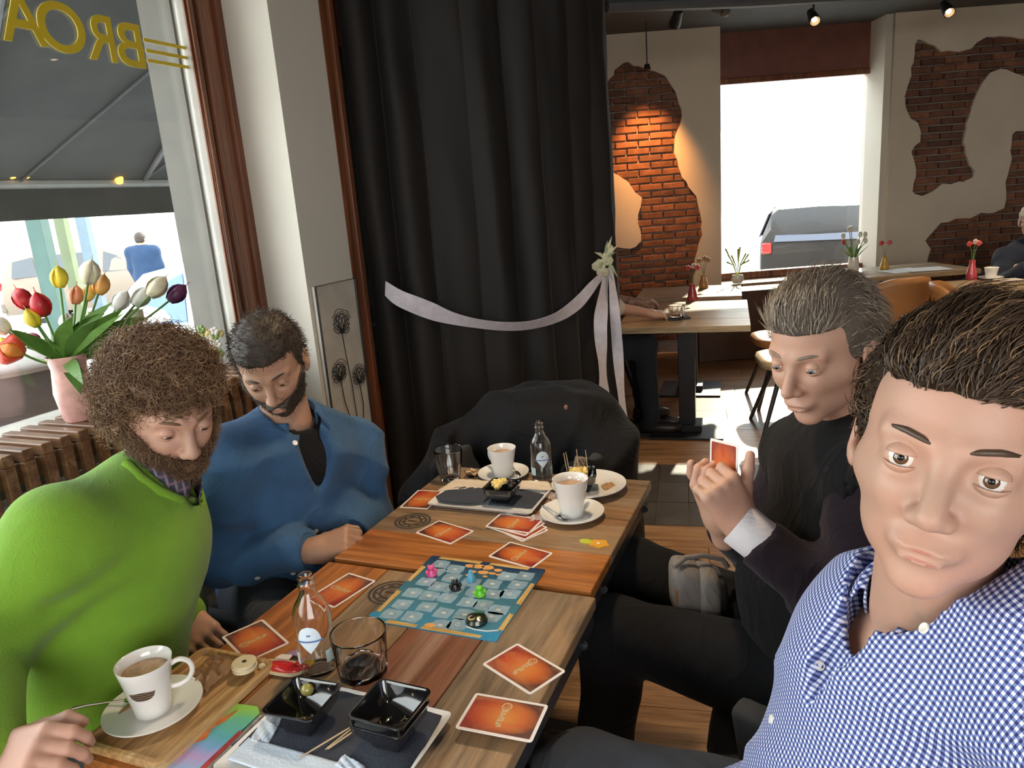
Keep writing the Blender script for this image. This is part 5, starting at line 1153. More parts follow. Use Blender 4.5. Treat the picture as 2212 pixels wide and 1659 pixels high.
MB().tube([(0, 0, .02), (0, 0, 2.8-wl.location.z)], .005, 6).build('stem', m_dark, wl); MB().lathe([(0, .04), (.02, .04), (.03, .0), (.026, 0), (0, .03)], 16).build('shade', m_dark, wl, smooth=50)
spot_lamp('lit ceiling spotlight above the window recess', 1757, 38, (2.4, 3, 0), True, 6.0)
spot_lamp('lit ceiling spotlight above the right brick patches', 2046, 20, (3.4, 3, 0), True, 6.0)
mb = MB(); o = mb.tube([ond(1310, 14, 4.6), ond(1620, 4, 4.9), ond(2212, -30, 5.6)], .035, 10).build('ceiling_duct', plain('duct_grey', (.10, .11, .12), .45)); tag(o, 'grey round pipe running below the dark ceiling', 'pipe')
o = MB().tube([ond(1540, 18, 5.2), ond(1575, 28, 5.2)], .02, 8).sphere(ond(1566, 24, 5.2), .035, 12, 8).build('ceiling_sensor', plain('grey_sensor', (.2, .2, .2), .4)); tag(o, 'small grey fitting on the pipe under the ceiling', 'sensor')
# warm lamps over the game tables (outside the frame) with their own light
for i, (x, y, e_, lb) in enumerate(((.08, 2.0, 9, 'round pendant lamp over the far game table'), (1.6, 3.2, 12, 'round pendant lamp over the aisle'), (3.4, 4.3, 12, 'round pendant lamp over the right back table'), (-.2, -.6, 12, 'round pendant lamp behind the camera'))):
    t_ = empty('pendant_lamp', (x, y, 2.8), 0, lb, 'lamp', 'pendant lamps')
    MB().tube([(0, 0, 0), (0, 0, -.16)], .004, 6).build('cord', m_dark, t_)
    MB().lathe([(.02, -.15), (.10, -.19), (.15, -.27), (.146, -.27), (.096, -.195), (.02, -.16)], 32).build('shade', m_dark, t_, smooth=50)
    MB().sphere((0, 0, -.22), .03, 16, 10).build('bulb', plain('pendant_bulb', (1, .85, .6), .4, emit=(1.0, .75, .45), es=6), t_, smooth=60)
    lamp('pendant_light', 'SPOT', (x, y, 2.50), e_*7, (1.0, .74, .46), (x, y, 0), spot_size=math.radians(95), spot_blend=.8, shadow_soft_size=.08)
# window portals guide the daylight
lamp('portal_left', 'AREA', AN(-.3, NW-.0, 1.75), 1, (1, 1, 1), AN(-.3, 0, 1.75), shape='RECTANGLE', size=4.4, size_y=1.5, portal=True)
lamp('portal_far', 'AREA', ((NLx+gx1)/2, GY-.05, (zsill+zt)/2), 1, (1, 1, 1), ((NLx+gx1)/2, 0, (zsill+zt)/2), shape='RECTANGLE', size=1.25, size_y=1.65, portal=True)
lamp('portal_back', 'AREA', (1.3, YB+.02, 1.75), 1, (1, 1, 1), (1.3, 5, 1.75), shape='RECTANGLE', size=4.3, size_y=1.75, portal=True)
# ============================================================ FIGURE TOOLS (signed distance fields -> one continuous skin)
A3 = lambda v: np.array([v[0], v[1], v[2]], dtype=np.float32)
def rc(P, a, b, ra, rb):
    a, b = A3(a), A3(b); ba = b-a; t = np.clip(((P-a)@ba)/max(1e-9, float(ba@ba)), 0, 1)
    return np.linalg.norm(P-(a+t[..., None]*ba), axis=-1)-(ra+(rb-ra)*t)
def ell(P, c, r, R=None):
    q = P-A3(c)
    if R is not None: q = q@R          # R columns = local axes
    r = A3(r); k0 = np.linalg.norm(q/r, axis=-1); k1 = np.linalg.norm(q/(r*r), axis=-1)+1e-9
    return k0*(k0-1)/k1
def smin(a, b, k):
    h = np.clip(.5+.5*(b-a)/k, 0, 1); return b+(a-b)*h-k*h*(1-h)
def smax(a, b, k): return -smin(-a, -b, k)
def union(ds, k):
    d = ds[0]
    for e_ in ds[1:]: d = smin(d, e_, k)
    return d
def nets(fn, lo, hi, h):
    lo = np.array(lo, float); hi = np.array(hi, float); n = np.maximum(4, np.ceil((hi-lo)/h).astype(int)+1)
    ax = [lo[i]+h*np.arange(n[i]) for i in range(3)]
    D = np.empty(tuple(n), np.float32); step = max(1, int(400000/(n[1]*n[2])))
    for i in range(0, n[0], step):
        X, Y, Z_ = np.meshgrid(ax[0][i:i+step], ax[1], ax[2], indexing='ij')
        D[i:i+step] = fn(np.stack([X, Y, Z_], -1).astype(np.float32))
    S = D < 0
    cn = [(a, b, c) for a in (0, 1) for b in (0, 1) for c in (0, 1)]
    sl = lambda A_, o: A_[o[0]:n[0]-1+o[0], o[1]:n[1]-1+o[1], o[2]:n[2]-1+o[2]]
    cnt = sum(sl(S, o).astype(np.int8) for o in cn); act = (cnt > 0) & (cnt < 8)
    idx = np.argwhere(act); vid = -np.ones(act.shape, np.int64); vid[act] = np.arange(len(idx))
    acc = np.zeros((len(idx), 3)); num = np.zeros(len(idx)); I, J, K = idx.T
    for o in cn:
        for a in range(3):
            if o[a] == 1: continue
            o2 = list(o); o2[a] = 1; d0 = D[I+o[0], J+o[1], K+o[2]]; d1 = D[I+o2[0], J+o2[1], K+o2[2]]
            m = (d0 < 0) != (d1 < 0); t = np.zeros(len(idx)); t[m] = d0[m]/(d0[m]-d1[m])
            p = np.tile(np.array(o, float), (len(idx), 1)); p[:, a] += t; acc[m] += p[m]; num[m] += 1
    V = lo+h*(idx+acc/num[:, None]); Fq = []
    for a in range(3):
        b, c = (a+1) % 3, (a+2) % 3; s0 = [slice(None)]*3; s1 = [slice(None)]*3; s0[a] = slice(0, n[a]-1); s1[a] = slice(1, n[a])
        A0, A1 = S[tuple(s0)], S[tuple(s1)]; e_ = np.argwhere(A0 != A1)
        e_ = e_[(e_[:, b] > 0) & (e_[:, c] > 0) & (e_[:, b] < n[b]-1) & (e_[:, c] < n[c]-1)]
        q = []
        for db, dc in ((1, 1), (0, 1), (0, 0), (1, 0)):
            g = e_.copy(); g[:, b] -= db; g[:, c] -= dc; q.append(vid[g[:, 0], g[:, 1], g[:, 2]])
        q = np.stack(q, 1); fl = S[tuple(s0)][e_[:, 0], e_[:, 1], e_[:, 2]]
        q[~fl] = q[~fl][:, ::-1]; Fq.append(q)
    return V, np.concatenate(Fq)
def np_mesh(name, V, Fq, smooth=True):
    me = bpy.data.meshes.new(name); me.vertices.add(len(V)); me.vertices.foreach_set('co', np.asarray(V, np.float32).ravel())
    k = Fq.shape[1]; me.loops.add(len(Fq)*k); me.polygons.add(len(Fq)); me.loops.foreach_set('vertex_index', Fq.ravel().astype(np.int32))
    me.polygons.foreach_set('loop_start', np.arange(0, len(Fq)*k, k, dtype=np.int32)); me.polygons.foreach_set('loop_total', np.full(len(Fq), k, np.int32))
    me.polygons.foreach_set('use_smooth', np.ones(len(Fq), bool)*smooth); me.update(calc_edges=True); me.validate(); return me
def frame(fwd, up):
    """columns: x = figure's left, y = forward, z = up"""
    f = Vector(fwd).normalized(); u = Vector(up); u = (u-f*u.dot(f)).normalized(); x = u.cross(f)*-1
    x = f.cross(u)*-1
    return Matrix((x, f, u)).transposed()
def head_sdf(P, jaw=1.0, nose=1.0, beard=0.0, ears=True):
    ax_ = np.abs(P[..., 0]); Q = np.stack([ax_, P[..., 1], P[..., 2]], -1)
    d = ell(P, (0, -.012, .035), (.074, .094, .083))
    d = smin(d, ell(P, (0, .018, -.03), (.060*jaw, .068, .080)), .03)
    d = smin(d, ell(P, (0, .010, -.062), (.052*jaw, .060, .040)), .02)
    d = smin(d, ell(P, (0, .060, -.098), (.020, .016, .014)), .022)
    d = smin(d, rc(Q, (.030, .062, -.022), (.052, .030, -.018), .018, .018), .02)
    d = smin(d, rc(Q, (.010, .079, .020), (.043, .064, .022), .009, .008), .014)
    d = smax(d, -ell(Q, (.031, .092, .004), (.020, .018, .013)), .012)
    d = smin(d, ell(Q, (.031, .0665, .003), (.0165, .0155, .0125)), .004)
    d = smin(d, rc(P, (0, .080, .012), (0, .103*nose+.0, -.030), .0075, .0105), .010)
    d = smin(d, ell(Q, (.0115, .093, -.034), (.0075, .011, .0075)), .006)
    d = smin(d, ell(P, (0, .080, -.060), (.026, .014, .0125)), .012)
    d = smin(d, ell(P, (0, .0895, -.0600), (.021, .0075, .0042)), .003)
    d = smin(d, ell(P, (0, .0880, -.0695), (.018, .0075, .0048)), .003)
    d = smax(d, -ell(P, (0, .0985, -.0648), (.024, .007, .0011)), .002)
    if ears:
        e_ = ell(Q, (.079, -.012, -.002), (.0075, .019, .031)); e_ = smax(e_, -ell(Q, (.087, -.006, .002), (.006, .011, .018)), .004); e_ = smin(e_, ell(Q, (.075, -.002, -.028), (.006, .008, .009)), .006)
        d = smin(d, e_, .006)
    if beard: d = d-beard*np.clip((-.035-P[..., 2])/.03, 0, 1)*np.clip((P[..., 1]+.02)/.05, 0, 1)*(1+.4*np.sin(P[..., 0]*400)*np.sin(P[..., 2]*380))
    return d
def hand_sdf(P, curl=(30, 40, 25), spread=1.0, thumb=(20, 25), side=1, curls=None):
    """wrist 0, +y fingers, +z back of hand, +x thumb side"""
    X = [.030, .010, -.010, -.029]; Ls = [.070, .078, .072, .057]; ds = []
    d = None
    for x in X:
        e_ = rc(P, (x*.55, .004, 0), (x, .084, -.002+.004*(1-abs(x)/.03)), .0165, .0120); d = e_ if d is None else smin(d, e_, .014)
    d = smin(d, rc(P, (0, -.05, 0), (0, .012, 0), .0255, .0215), .02)
    d = smin(d, ell(P, (.020, .034, -.012), (.018, .030, .014)), .014); d = smin(d, ell(P, (-.022, .036, -.010), (.013, .030, .012)), .012)
    for i, x in enumerate(X):
        cc = curls[i] if curls else curl
        p = np.array([x, .086, .0]); a = 0; sp = x*.9*spread; seg = [.46*Ls[i], .30*Ls[i], .24*Ls[i]]; f = None; r = [.0103, .0092, .0083, .0070]
        if i == 3: r = [q*.86 for q in r]
        for s_ in range(3):
            a += math.radians(cc[s_]); q = p+seg[s_]*np.array([sp*2.2*math.cos(a), math.cos(a), -math.sin(a)]); e_ = rc(P, p, q, r[s_], r[s_+1]); f = e_ if f is None else smin(f, e_, .003); p = q
        ds.append(f)
    b = np.array([.024, .022, -.010]); m = np.array([.046, .050, -.020-.012*math.sin(math.radians(thumb[0]))])
    t0 = math.radians(thumb[0]); t1 = math.radians(thumb[1]+thumb[0])
    q1 = m+.033*np.array([.5*math.cos(t0)-.3*math.sin(t0), .86, -.5*math.sin(t0)]); q2 = q1+.026*np.array([.35*math.cos(t1)-.6*math.sin(t1), .85*math.cos(t1*.5), -.45*math.sin(t1)])
    th = smin(smin(rc(P, b, m, .015, .0125), rc(P, m, q1, .0120, .0108), .006), rc(P, q1, q2, .0105, .0085), .004)
    d = smin(d, th, .010)
    for f in ds: d = smin(d, f, .005)
    return d
class Person:
    def __init__(s, label, J, skin, face=True, group=None, cat='person', name='person', **kw):
        s.J = J; s.kw = kw; p = J['pelvis']; s.root = empty(name, (p.x, p.y, 0), 0, label, cat, group); s.skin = skin
        up = (J['neck']-J['pelvis']).normalized(); lat = (J['lsh']-J['rsh']); lat = (lat-up*lat.dot(up)).normalized(); fw = up.cross(lat)*-1
        fw = lat.cross(up)*-1
        if 'tfwd' in J and fw.dot(J['tfwd']) < 0: fw = -fw
        s.up, s.lat, s.fw = up, lat, fw; s.R = np.array([[lat.x, fw.x, up.x], [lat.y, fw.y, up.y], [lat.z, fw.z, up.z]], np.float32)
        s.sc = kw.get('sc', 1.0); s.build_body(face)
    def torso(s, P, g=0.0, belly=0.0, k=.05):
        J, R, q = s.J, s.R, s.sc; pel, nk = J['pelvis'], J['neck']; L = (nk-pel).length; at = lambda u, f=0: pel+s.up*(L*u)+s.fw*f
        ds = [ell(P, at(.02), ((.165+g)*q, (.115+g)*q, .12+g), R), ell(P, at(.33, .01+belly*.5), ((.148+g+belly*.5)*q, (.112+g+belly)*q, .17+g), R), ell(P, at(.68, .005), ((.160+g)*q, (.112+g)*q, .17+g), R)]
        ds.append(rc(P, J['rsh'], J['lsh'], .058*q+g, .058*q+g)); ds.append(ell(P, at(.82), ((.15+g)*q, (.085+g)*q, .08+g), R))
        for sh in ('rsh', 'lsh'): ds.append(rc(P, nk-s.fw*.01-s.up*.01, J[sh], .045+g, .05*q+g))
        return union(ds, k)
    def arms(s, P, g=0.0, which=('r', 'l'), upto=1.0, k=.02):
        J = s.J; d = None
        for a in which:
            sh, el, wr = J[a+'sh'], J[a+'el'], J[a+'wr']; w2 = el.lerp(wr, upto)
            e_ = smin(rc(P, sh, el, .056+g, .043+g), rc(P, el, w2, .043+g, .029+g*.9), k); d = e_ if d is None else np.minimum(d, e_)
        return d
    def legs(s, P, g=0.0, k=.03):
        J = s.J; d = None; lat = s.lat
        for a, sg in (('r', -1), ('l', 1)):
            hp = J['pelvis']+lat*sg*.09; kn, an_ = J[a+'kn'], J[a+'an']
            e_ = smin(rc(P, hp, kn, .088+g, .062+g), rc(P, kn, an_, .060+g, .042+g), k); d = e_ if d is None else smin(d, e_, .015)
        return d
    def bounds(s, keys, pad):
        pts = [s.J[k] for k in keys]; lo = [min(p[i] for p in pts)-pad for i in range(3)]; hi = [max(p[i] for p in pts)+pad for i in range(3)]; return lo, hi
    def build_body(s, face):
        J = s.J; Vs, Fs = [], []; nb = 0
        def push(V, Fq):
            nonlocal nb
            Vs.append(V); Fs.append(Fq+nb); nb += len(V)
        def trunk(P): T_ = s.torso(P, -.014); return np.minimum(smin(T_, s.arms(P, -.006, upto=.97), .02), smin(T_, s.legs(P, -.014), .035))
        core = lambda P: smin(trunk(P), rc(P, J['neck']-s.up*.03, J['head']-Vector((0, 0, .03)), .052, .050), .03)
        lo, hi = s.bounds([k for k in J if k[-2:] in ('sh', 'el', 'wr', 'kn', 'an') or k in ('pelvis', 'neck', 'head')], .12); V, Fq = nets(core, lo, hi, .013); push(V, Fq)
        s.H = frame(J['hfwd'], J['hup']); s.hs = J.get('hs', 1.0); kw = s.kw
        Hn = np.array(s.H, np.float32)
        nk_l = (s.H.transposed() @ (J['neck']-J['head']))/s.hs
        if kw.get('detail_head', True):
            hsd = lambda P: smin(head_sdf(P, kw.get('jaw', 1.0), kw.get('nose', 1.0)), rc(P, (0, -.022, -.045), A3(nk_l)*.93, .050, .056), .022)
            zlo = min(-.13, nk_l.z*.95-.02)
            V, Fq = nets(hsd, (-.115, min(-.125, nk_l.y-.07), zlo), (.115, .125, .135), .0036); V = (V*s.hs)@Hn.T.astype(float)+np.array(J['head']); push(V, Fq)
        s.hands = {}
        for a, sg in (('r', 1), ('l', -1)):
            if a+'hd' not in J: continue
            y = J[a+'hd'].normalized(); z = J[a+'hn']; z = (z-y*z.dot(y)).normalized(); x = y.cross(z); 
            # thumb side: right hand, back up, fingers forward -> thumb to the left (-x of y cross z)
            x = -x if a == 'r' else x
            M_ = np.array([[x.x, y.x, z.x], [x.y, y.y, z.y], [x.z, y.z, z.z]]); hp = J.get(a+'pose', {})
            V, Fq = nets(lambda P: hand_sdf(P, **hp), (-.07, -.07, -.11), (.10, .19, .05), .0030 if kw.get('fine', True) else .005)
            if np.linalg.det(M_) < 0: Fq = Fq[:, ::-1]
            V = V@M_.T*J.get('hds', 1.0)+np.array(J[a+'wr']); push(V, Fq); s.hands[a] = M_
        me = np_mesh('body', np.concatenate(Vs), np.concatenate(Fs)); s.body = link_mesh('body', me, s.skin, s.root, True)
        if face and kw.get('detail_head', True): s.face()
    def hl(s, v): return s.J['head']+s.H @ (Vector(v)*s.hs)
    def hmat(s): m = s.H.to_4x4() @ Matrix.Scale(s.hs, 4); m.translation = s.J['head']; return m
    def face(s):
        kw = s.kw; m = s.hmat(); ir = plain('iris_%s' % kw.get('iris', 'brown'), {'brown': (.10, .045, .02), 'blue': (.12, .22, .34), 'grey': (.2, .22, .22)}[kw.get('iris', 'brown')], .1, coat=1)
        we = plain('eye_white', (.72, .68, .64), .12, coat=1); pu = plain('pupil', (.004, .004, .004), .1); lk = kw.get('look', (0, -.25)); lid = kw.get('lid', .35)
        for sg in (-1, 1):
            c = Vector((sg*.031, .0715, .004)); e_ = MB().sphere(c, .0118, 20, 14, m).build('eye', we, s.root, True, smooth=80)
            d_ = Vector((lk[0], 1, lk[1])).normalized(); q = d_.to_track_quat('Z', 'Y').to_matrix().to_4x4(); q.translation = c
            MB().lathe([(0, .0118), (.003, .0121), (.0056, .0111), (.0056, .0104)], 20, m @ q).build('iris', ir, e_, True, smooth=80)
            MB().lathe([(0, .0126), (.0024, .0124), (.0026, .0116)], 14, m @ q).build('pupil', pu, e_, True, smooth=80)
            # lids: spherical shells above and below the opening
            for up_ in (1, -1):
                vs, fs = [], []; n, k_ = 18, 6; op = (.42-lid*.9 if up_ > 0 else -.42)
                for j in range(k_+1):
                    for i in range(n+1):
                        az = (i/n-.5)*2.7; e0 = op*math.cos(az*.62); e1 = up_*1.5; el_ = e0+(e1-e0)*j/k_; r = .0134
                        vs.append(c+Vector((r*math.sin(az)*math.cos(el_), r*math.cos(az)*math.cos(el_), r*math.sin(el_))))
                for j in range(k_):
                    for i in range(n): fs.append((j*(n+1)+i, j*(n+1)+i+1, (j+1)*(n+1)+i+1, (j+1)*(n+1)+i))
                o = MB().add(vs, fs, m).build('eyelid', s.skin, s.root, True, smooth=80); z_ = o.modifiers.new('s', 'SOLIDIFY'); z_.thickness = .0012
            vs = [(sg*.012, .0872, .0225), (sg*.020, .0868, .0255), (sg*.032, .0808, .0275), (sg*.043, .0715, .0265), (sg*.050, .062, .023)]
            MB().tube([Vector(v) for v in vs], [.0014, .0026, .0028, .0022, .001], 6, m=m).build('eyebrow', s.kw.get('brow', plain('brow', (.05, .03, .02), .8)), s.root, True, smooth=80)
        lp = kw.get('lipm', plain('lips', (.42, .17, .13), .45))
        MB().sphere((0, .0893, -.0602), (.0190, .0073, .0034), 20, 8, m).sphere((0, .0876, -.0690), (.0160, .0076, .0042), 20, 8, m).build('lips', lp, s.root, True, smooth=80)
    def garment(s, name, fn, keys, mt, pad=.20, h=.0095, local=False, label=None):
        lo, hi = s.bounds(keys, pad); V, Fq = nets(fn, lo, hi, h)
        if local:
            Rm = Matrix([[float(x) for x in r] for r in s.R]).to_4x4(); Rm.translation = s.J['neck']; Ri = np.array(Rm.inverted()); V = V@Ri[:3, :3].T+Ri[:3, 3]
            me = np_mesh(name, V, Fq); o = link_mesh(name, me, mt, s.root); o.matrix_parent_inverse = Wm(s.root).inverted() @ Rm
        else: me = np_mesh(name, V, Fq); o = link_mesh(name, me, mt, s.root, True)
        if label: o['label'] = label
        return o
def folds(P, amp, f=1.0, s=0.0, d=(1, .4, .3)):
    d = np.array(d, np.float32)*f; w_ = P@np.array([3.1, 7.7, 5.3], np.float32)*f; w2 = P@np.array([-6.3, 2.9, 8.1], np.float32)*f
    ph = P@d*26+1.7*np.sin(w_+s)+1.2*np.sin(w2+2*s)
    q = P@np.array([9., -5, 14], np.float32)*f*2.2+1.5*np.sin(w_*1.7+s)
    return amp*((1-np.abs(np.sin(ph)))**1.5*1.2+.5*np.sin(q))
def elbow_folds(P, c, amp, rad, axis, f=60):
    r = np.linalg.norm(P-A3(c), axis=-1); a = A3(Vector(axis).normalized())
    return amp*np.exp(-(r/rad)**2)*np.sin((P-A3(c))@a*f+2.2*np.sin(P[..., 2]*30))
def cut(d, P, c, n, k=.004):           # keep the side where (p-c).n < 0
    return smax(d, (P-A3(c))@A3(Vector(n).normalized()), k)
def strands(name, roots, nrm, flow, mt, parent, N_, L, r, curl, freq, K=9, lift=.5, jit=.3, seed=3, grav=0.0, sides=3, wavy=False, clump=0.0, bend=None):
    g = np.random.RandomState(seed); i = g.randint(0, len(roots), N_); b = roots[i]+g.normal(0, .0015, (N_, 3)); n = nrm[i]; f = flow[i]+g.normal(0, jit, (N_, 3)); f = f+clump*np.stack([np.sin(b@np.array([90., 60, -70])+1), np.sin(b@np.array([-70., 85, 60])), np.sin(b@np.array([50., -95, 80])+2)], 1)
    f -= n*(f*n).sum(1, keepdims=True)*.8; f /= np.linalg.norm(f, axis=1, keepdims=True)+1e-6; d = n*lift+f*(1-lift); d /= np.linalg.norm(d, axis=1, keepdims=True)
    e1 = np.cross(d, [0.3, .2, .9]); e1 /= np.linalg.norm(e1, axis=1, keepdims=True)+1e-6; e2 = np.cross(d, e1); ph = g.uniform(0, 6.28, N_); Ls = L*g.uniform(.6, 1.25, N_); fr = freq*g.uniform(.75, 1.25, N_); P = []
    for k in range(K):
        t = k/(K-1); a = ph+6.283*fr*t; rad = curl*min(1, t*3)
        p = b+d*(Ls*t)[:, None]+(f*(Ls*t*t*(1-lift)*.4)[:, None]) + e1*(rad*np.cos(a))[:, None]+(0 if wavy else 1)*e2*(rad*np.sin(a))[:, None]; p[:, 2] -= grav*t*t*Ls
        if bend is not None: p = p+np.array(bend)[None]*(Ls*t*t)[:, None]
        P.append(p)
    P = np.stack(P, 1); T = np.gradient(P, axis=1); T /= np.linalg.norm(T, axis=2, keepdims=True)+1e-9; U = np.cross(T, np.array([.31, .85, .42])); U /= np.linalg.norm(U, axis=2, keepdims=True)+1e-9; W2 = np.cross(T, U)
    tt = np.linspace(0, 1, K); rr = r*(1-.75*tt**2); V = np.stack([P+(U*math.cos(6.283*q/sides)+W2*math.sin(6.283*q/sides))*rr[None, :, None] for q in range(sides)], 2)
    base = (np.arange(N_)*K*sides)[:, None, None]+(np.arange(K-1)*sides)[None, :, None]; q = np.arange(sides)[None, None, :]; q2 = (q+1) % sides
    Fq = np.stack([base+q, base+q2, base+q2+sides, base+q+sides], -1).reshape(-1, 4); me = np_mesh(name, V.reshape(-1, 3), Fq); return link_mesh(name, me, mt, parent, True)
def cap_hair(s, th, mt, name='hair', hairline=.052, side=-.015, nape=-.055, lump=.002, grow=(0, 0, 0), top=0.0, dens=None, build=True):
    """close-fitting hair volume; returns world roots, normals, flow"""
    gx, gy, gz = grow
    def fn(P):
        d = ell(P, (0, -.014+gy, .037+gz), (.077+th+gx, .097+th, .085+th+top))
        d = smin(d, ell(P, (0, -.045, -.02), (.062+th*.8, .055+th*.8, .05)), .03)
        d = d-lump*(np.sin(P[..., 0]*150+2*np.sin(P[..., 1]*80))+np.sin(P[..., 2]*130+P[..., 1]*90))
        ax_ = np.abs(P[..., 0])
        face = smax((hairline+.06*0-P[..., 2]) - np.clip((.062-ax_)/.03, 0, 1)*0, -(P[..., 1]-.020), .012)  # below hairline & in front
        fm = smax(P[..., 2]-(hairline+.0), -(P[..., 1]-.028), .01)      # inside when z<hairline and y>.028
        fm2 = smax(P[..., 2]-side, -(P[..., 1]+.020), .01)
        fm3 = P[..., 2]-nape
        d = d+(th-.001)*(1-np.clip((P[..., 2]-hairline+.004*np.sin(P[..., 0]*160))/.032, 0, 1))*np.clip((P[..., 1]+.01)/.04, 0, 1)
        d = smax(d, -fm, .003); d = smax(d, -fm2, .004); d = smax(d, -fm3, .006); return d
    V, Fq = nets(fn, (-.16, -.18, -.12), (.16, .15, .19), .0048); me0 = np_mesh('tmp', V, Fq); nr = np.zeros(len(V)*3); me0.vertices.foreach_get('normal', nr); nr = nr.reshape(-1, 3)
    keep = (V[:, 1] < .075) | (V[:, 2] > hairline); H = np.array(s.H)
    Vw = (V*s.hs)@H.T+np.array(s.J['head']); Nw = nr@H.T
    if build: o = link_mesh(name, np_mesh(name, Vw, Fq), mt, s.root, True)
    bpy.data.meshes.remove(me0); return Vw, Nw, V, nr
def comb(p, Vl, part=.12, sweep=-.7, up_=1.5, down=-.6):
    y = Vl[:, 1]; f = np.stack([np.full(len(Vl), part)+Vl[:, 0]*2.0, np.full(len(Vl), sweep), up_*np.clip(y/.07, 0, 1)+down*np.clip((-y+.0)/.07, 0, 1)+down*np.clip((np.abs(Vl[:, 0])-.05)/.03, 0, 1)*(y < .03)], 1); return f@np.array(p.H).T
def collar(s, name, mt, R0=.062, h=.035, gap=.45, spread=.022, drop=.0, th=.003, tips=.03, n=40, fr=None, lean=0.0, extra=None):
    c = s.J['neck']+s.up*drop; nd = (s.J['head']-Vector((0, 0, .06))-s.J['neck']).normalized(); ax_ = (s.up*.6+nd*.4).normalized(); f = s.fw; f = (f-ax_*f.dot(ax_)).normalized(); l = ax_.cross(f); vs, fs = [], []; 
    prof = [(0, 0), (.1, .55), (.0, 1.0), (.35, .98), (.8, .55), (1.05, -.05)]
    for i in range(n+1):
        a = math.pi+ (i/n*2-1)*(math.pi-gap); tipw = max(0, 1-min(i, n-i)/(n*.16))
        for (o_, z_) in prof:
            rr = R0+spread*o_+(tips*.25*tipw if o_ > .5 else 0); zz_ = h*z_-(tips*tipw if (o_ > 1 ) else (tips*.45*tipw if o_ > .5 else 0))
            aa = a; d_ = f*math.cos(aa)+l*math.sin(aa); vs.append(c+d_*rr+ax_*(zz_+lean*math.cos(aa))) 
    k = len(prof)
    for i in range(n):
        for j in range(k-1): fs.append((i*k+j, i*k+j+1, (i+1)*k+j+1, (i+1)*k+j))
    o = MB().add(vs, fs).build(name, mt, s.root, True, smooth=80); m_ = o.modifiers.new('s', 'SOLIDIFY'); m_.thickness = th; return o
def skin_mat(name, col, var=.1):
    m, t, b = nodes(name); v = coords(t); n = noise(t, v, 18, 5); n2 = noise(t, v, 160, 3)
    c = ramp(t, n, [(.3, tuple(x*(1-var) for x in col)), (.7, (min(1, col[0]*1.08), col[1]*.97, col[2]*.95))]); t.links.new(c, b.inputs['Base Color'])
    b.inputs['Roughness'].default_value = .52; b.inputs['Subsurface Weight'].default_value = .15; b.inputs['Subsurface Radius'].default_value = (.010, .004, .002); b.inputs['Subsurface Scale'].default_value = .6
    bump(t, b, n2, .12, .002); return m
def fabric(name, col, rough=.85, sheen=.06, bs=350, bmp=.3, var=.1, wrk=.5):
    m, t, b = nodes(name); b.inputs['Roughness'].default_value = rough; b.inputs['Sheen Weight'].default_value = sheen; b.inputs['Specular IOR Level'].default_value = .18; v = coords(t); n = noise(t, v, 9, 4)
    t.links.new(ramp(t, n, [(.3, tuple(x*(1-var) for x in col)), (.7, tuple(min(1, x*(1+var)) for x in col))]), b.inputs['Base Color']); 
    wn = noise(t, coords(t, scale=(1, 1, .8)), 5.5, 3, .5, 2.2); wr = math_(t, 'ABSOLUTE', math_(t, 'SUBTRACT', wn, .5)); wr = math_(t, 'MULTIPLY', math_(t, 'POWER', wr, .6), wrk)
    n1 = t.nodes.new('ShaderNodeBump'); n1.inputs['Strength'].default_value = bmp; n1.inputs['Distance'].default_value = .002; t.links.new(noise(t, v, bs, 4), n1.inputs['Height'])
    n2 = t.nodes.new('ShaderNodeBump'); n2.inputs['Strength'].default_value = .6; n2.inputs['Distance'].default_value = .02; n2.invert = True; t.links.new(wr, n2.inputs['Height']); t.links.new(n1.outputs[0], n2.inputs['Normal']); t.links.new(n2.outputs[0], b.inputs['Normal']); return m
# ============================================================ PEOPLE
sk1 = skin_mat('skin_fair', (.52, .315, .235)); sk2 = skin_mat('skin_olive', (.38, .225, .15)); sk3 = skin_mat('skin_ruddy', (.52, .31, .225)); sk4 = skin_mat('skin_pinkish', (.47, .285, .21))
m_trou = fabric('dark_grey_trousers', (.030, .034, .040), bs=500); m_blkc = fabric('black_cloth', (.007, .007, .008), bs=300, sheen=.04)
m_shoe = plain('dark_shoe', (.03, .022, .018), .4)
def shoes(p):
    J = p.J
    for a in ('r', 'l'):
        an_ = J[a+'an']; d = (J[a+'kn']-J['pelvis']); d.z = 0; d.normalize(); mb = MB()
        rot = Matrix.Rotation(math.atan2(d.y, d.x), 4, 'Z'); rot.translation = (an_.x, an_.y, 0)
        mb.sphere((.06, 0, .045), (.14, .048, .045), 20, 10, rot).sphere((-.01, 0, .07), (.06, .043, .06), 16, 10, rot).box((.055, 0, .008), (.26, .085, .016), rot)
        mb.build('shoe', m_shoe, p.root, True, smooth=60)
def trousers(p, mt, g=.010, name='trousers'):
    J = p.J
    def fn(P):
        d = smin(p.legs(P, g, .04), cut(ell(P, J['pelvis'], (.172, .125, .125), p.R), P, J['pelvis']+p.up*.10, p.up), .05)
        return d-folds(P, .004, 1.0, 1.0, (.6, .7, .5))
    p.garment(name, fn, ['pelvis', 'rkn', 'lkn', 'ran', 'lan'], mt, h=.011)
    shoes(p)
def buttons(p, pts, mt, r=.0055, nrm=None):
    for q, n_ in pts:
        rot = n_.to_track_quat('Z', 'Y').to_matrix().to_4x4(); rot.translation = q
        MB().lathe([(0, 0), (r, 0), (r, .0018), (r*.85, .0026), (r*.6, .0018), (0, .0018)], 18, rot).build('button', mt, p.root, True, smooth=50)
m_but = plain('pearl_button', (.75, .72, .66), .25)
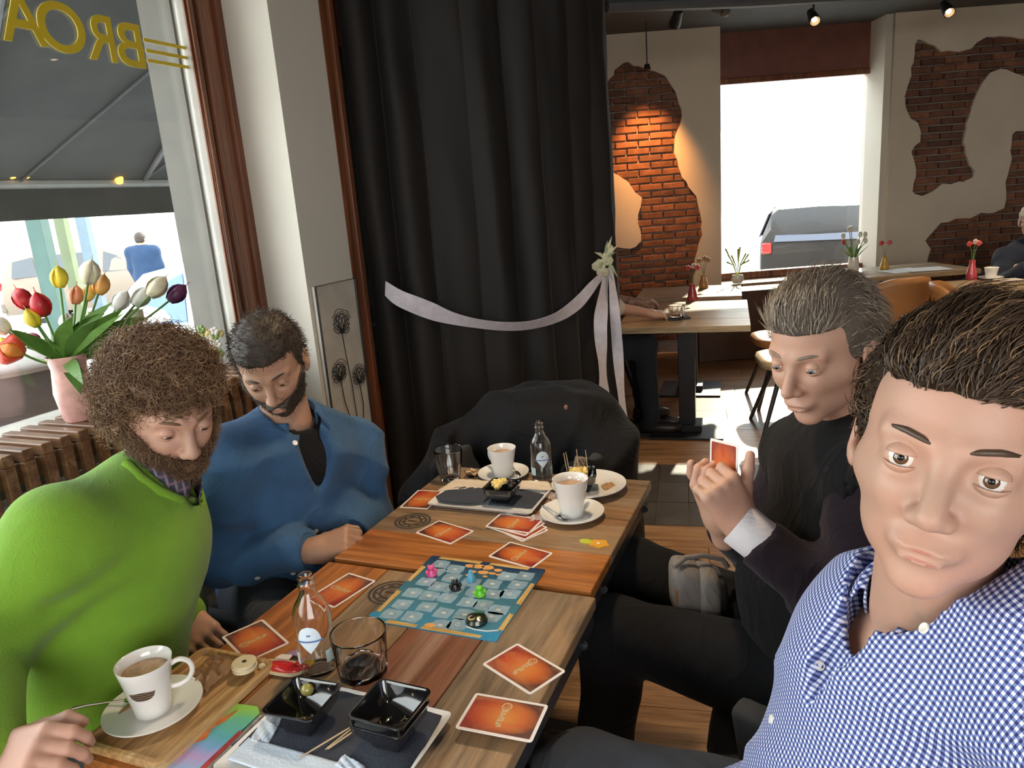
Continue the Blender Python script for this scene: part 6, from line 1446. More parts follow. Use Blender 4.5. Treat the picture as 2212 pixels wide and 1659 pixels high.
def hit(fn, x, y, D0, D1, n=200):
    a, b = ond(x, y, D0), ond(x, y, D1); return bool((fn(np.array([A3(a.lerp(b, i/n)) for i in range(n+1)], np.float32)) < -.002).any())
def surf(p, fn, x, y, D0, D1, n=200):
    """first point along the view ray where the garment field turns solid"""
    a, b = ond(x, y, D0), ond(x, y, D1); P = np.array([A3(a.lerp(b, i/n)) for i in range(n+1)], np.float32); d = fn(P); i = np.argmax(d < 0)
    q = a.lerp(b, i/n); e_ = .004; g = np.array([A3(q+Vector(o)*e_) for o in ((1, 0, 0), (-1, 0, 0), (0, 1, 0), (0, -1, 0), (0, 0, 1), (0, 0, -1))], np.float32); f = fn(g)
    return q, Vector((f[0]-f[1], f[2]-f[3], f[4]-f[5])).normalized()
# --- 1: man in the green sweater ------------------------------------------------
J = dict(pelvis=Vector((-.87, 1.16, .56)), neck=ond(335, 1040, 1.33), head=ond(356, 888, 1.34), rsh=ond(130, 1165, 1.13), lsh=ond(328, 1145, 1.46), rel=ond(-60, 1400, 1.02), rwr=ond(-30, 1640, .86), lel=ond(372, 1330, 1.55), lwr=ond(392, 1330, 1.42),
         rkn=Vector((-.42, .86, .56)), lkn=Vector((-.32, 1.08, .56)), ran=Vector((-.36, .84, .08)), lan=Vector((-.26, 1.08, .08)), hfwd=Vector((.66, -.62, -.34)), hup=Vector((.10, -.05, 1)), hs=1.06, tfwd=Vector((.9, -.2, 0)))
J['rhd'] = (ond(90, 1625, .84)-J['rwr']); J['rhn'] = Vector((-.1, -.5, .9)); J['lhd'] = (ond(445, 1385, 1.36)-J['lwr']); J['lhn'] = Vector((.1, -.75, .65))
J['rpose'] = dict(curl=(35, 45, 30)); J['lpose'] = dict(curl=(40, 50, 30), thumb=(25, 30))
m_curl = plain('brown_curls', (.17, .095, .05), .55, var=.35, scale=30); m_curl2 = plain('light_brown_curls', (.30, .18, .095), .5, var=.3, scale=30)
p1 = Person('curly-haired bearded man in a lime green sweater seated left of the near table, looking down', J, sk1, jaw=1.0, brow=m_curl, lid=.5, look=(0, -.5), iris='brown')
m_green = fabric('lime_wool', (.17, .335, .030), .92, .15, 260, .7, wrk=.15)
def sw1(P):
    d = smin(p1.torso(P, .014, .012, .06), p1.arms(P, .022, k=.04), .045)
    d = d-folds(P, .0035, .7, .6, (.2, .3, 1.0))-elbow_folds(P, J['rel'].lerp(J['rsh'], .35), .006, .12, J['rel']-J['rsh'], 42)-elbow_folds(P, p1.J['rsh']-p1.up*.10+p1.fw*.05, .006, .10, (.5, .3, -.8), 50)
    d = smax(d, -rc(P, J1['neck']-p1.up*.035+p1.fw*.025, J1['neck']+p1.up*.12+p1.fw*.03, .064, .085), .008)
    for a in ('r', 'l'): d = cut(d, P, J1[a+'el'].lerp(J1[a+'wr'], .93), J1[a+'wr']-J1[a+'el'])if False else d
    return cut(d, P, J1['pelvis']-p1.up*.12, -p1.up)
J1 = J
p1.garment('sweater', sw1, ['pelvis', 'neck', 'rsh', 'lsh', 'rel', 'lel'], m_green, pad=.22, h=.0085)
def ring_on(p, c, ax_, R, r, n=40, sq=1.0, f=None): f = f or p.fw; f = (f-ax_*f.dot(ax_)).normalized(); l = ax_.cross(f); return [c+f*(R*math.cos(a)*sq)+l*(R*math.sin(a)) for a in np.linspace(0, 2*math.pi, n+1)[:-1]]
nk = J['neck']
for px_, r_, nm_ in (([(250, 966), (272, 1000), (305, 1034), (345, 1062), (385, 1080), (420, 1082)], .0095, 'ribbed_neckband'), ([(196, 1012), (232, 1040), (250, 1080), (243, 1130), (226, 1180), (205, 1225)], .0028, 'shoulder_seam')):
    q_ = [surf(p1, sw1, x, y, .9, 1.8) for x, y in px_ if hit(sw1, x, y, .9, 1.8)]; MB().tube([a_ for a_, b_ in q_], r_, 8).build(nm_, m_green, p1.root, True, smooth=80)
if False: MB().tube(ring_on(p1, nk-p1.up*.012+p1.fw*.012, (p1.up+p1.fw*.35).normalized(), .074, .01), .011, 10, closed=True).build('ribbed_neckband', m_green, p1.root, True, smooth=80)
m_plaid, t, b = nodes('plaid_cloth'); wv = coords(t, scale=(1, 1, 1)); sx = t.nodes.new('ShaderNodeSeparateXYZ'); t.links.new(wv, sx.inputs[0]); b.inputs['Roughness'].default_value = .8
s1_ = math_(t, 'GREATER_THAN', math_(t, 'SINE', math_(t, 'MULTIPLY', math_(t, 'ADD', sx.outputs[0], sx.outputs[1]), 330)), .55); s2_ = math_(t, 'GREATER_THAN', math_(t, 'SINE', math_(t, 'MULTIPLY', sx.outputs[2], 380)), .55)
c_ = mx(t, mxf(t, s1_, .6), (.055, .05, .085), (.35, .32, .36)); c_ = mx(t, mxf(t, s2_, .5), c_, (.30, .18, .22)); t.links.new(c_, b.inputs['Base Color'])
collar(p1, 'shirt_collar', m_plaid, R0=.060, h=.040, gap=.35, spread=.020, drop=.008, tips=.03)
p1.lapel = None
V, Nr, Vl, nl = cap_hair(p1, .012, m_curl, side=-.03, nape=-.07, lump=.003)
kp = Vl[:, 1] < .088; V, Nr, Vl = V[kp], Nr[kp], Vl[kp]; fl = Nr*.3+np.array([0, 0, -.2])
strands('curls', V, Nr, fl, m_curl, p1.root, 3600, .026, .0010, .0070, 1.4, K=11, lift=.7, jit=.8, seed=5)
strands('light_curls', V, Nr, fl, m_curl2, p1.root, 1300, .032, .0008, .0070, 1.5, K=11, lift=.75, jit=.8, seed=6)
# beard
def beard(p, mt, th, n, L, curlr, seed, zt=-.030, name='beard', dens=1.0):
    def fn(P):
        d = head_sdf(P, ears=False)-th; ax_ = np.abs(P[..., 0]); line = zt+np.clip((.045-ax_)/.03, 0, 1)*-.018+np.clip((ax_-.05)/.02, 0, 1)*.03
        d = smax(d, P[..., 2]-line, .006); d = smax(d, -(P[..., 1]-.005), .01); return smax(d, -ell(P, (0, .098, -.065), (.021, .02, .0085)), .003)
    V, Fq = nets(fn, (-.10, -.02, -.145), (.10, .13, .03), .0042); H = np.array(p.H); me0 = np_mesh('t', V, Fq); nr = np.zeros(len(V)*3); me0.vertices.foreach_get('normal', nr); nr = nr.reshape(-1, 3)@H.T; bpy.data.meshes.remove(me0)
    Vw = (V*p.hs)@H.T+np.array(p.J['head']); link_mesh(name, np_mesh(name, Vw, Fq), mt, p.root, True)
    if n: strands(name+'_hair', Vw, nr, nr*.2+np.array([0, 0, -.8]), mt, p.root, n, L, .0006, curlr, 1.3, K=7, lift=.4, jit=.4, seed=seed)
beard(p1, plain('beard_base', (.075, .042, .024), .9, spec=.1), .006, 0, .02, .003, 8)
beard(p1, m_curl, .0045, 3800, .015, .0028, 18, name='beard_curls')
trousers(p1, m_trou)
# --- 2: man in the denim shirt ------------------------------------------------------
J = dict(pelvis=Vector((-.66, 1.86, .54)), neck=ond(628, 918, 1.76), head=ond(588, 790, 1.72), rsh=ond(492, 1000, 1.63), lsh=ond(762, 965, 1.93), rel=ond(478, 1205, 1.66), lel=ond(800, 1120, 1.95), rwr=ond(672, 1190, 1.60), lwr=ond(756, 1160, 1.72),
         rkn=Vector((-.44, 1.31, .60)), lkn=Vector((-.30, 1.56, .60)), ran=Vector((-.28, 1.40, .08)), lan=Vector((-.14, 1.66, .08)), hfwd=Vector((.10, -.80, -.42)), hup=Vector((-.12, 0, 1)), hs=.98, tfwd=Vector((.5, -.8, 0)))
J['rhd'] = ond(760, 1165, 1.60)-J['rwr']; J['rhn'] = Vector((-.1, -.5, .85)); J['lhd'] = ond(690, 1185, 1.55)-J['lwr']; J['lhn'] = Vector((.2, -.6, .8)); J['rpose'] = dict(curl=(45, 60, 35), thumb=(20, 20)); J['lpose'] = dict(curl=(55, 60, 35))
m_dk = plain('short_dark_hair', (.035, .022, .014), .6, var=.3, scale=60)
p2 = Person('man in a blue denim shirt over a black top, hands folded at the table edge', J, sk2, brow=m_dk, lid=.45, look=(0, -.45)); J2 = J
m_den = fabric('denim_blue', (.040, .10, .20), .8, .08, 500, .5, .22)
def dn(P):
    ar = p2.arms(P, .017, k=.03)
    for a in ('r', 'l'): ar = smax(ar, np.where(np.linalg.norm(P-A3(J2[a+'wr']), axis=-1) < .10, (P-A3(J2[a+'el'].lerp(J2[a+'wr'], .93)))@A3((J2[a+'wr']-J2[a+'el']).normalized()), -1), .003)
    d = smin(p2.torso(P, .016, .01, .05), ar, .035)
    d = d-folds(P, .009, .9, 2.0, (.6, .2, .9))-elbow_folds(P, J2['rel'], .009, .11, J2['rwr']-J2['rel'], 75)-elbow_folds(P, J2['lel'], .007, .11, J2['lwr']-J2['lel'], 75)
    d = smax(d, -rc(P, J2['neck']-p2.up*.03+p2.fw*.02, J2['neck']+p2.up*.12, .060, .075), .006)
    op = rc(P, J2['neck']+p2.fw*.12+p2.up*.0, J2['neck']-p2.up*.17+p2.fw*.155, .052, .006); d = smax(d, -op, .006)
    d = smin(d, rc(P, J2['lel'].lerp(J2['lwr'], .5), J2['rel'].lerp(J2['pelvis']+p2.up*.15, .6), .045, .06), .04); d = smin(d, ell(P, ond(706, 1120, 1.82), (.10, .08, .10)), .05)
    return cut(d, P, J2['pelvis']-p2.up*.07, -p2.up)
p2.garment('denim_shirt', dn, ['pelvis', 'neck', 'rsh', 'lsh', 'rel', 'lel', 'rwr', 'lwr'], m_den, pad=.2, h=.008)
p2.garment('black_undershirt', lambda P: cut(cut(smax(p2.torso(P, .006, .01), -rc(P, J2['neck']-p2.up*.01, J2['neck']+p2.up*.1, .056, .066), .006), P, J2['neck']-p2.up*.23, -p2.up), P, J2['neck']+p2.lat*.11, p2.lat), ['pelvis', 'neck', 'rsh', 'lsh'], m_blkc, h=.009)
collar(p2, 'shirt_collar', m_den, R0=.063, h=.040, gap=.62, spread=.026, drop=.004, tips=.055)
for a, wx_ in (('r', 1), ('l', 1)):
    c = J[a+'el'].lerp(J[a+'wr'], .88); ax_ = (J[a+'wr']-J[a+'el']).normalized(); MB().lathe([(.034, 0), (.047, 0), (.048, .05), (.044, .053), (.036, .05)], 32, (lambda q: (setattr(q, 'translation', c-ax_*.03), q)[1])(ax_.to_track_quat('Z', 'Y').to_matrix().to_4x4())).build('cuff', m_den, p2.root, True, smooth=50)
buttons(p2, [surf(p2, dn, x, y, 1.2, 2.4) for x, y in ((592, 937), (637, 957), (666, 1082), (682, 1147), (633, 1237), (556, 1248))], m_but, .0065)
cap_hair(p2, .007, m_dk, hairline=.058, side=-.01, nape=-.05, lump=.0012)
V, Nr, Vl, nl = cap_hair(p2, .007, m_dk, hairline=.058, side=-.01, nape=-.05, build=False)
strands('hair_tufts', V, Nr, Nr*.4+np.array([.2, -.5, -.2]), m_dk, p2.root, 2600, .012, .0007, .001, .5, K=4, lift=.5, jit=.4, seed=9)
beard(p2, m_dk, .0035, 700, .006, .0005, 12)
trousers(p2, m_trou)
# --- 3: grey-haired man holding a card -------------------------------------------------
J = dict(pelvis=ond(1800, 1530, 1.26), neck=ond(1858, 895, 1.30), head=ond(1772, 755, 1.22), rsh=ond(1735, 985, 1.48), lsh=ond(1905, 1040, 1.13), rel=ond(1640, 1180, 1.50), lel=ond(1838, 1325, 1.10), rwr=ond(1560, 1105, 1.36), lwr=ond(1604, 1138, 1.20),
         rkn=ond(1360, 1275, 1.66), lkn=ond(1330, 1420, 1.42), ran=Vector((.14, 1.62, .08)), lan=Vector((.12, 1.38, .08)), hfwd=Vector((-.80, -.58, -.26)), hup=Vector((-.02, 0, 1)), hs=1.0, tfwd=Vector((-.9, .1, 0)))
J['pelvis'].z = .56; J['rkn'].z = .60; J['lkn'].z = .58
J['lhd'] = ond(1548, 1040, 1.20)-J['lwr']; J['lhn'] = Vector((.25, -.95, .1)); J['lpose'] = dict(curl=(62, 72, 40), thumb=(-25, 5)); J['rhd'] = Vector((-.62, -.62, .62)); J['rhn'] = Vector((-.75, .15, .35))
J['rwr'] = ond(1553, 1125, 1.30); J['rhd'] = ond(1512, 1010, 1.25)-J['rwr']; J['rhn'] = Vector((-.75, -.55, .2)); J['rpose'] = dict(curl=(40, 60, 40), thumb=(10, 20))
m_gry = plain('grey_brown_hair', (.20, .155, .12), .5, var=.35, scale=50); m_gry2 = plain('silver_hair', (.42, .36, .29), .4, var=.2, scale=50)
p3 = Person('grey-haired man in a dark jumper holding a game card in both hands', J, sk3, brow=m_gry, lid=.3, look=(.1, -.3), iris='grey', nose=1.03); J3 = J
m_plum = fabric('dark_plum_knit', (.012, .006, .010), .85, .08, 300, .3); m_vest = fabric('black_knit', (.005, .0045, .005), .9, .05, 300, .3)
def js(P, g=.014):
    ar = p3.arms(P, .016, k=.03)
    for a in ('r', 'l'): ar = smax(ar, np.where(np.linalg.norm(P-A3(J3[a+'wr']), axis=-1) < .12, (P-A3(J3[a+'el'].lerp(J3[a+'wr'], .83)))@A3((J3[a+'wr']-J3[a+'el']).normalized()), -1), .003)
    d = smin(p3.torso(P, g, .03, .05), ar, .035)-folds(P, .0045, 1.0, 3.0, (.5, .3, .9))-elbow_folds(P, J3['lel'], .006, .10, J3['lwr']-J3['lel'], 60)
    d = smax(d, -rc(P, J3['neck']-p3.up*.02, J3['neck']+p3.up*.12, .060, .080), .006)
    return cut(d, P, J3['pelvis']-p3.up*.08, -p3.up)
p3.garment('jumper', js, ['pelvis', 'neck', 'rsh', 'lsh', 'rel', 'lel', 'rwr', 'lwr'], m_plum, h=.009)
def vs_(P):
    d = p3.torso(P, .024, .034, .05)-folds(P, .002, .8, 1.0, (.2, .2, 1)); d = smax(d, -rc(P, J3['neck']-p3.up*.03+p3.fw*.02, J3['neck']+p3.up*.12, .066, .095), .006)
    for a in ('r', 'l'): d = smax(d, -rc(P, J3[a+'sh']+(J3[a+'sh']-J3['neck']).normalized()*.02, J3[a+'el'], .072, .06), .008)
    return cut(d, P, J3['pelvis']-p3.up*.05, -p3.up)
p3.garment('vest', vs_, ['pelvis', 'neck', 'rsh', 'lsh'], m_vest, h=.009, label='black sleeveless knit vest')
m_wsh = fabric('white_shirt', (.62, .58, .60), .7, .1, 500, .15, .04)
collar(p3, 'shirt_collar', m_wsh, R0=.061, h=.040, gap=.30, spread=.020, drop=.006, tips=.03)
for a in ('l',):
    ax_ = (J[a+'wr']-J[a+'el']).normalized(); c = J[a+'el'].lerp(J[a+'wr'], .80); q = ax_.to_track_quat('Z', 'Y').to_matrix().to_4x4(); q.translation = c
    MB().lathe([(.030, 0), (.040, 0), (.041, .052), (.039, .054), (.035, .052)], 32, q).build('shirt_cuff', m_wsh, p3.root, True, smooth=50)
V, Nr, Vl, nl = cap_hair(p3, .009, plain('grey_hair_base', (.10, .08, .065), .9, spec=.1), hairline=.060, side=-.005, nape=-.065, lump=.001)
H3 = np.array(p3.H); back = H3@np.array([0, -.8, -.5]); kp = (Vl[:, 2] > .0) | (Vl[:, 1] < -.01); V, Nr, Vl = V[kp], Nr[kp], Vl[kp]; back = comb(p3, Vl, -.2)
strands('combed_hair', V, Nr, back, m_gry, p3.root, 4200, .036, .0007, .0015, .6, K=7, lift=.06, jit=.10, clump=.15, bend=np.array(H3@np.array([-.4, -1.0, -.5]))*.75, seed=11, wavy=True)
strands('silver_strands', V, Nr, back, m_gry2, p3.root, 1500, .034, .0006, .0018, .6, K=7, lift=.08, jit=.14, clump=.15, bend=np.array(H3@np.array([-.4, -1.0, -.45]))*.75, seed=12, wavy=True)
trousers(p3, m_blkc)
hc = empty('game_card', ond(1563, 1022, 1.262), 0, 'game card held upright between the hands of the grey-haired man', 'card', 'orange backed game cards')
me_c = MB().prism(rrect(CLw, CWw, .005), 0, .0009).mesh('card_stock'); rotc = Matrix((( Vector((.10, .0, .99))), Vector((.93, -.36, -.09)), Vector((.36, .92, -.04)))).transposed()
zc = Vector((-.93, -.33, .12)).normalized(); xc = (ond(1545, 965, 1.262)-ond(1575, 1040, 1.262)).normalized(); xc = (xc-zc*xc.dot(zc)).normalized(); yc = zc.cross(xc)
Rc = Matrix((xc, yc, zc)).transposed().to_4x4()
for nm, w1, w2, za, zb, mm in (('card_stock', CLw, CWw, 0, .0009, m_cw), ('back_print', CLw-.010, CWw-.010, .0009, .0012, m_cp)):
    o = MB().prism(rrect(w1, w2, .003, 3), za, zb).build(nm, mm, hc); o.matrix_parent_inverse = Rc
# belt bag on his lap
bg_ = empty('belt_bag', ond(1505, 1340, 1.50), 0, 'grey zipped pouch lying on the lap of the man with the card', 'bag')
m_bag = fabric('grey_canvas', (.20, .175, .155), .8, .1, 400, .4); m_bag2 = plain('dark_trim', (.05, .045, .04), .6)
ob = [ond(x, y, 1.42) for x, y in ((1478, 1275),)][0]
def bagf(P, c, r, k=4.0): q = np.abs((P-A3(c))/np.array(r)); return ((q**k).sum(-1)**(1/k)-1)*min(r)
bx = (ond(1570, 1290, 1.42)-ond(1440, 1275, 1.42)).normalized(); byv = Vector((0, 0, 1)); 
Rb = Matrix((bx, byv.cross(bx)*1, byv)).transposed().to_4x4(); 
for nm, px, D, rr, mm in (('pouch_body', (1483, 1272), 1.435, (.034, .050, .066), m_bag), ('pouch_front', (1526, 1280), 1.42, (.024, .048, .062), m_bag), ('zip_gusset', (1545, 1285), 1.445, (.020, .046, .058), m_bag2)):
    V, Fq = nets(lambda P: bagf(P, (0, 0, 0), rr), (-.09, -.09, -.09), (.09, .09, .09), .005); o = link_mesh(nm, np_mesh(nm, V, Fq), mm, bg_); q = Rb.copy(); q.translation = ond(px[0], px[1], D); o.matrix_parent_inverse = Wm(bg_).inverted() @ q
MB().box((0, 0, 0), (.006, .004, .034), (lambda q: (setattr(q, 'translation', ond(1462, 1290, 1.378)), q)[1])(Rb.copy())).build('leather_patch', plain('patch_brown', (.25, .13, .06), .5), bg_, True)
MB().tube([ond(1455, 1225, 1.40), ond(1480, 1205, 1.42), ond(1520, 1200, 1.43), ond(1560, 1208, 1.44), ond(1572, 1225, 1.44)], .006, 8).build('zip', m_bag, bg_, True, smooth=60)
# --- 4: man in the checked shirt, taking the picture -------------------------------------
J = dict(pelvis=Vector((.46, .72, .58)), neck=ond(1995, 1345, .70), head=ond(2062, 978, .63), rsh=ond(1915, 1400, .88), lsh=ond(2320, 1450, .56), rel=ond(1870, 1700, .95), lel=ond(2500, 1900, .40), rwr=ond(1600, 1745, .86), lwr=Vector((.30, .20, 1.05)),
         rkn=Vector((.06, .98, .60)), lkn=Vector((.04, .66, .60)), ran=Vector((.08, .98, .08)), lan=Vector((.06, .66, .08)), hfwd=Vector((-.58, -.78, .10)), hup=Vector((.16, -.05, 1)), hs=1.06, tfwd=Vector((-.9, -.3, 0)))
J['neck'] = ond(2010, 1345, .69); J['pelvis'] = Vector((.47, .74, .56))
J['rhd'] = Vector((-.6, .3, -.1)); J['rhn'] = Vector((0, -.2, .9)); J['lhd'] = Vector((-.3, -.6, .5)); J['lhn'] = Vector((.5, .3, .7)); J['rpose'] = dict(curl=(20, 30, 20)); J['lpose'] = dict(curl=(40, 40, 20))
m_brn = plain('dark_brown_hair', (.060, .036, .022), .42, var=.35, scale=50); m_brn2 = plain('lighter_brown_hair', (.22, .13, .065), .4, var=.3, scale=50)
p4 = Person('wavy-haired man in a blue and white checked shirt, closest to the camera at the right', J, sk4, brow=m_brn, lid=.12, look=(.0, .1), sc=1.04); J4 = J
GA, GC = -.12, .6
m_ging, t, b = nodes('gingham'); b.inputs['Roughness'].default_value = .75; sx = t.nodes.new('ShaderNodeSeparateXYZ'); t.links.new(coords(t), sx.inputs[0])
gu = math_(t, 'ADD', sx.outputs[0], math_(t, 'MULTIPLY', sx.outputs[1], GA)); gv_ = math_(t, 'SUBTRACT', sx.outputs[2], math_(t, 'MULTIPLY', sx.outputs[1], GC)); PER = .0066
st = [math_(t, 'GREATER_THAN', math_(t, 'SINE', math_(t, 'MULTIPLY', q, 2*math.pi/PER)), 0.0) for q in (gu, gv_)]
t.links.new(ramp(t, math_(t, 'MULTIPLY', math_(t, 'ADD', st[0], st[1]), .5), [(.0, (.70, .73, .84)), (.5, (.15, .20, .46)), (1.0, (.015, .025, .13))]), b.inputs['Base Color']); bump(t, b, noise(t, coords(t), 600, 3), .2, .001)
def gs(P):
    d = smin(p4.torso(P, .022, .045, .06), p4.arms(P, .022, k=.03), .05)-folds(P, .0065, .8, 4.1, (.9, .2, .7))
    d = smax(d, -rc(P, J4['neck']-p4.up*.03+p4.fw*.02, J4['neck']+p4.up*.12, .062, .082), .006)
    op = rc(P, J4['neck']+p4.fw*.10+p4.up*.02, J4['neck']-p4.up*.075+p4.fw*.13, .034, .004); d = smax(d, -op, .004)
    return cut(d, P, J4['pelvis']-p4.up*.10, -p4.up)
p4.garment('checked_shirt', gs, ['pelvis', 'neck', 'rsh', 'lsh', 'rel', 'lel'], m_ging, pad=.24, h=.0075, local=True)
def loc_collar(p, *a, **k):
    o = collar(p, *a, **k); Rm = Matrix([[float(x) for x in r] for r in p.R]).to_4x4(); Rm.translation = p.J['neck']; me = o.data; me.transform(Rm.inverted()); o.matrix_parent_inverse = Wm(p.root).inverted() @ Rm; return o
loc_collar(p4, 'shirt_collar', m_ging, R0=.063, h=.036, gap=.50, spread=.016, drop=.0, tips=.018)
buttons(p4, [surf(p4, gs, x, y, .3, 1.2) for x, y in ((1898, 1338), (1998, 1358), (1770, 1437), (1668, 1554))], m_but, .0058)
def line_on(p, fn, px, D0, D1, r, nm, mt, off=.0):
    pts = [surf(p, fn, x, y, D0, D1) for x, y in px]; MB().tube([q+n_*off for q, n_ in pts], r, 6).build(nm, mt, p.root, True, smooth=80)
line_on(p4, gs, [(1812, 1468), (1840, 1510), (1875, 1552), (1905, 1590), (1922, 1612)], .3, 1.2, .0010, 'pocket_edge', plain('navy_thread', (.02, .03, .09), .8))
V, Nr, Vl, nl = cap_hair(p4, .008, plain('hair_base', (.030, .019, .012), .9, spec=.1), hairline=.062, side=-.005, nape=-.065, lump=.002, top=.002)
H4 = np.array(p4.H); fl = H4@np.array([.1, -.75, -.2]); kp = (Vl[:, 2] > -.01) | (Vl[:, 1] < 0); V, Nr, Vl = V[kp], Nr[kp], Vl[kp]; fl = comb(p4, Vl, .25)
strands('wavy_hair', V, Nr, fl, m_brn, p4.root, 13000, .042, .00065, .0028, 1.0, K=10, lift=.10, jit=.12, clump=.35, bend=np.array(H4@np.array([.5, -1.0, -.35]))*.75, seed=21, wavy=False)
strands('lit_strands', V, Nr, fl, m_brn2, p4.root, 1800, .040, .0005, .0035, 1.1, K=10, lift=.13, jit=.18, clump=.35, bend=np.array(H4@np.array([.5, -1.0, -.3]))*.7, seed=22)  # light catching the curl edges is put into the paler strand colour
trousers(p4, fabric('slate_trousers', (.035, .042, .055)))
# --- chairs they sit on --------------------------------------------------------------------
def seat_for(p, label, dx, rz, mt=m_char, **kw):
    c = p.J['pelvis']; return tub_chair(label, (c.x+dx[0], c.y+dx[1], 0), rz, mt, 'charcoal tub armchairs', **kw)
faceN = lambda sgn: math.atan2(NX.x*sgn, -NX.y*sgn)
for o in (seat_for(p3, 'charcoal tub armchair under the grey-haired man', (.03, .0), faceN(-1), H=.62, back=.72), seat_for(p4, 'charcoal tub armchair under the man in the checked shirt', (.03, .02), faceN(-1), H=.62, back=.70),
          seat_for(p1, 'charcoal tub armchair under the man in green', (-.03, .0), faceN(1), H=.58, back=.62), seat_for(p2, 'charcoal tub armchair under the man in denim', (-.03, .02), faceN(1), H=.58, back=.66)): pass
# --- 5: hand and arm beyond the curtain ------------------------------------------------------
J = dict(pelvis=Vector((.40, 4.62, .56)), neck=Vector((.40, 4.56, 1.12)), head=Vector((.44, 4.50, 1.27)), rsh=Vector((.42, 4.36, 1.07)), lsh=Vector((.40, 4.76, 1.07)), rel=Vector((.62, 4.22, .86)), lel=Vector((.60, 4.92, .84)), rwr=ond(1400, 680, 4.30), lwr=Vector((.86, 4.80, .80)),
         rkn=Vector((.84, 4.5, .56)), lkn=Vector((.84, 4.72, .56)), ran=Vector((.86, 4.46, .08)), lan=Vector((.86, 4.74, .08)), hfwd=Vector((1, 0, -.3)), hup=Vector((0, 0, 1)), tfwd=Vector((1, 0, 0)))
J['rwr'].z = .80; J['rhd'] = Vector((1, .1, -.15)); J['rhn'] = Vector((0, -.3, 1)); J['lhd'] = Vector((1, -.1, 0)); J['lhn'] = Vector((0, 0, 1)); J['rpose'] = dict(curl=(35, 45, 25)); J['lpose'] = dict(curl=(30, 30, 20))
m_lt = plain('fair_hair', (.30, .18, .08), .5)
p5 = Person('person mostly hidden by the curtain, bare forearm reaching for the low tumbler', J, sk3, brow=m_lt, fine=False, iris='blue'); J5 = J
def s5(P):
    d = smin(p5.torso(P, .014), p5.arms(P, .014, upto=.1), .03); d = smax(d, -rc(P, J5['neck']-p5.up*.02, J5['neck']+p5.up*.1, .058, .075), .005); return cut(d, P, J5['pelvis']-p5.up*.06, -p5.up)
p5.garment('top', s5, ['pelvis', 'neck', 'rsh', 'lsh', 'rel', 'lel'], fabric('cream_top', (.62, .54, .46)), h=.012); cap_hair(p5, .012, m_lt); trousers(p5, m_trou)
# --- 6: person at the right edge ---------------------------------------------------------------
J = dict(pelvis=Vector((3.62, 5.25, .56)), neck=ond(2236, 528, 5.2), head=ond(2232, 478, 5.12), rsh=ond(2172, 560, 5.16), lsh=ond(2296, 548, 5.34), rel=ond(2166, 612, 5.0), lel=ond(2330, 610, 5.1), rwr=Vector((3.42, 4.84, .82)), lwr=Vector((3.72, 4.86, .82)),
         rkn=Vector((3.45, 4.85, .56)), lkn=Vector((3.70, 4.80, .56)), ran=Vector((3.40, 4.9, .08)), lan=Vector((3.70, 4.86, .08)), hfwd=Vector((-.4, -.85, -.25)), hup=Vector((0, 0, 1)), tfwd=Vector((-.2, -1, 0)))
J['rhd'] = Vector((.3, -1, 0)); J['rhn'] = Vector((0, 0, 1)); J['lhd'] = Vector((-.3, -1, 0)); J['lhn'] = Vector((0, 0, 1))
m_wht = plain('thin_grey_hair', (.40, .36, .32), .5)
p6 = Person('balding man in glasses and a navy cardigan at the right edge of the picture', J, sk3, brow=m_wht, fine=False, iris='blue'); J6 = J
def s6(P):
    d = smin(p6.torso(P, .016, .03), p6.arms(P, .016), .03)-folds(P, .004, .8); d = smax(d, -rc(P, J6['neck']-p6.up*.02, J6['neck']+p6.up*.1, .058, .075), .005); return cut(d, P, J6['pelvis']-p6.up*.06, -p6.up)
p6.garment('cardigan', s6, ['pelvis', 'neck', 'rsh', 'lsh', 'rel', 'lel', 'rwr', 'lwr'], fabric('navy_knit', (.020, .026, .045)), h=.012); cap_hair(p6, .004, m_wht, hairline=.075, side=-.01); trousers(p6, m_trou)
MB().tube([p6.hl((.031+.02*math.cos(a), .090, .002+.016*math.sin(a))) for a in np.linspace(0, 6.28, 20)[:-1]], .0012, 5, closed=True).tube([p6.hl((-.031+.02*math.cos(a), .090, .002+.016*math.sin(a))) for a in np.linspace(0, 6.28, 20)[:-1]], .0012, 5, closed=True).tube([p6.hl((-.05, .088, .005)), p6.hl((-.078, .0, .008))], .0012, 5).tube([p6.hl((.05, .088, .005)), p6.hl((.078, .0, .008))], .0012, 5).tube([p6.hl((-.011, .092, .004)), p6.hl((.011, .092, .004))], .0012, 5).build('glasses', m_dark, p6.root, True)
tub_chair('charcoal tub armchair under the man at the right edge', (3.64, 5.30, 0), math.atan2(.1, 1)*-1, m_char, 'charcoal tub armchairs', H=.62, back=.72)
tub_chair('charcoal tub armchair under the person behind the curtain', (.36, 4.63, 0), f1(90), m_char, 'charcoal tub armchairs', H=.60, back=.68)
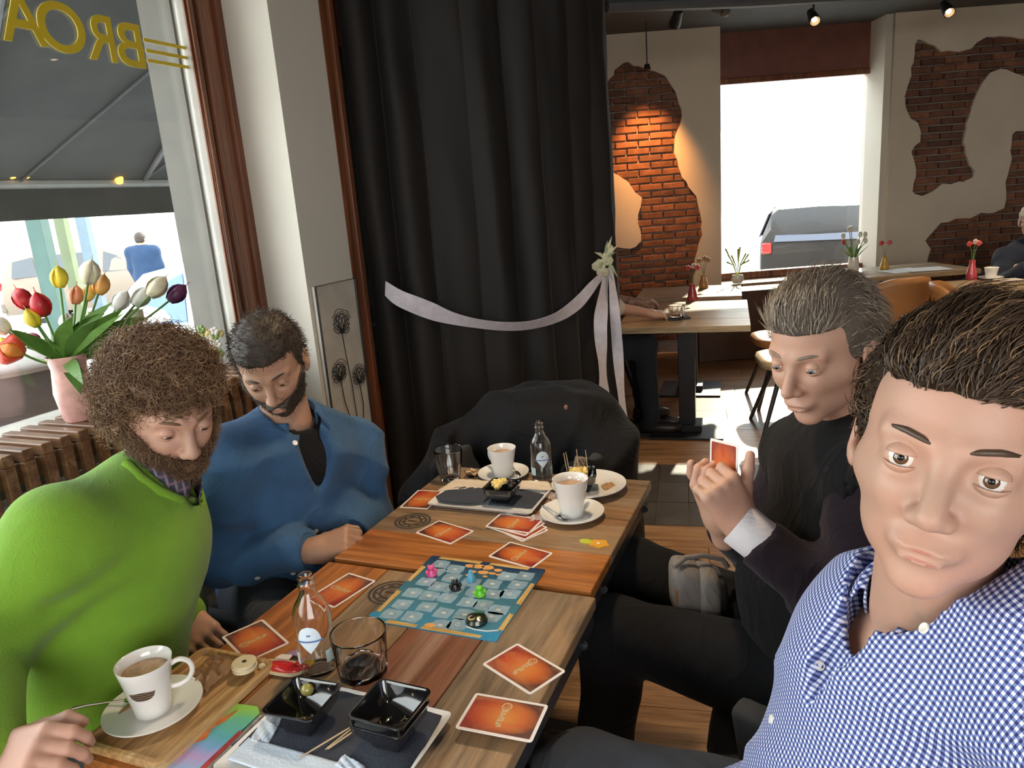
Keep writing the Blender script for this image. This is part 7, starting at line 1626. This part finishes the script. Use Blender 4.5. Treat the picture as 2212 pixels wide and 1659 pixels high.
# --- 7: pedestrian outside -----------------------------------------------------------------------
pp_ = ond(305, 530, 13.5); X0, Y0 = pp_.x, pp_.y; g0 = -.31
v3 = lambda x, y, z: Vector((X0+x, Y0+y, g0+z))
J = dict(pelvis=v3(0, 0, .95), neck=v3(0, 0, 1.46), head=v3(0, .02, 1.62), rsh=v3(.20, 0, 1.40), lsh=v3(-.20, 0, 1.40), rel=v3(.24, .02, 1.14), lel=v3(-.24, .02, 1.14), rwr=v3(.22, .10, .90), lwr=v3(-.22, .10, .90), rkn=v3(.10, .06, .50), lkn=v3(-.10, -.06, .50), ran=v3(.10, -.02, .08), lan=v3(-.10, .06, .08), hfwd=Vector((0, 1, 0)), hup=Vector((0, 0, 1)), tfwd=Vector((0, 1, 0)))
J['rhd'] = Vector((0, .1, -1)); J['rhn'] = Vector((1, 0, 0)); J['lhd'] = Vector((0, .1, -1)); J['lhn'] = Vector((-1, 0, 0))
p7 = Person('pedestrian in a blue jacket seen from behind out in the street', J, sk1, fine=False, brow=m_dk, sc=1.15); J7 = J
p7.garment('jacket', lambda P: cut(smax(smin(p7.torso(P, .04), p7.arms(P, .045), .04), -rc(P, J7['neck'], J7['neck']+Vector((0, 0, .12)), .055, .07), .01), P, J7['pelvis']-Vector((0, 0, .12)), Vector((0, 0, -1))), ['pelvis', 'neck', 'rsh', 'lsh', 'rel', 'lel', 'rwr', 'lwr'], fabric('jacket_blue', (.02, .045, .10)), h=.016, pad=.24)
cap_hair(p7, .01, m_dk)
p7.garment('trousers', lambda P: cut(p7.legs(P, .015), P, J7['pelvis']+p7.up*.1, p7.up), ['pelvis', 'rkn', 'lkn', 'ran', 'lan'], m_trou, h=.018)
for a in ('r', 'l'): q = J7[a+'an']; MB().sphere((q.x, q.y+.05, g0+.055), (.05, .13, .05), 14, 8).build('shoe', m_shoe, p7.root, True, smooth=60)
# ============================================================ COAT OVER THE END CHAIR
cc = AN(2.27, -.90, 0); X_ = NX; 
def coatf(P):
    q = P-A3(cc); n_ = q@A3(NX); a_ = q@A3(AX); z = q[..., 2]
    # shell following chair back, draped over the arms
    r = np.sqrt((n_/.335)**2+((a_-.02)/.31)**2+1e-9); top_ = .815-.10*np.clip(np.abs(n_)/.3, 0, 1)**3-.12*np.clip(-a_/.3, 0, 1)
    d = np.abs(r-1.0)*.30-.030; d = smax(d, z-top_, .03); d = smax(d, .12-z, .01); d = smax(d, -(a_+.22), .02)
    d = smin(d, ell(P, A3(cc+AX*.20+Vector((0, 0, .76))), (.24, .11, .06), np.array([[NX.x, AX.x, 0], [NX.y, AX.y, 0], [0, 0, 1]], np.float32)), .06)
    for sg in (-1, 1): d = smin(d, rc(P, cc+AX*.14+NX*sg*.17+Vector((0, 0, .74)), cc-AX*.10+NX*sg*(.33 if sg > 0 else .40)+Vector((0, 0, .48)), .06, .075), .07)
    d = smin(d, ell(P, A3(cc+AX*.10+Vector((0, 0, .62))), (.24, .10, .18), np.array([[NX.x, AX.x, 0], [NX.y, AX.y, 0], [0, 0, 1]], np.float32)), .05)
    return d-folds(P, .008, .5, 5.0, (1.1, .7, -.15))
V, Fq = nets(coatf, (cc.x-.55, cc.y-.55, .05), (cc.x+.55, cc.y+.55, .95), .011)
coat = empty('coat', (cc.x, cc.y, 0), 0, 'black coat draped over the armchair at the far end of the game tables', 'coat')
link_mesh('coat_body', np_mesh('coat_body', V, Fq), fabric('black_coat', (.0035, .0036, .005), .75, .03, 250, .25), coat, True)
q = ond(1223, 880, 2.36); MB().sphere(q, (.007, .004, .009), 10, 8).build('label_tab', plain('coat_tab', (.25, .12, .08), .6), coat, True)
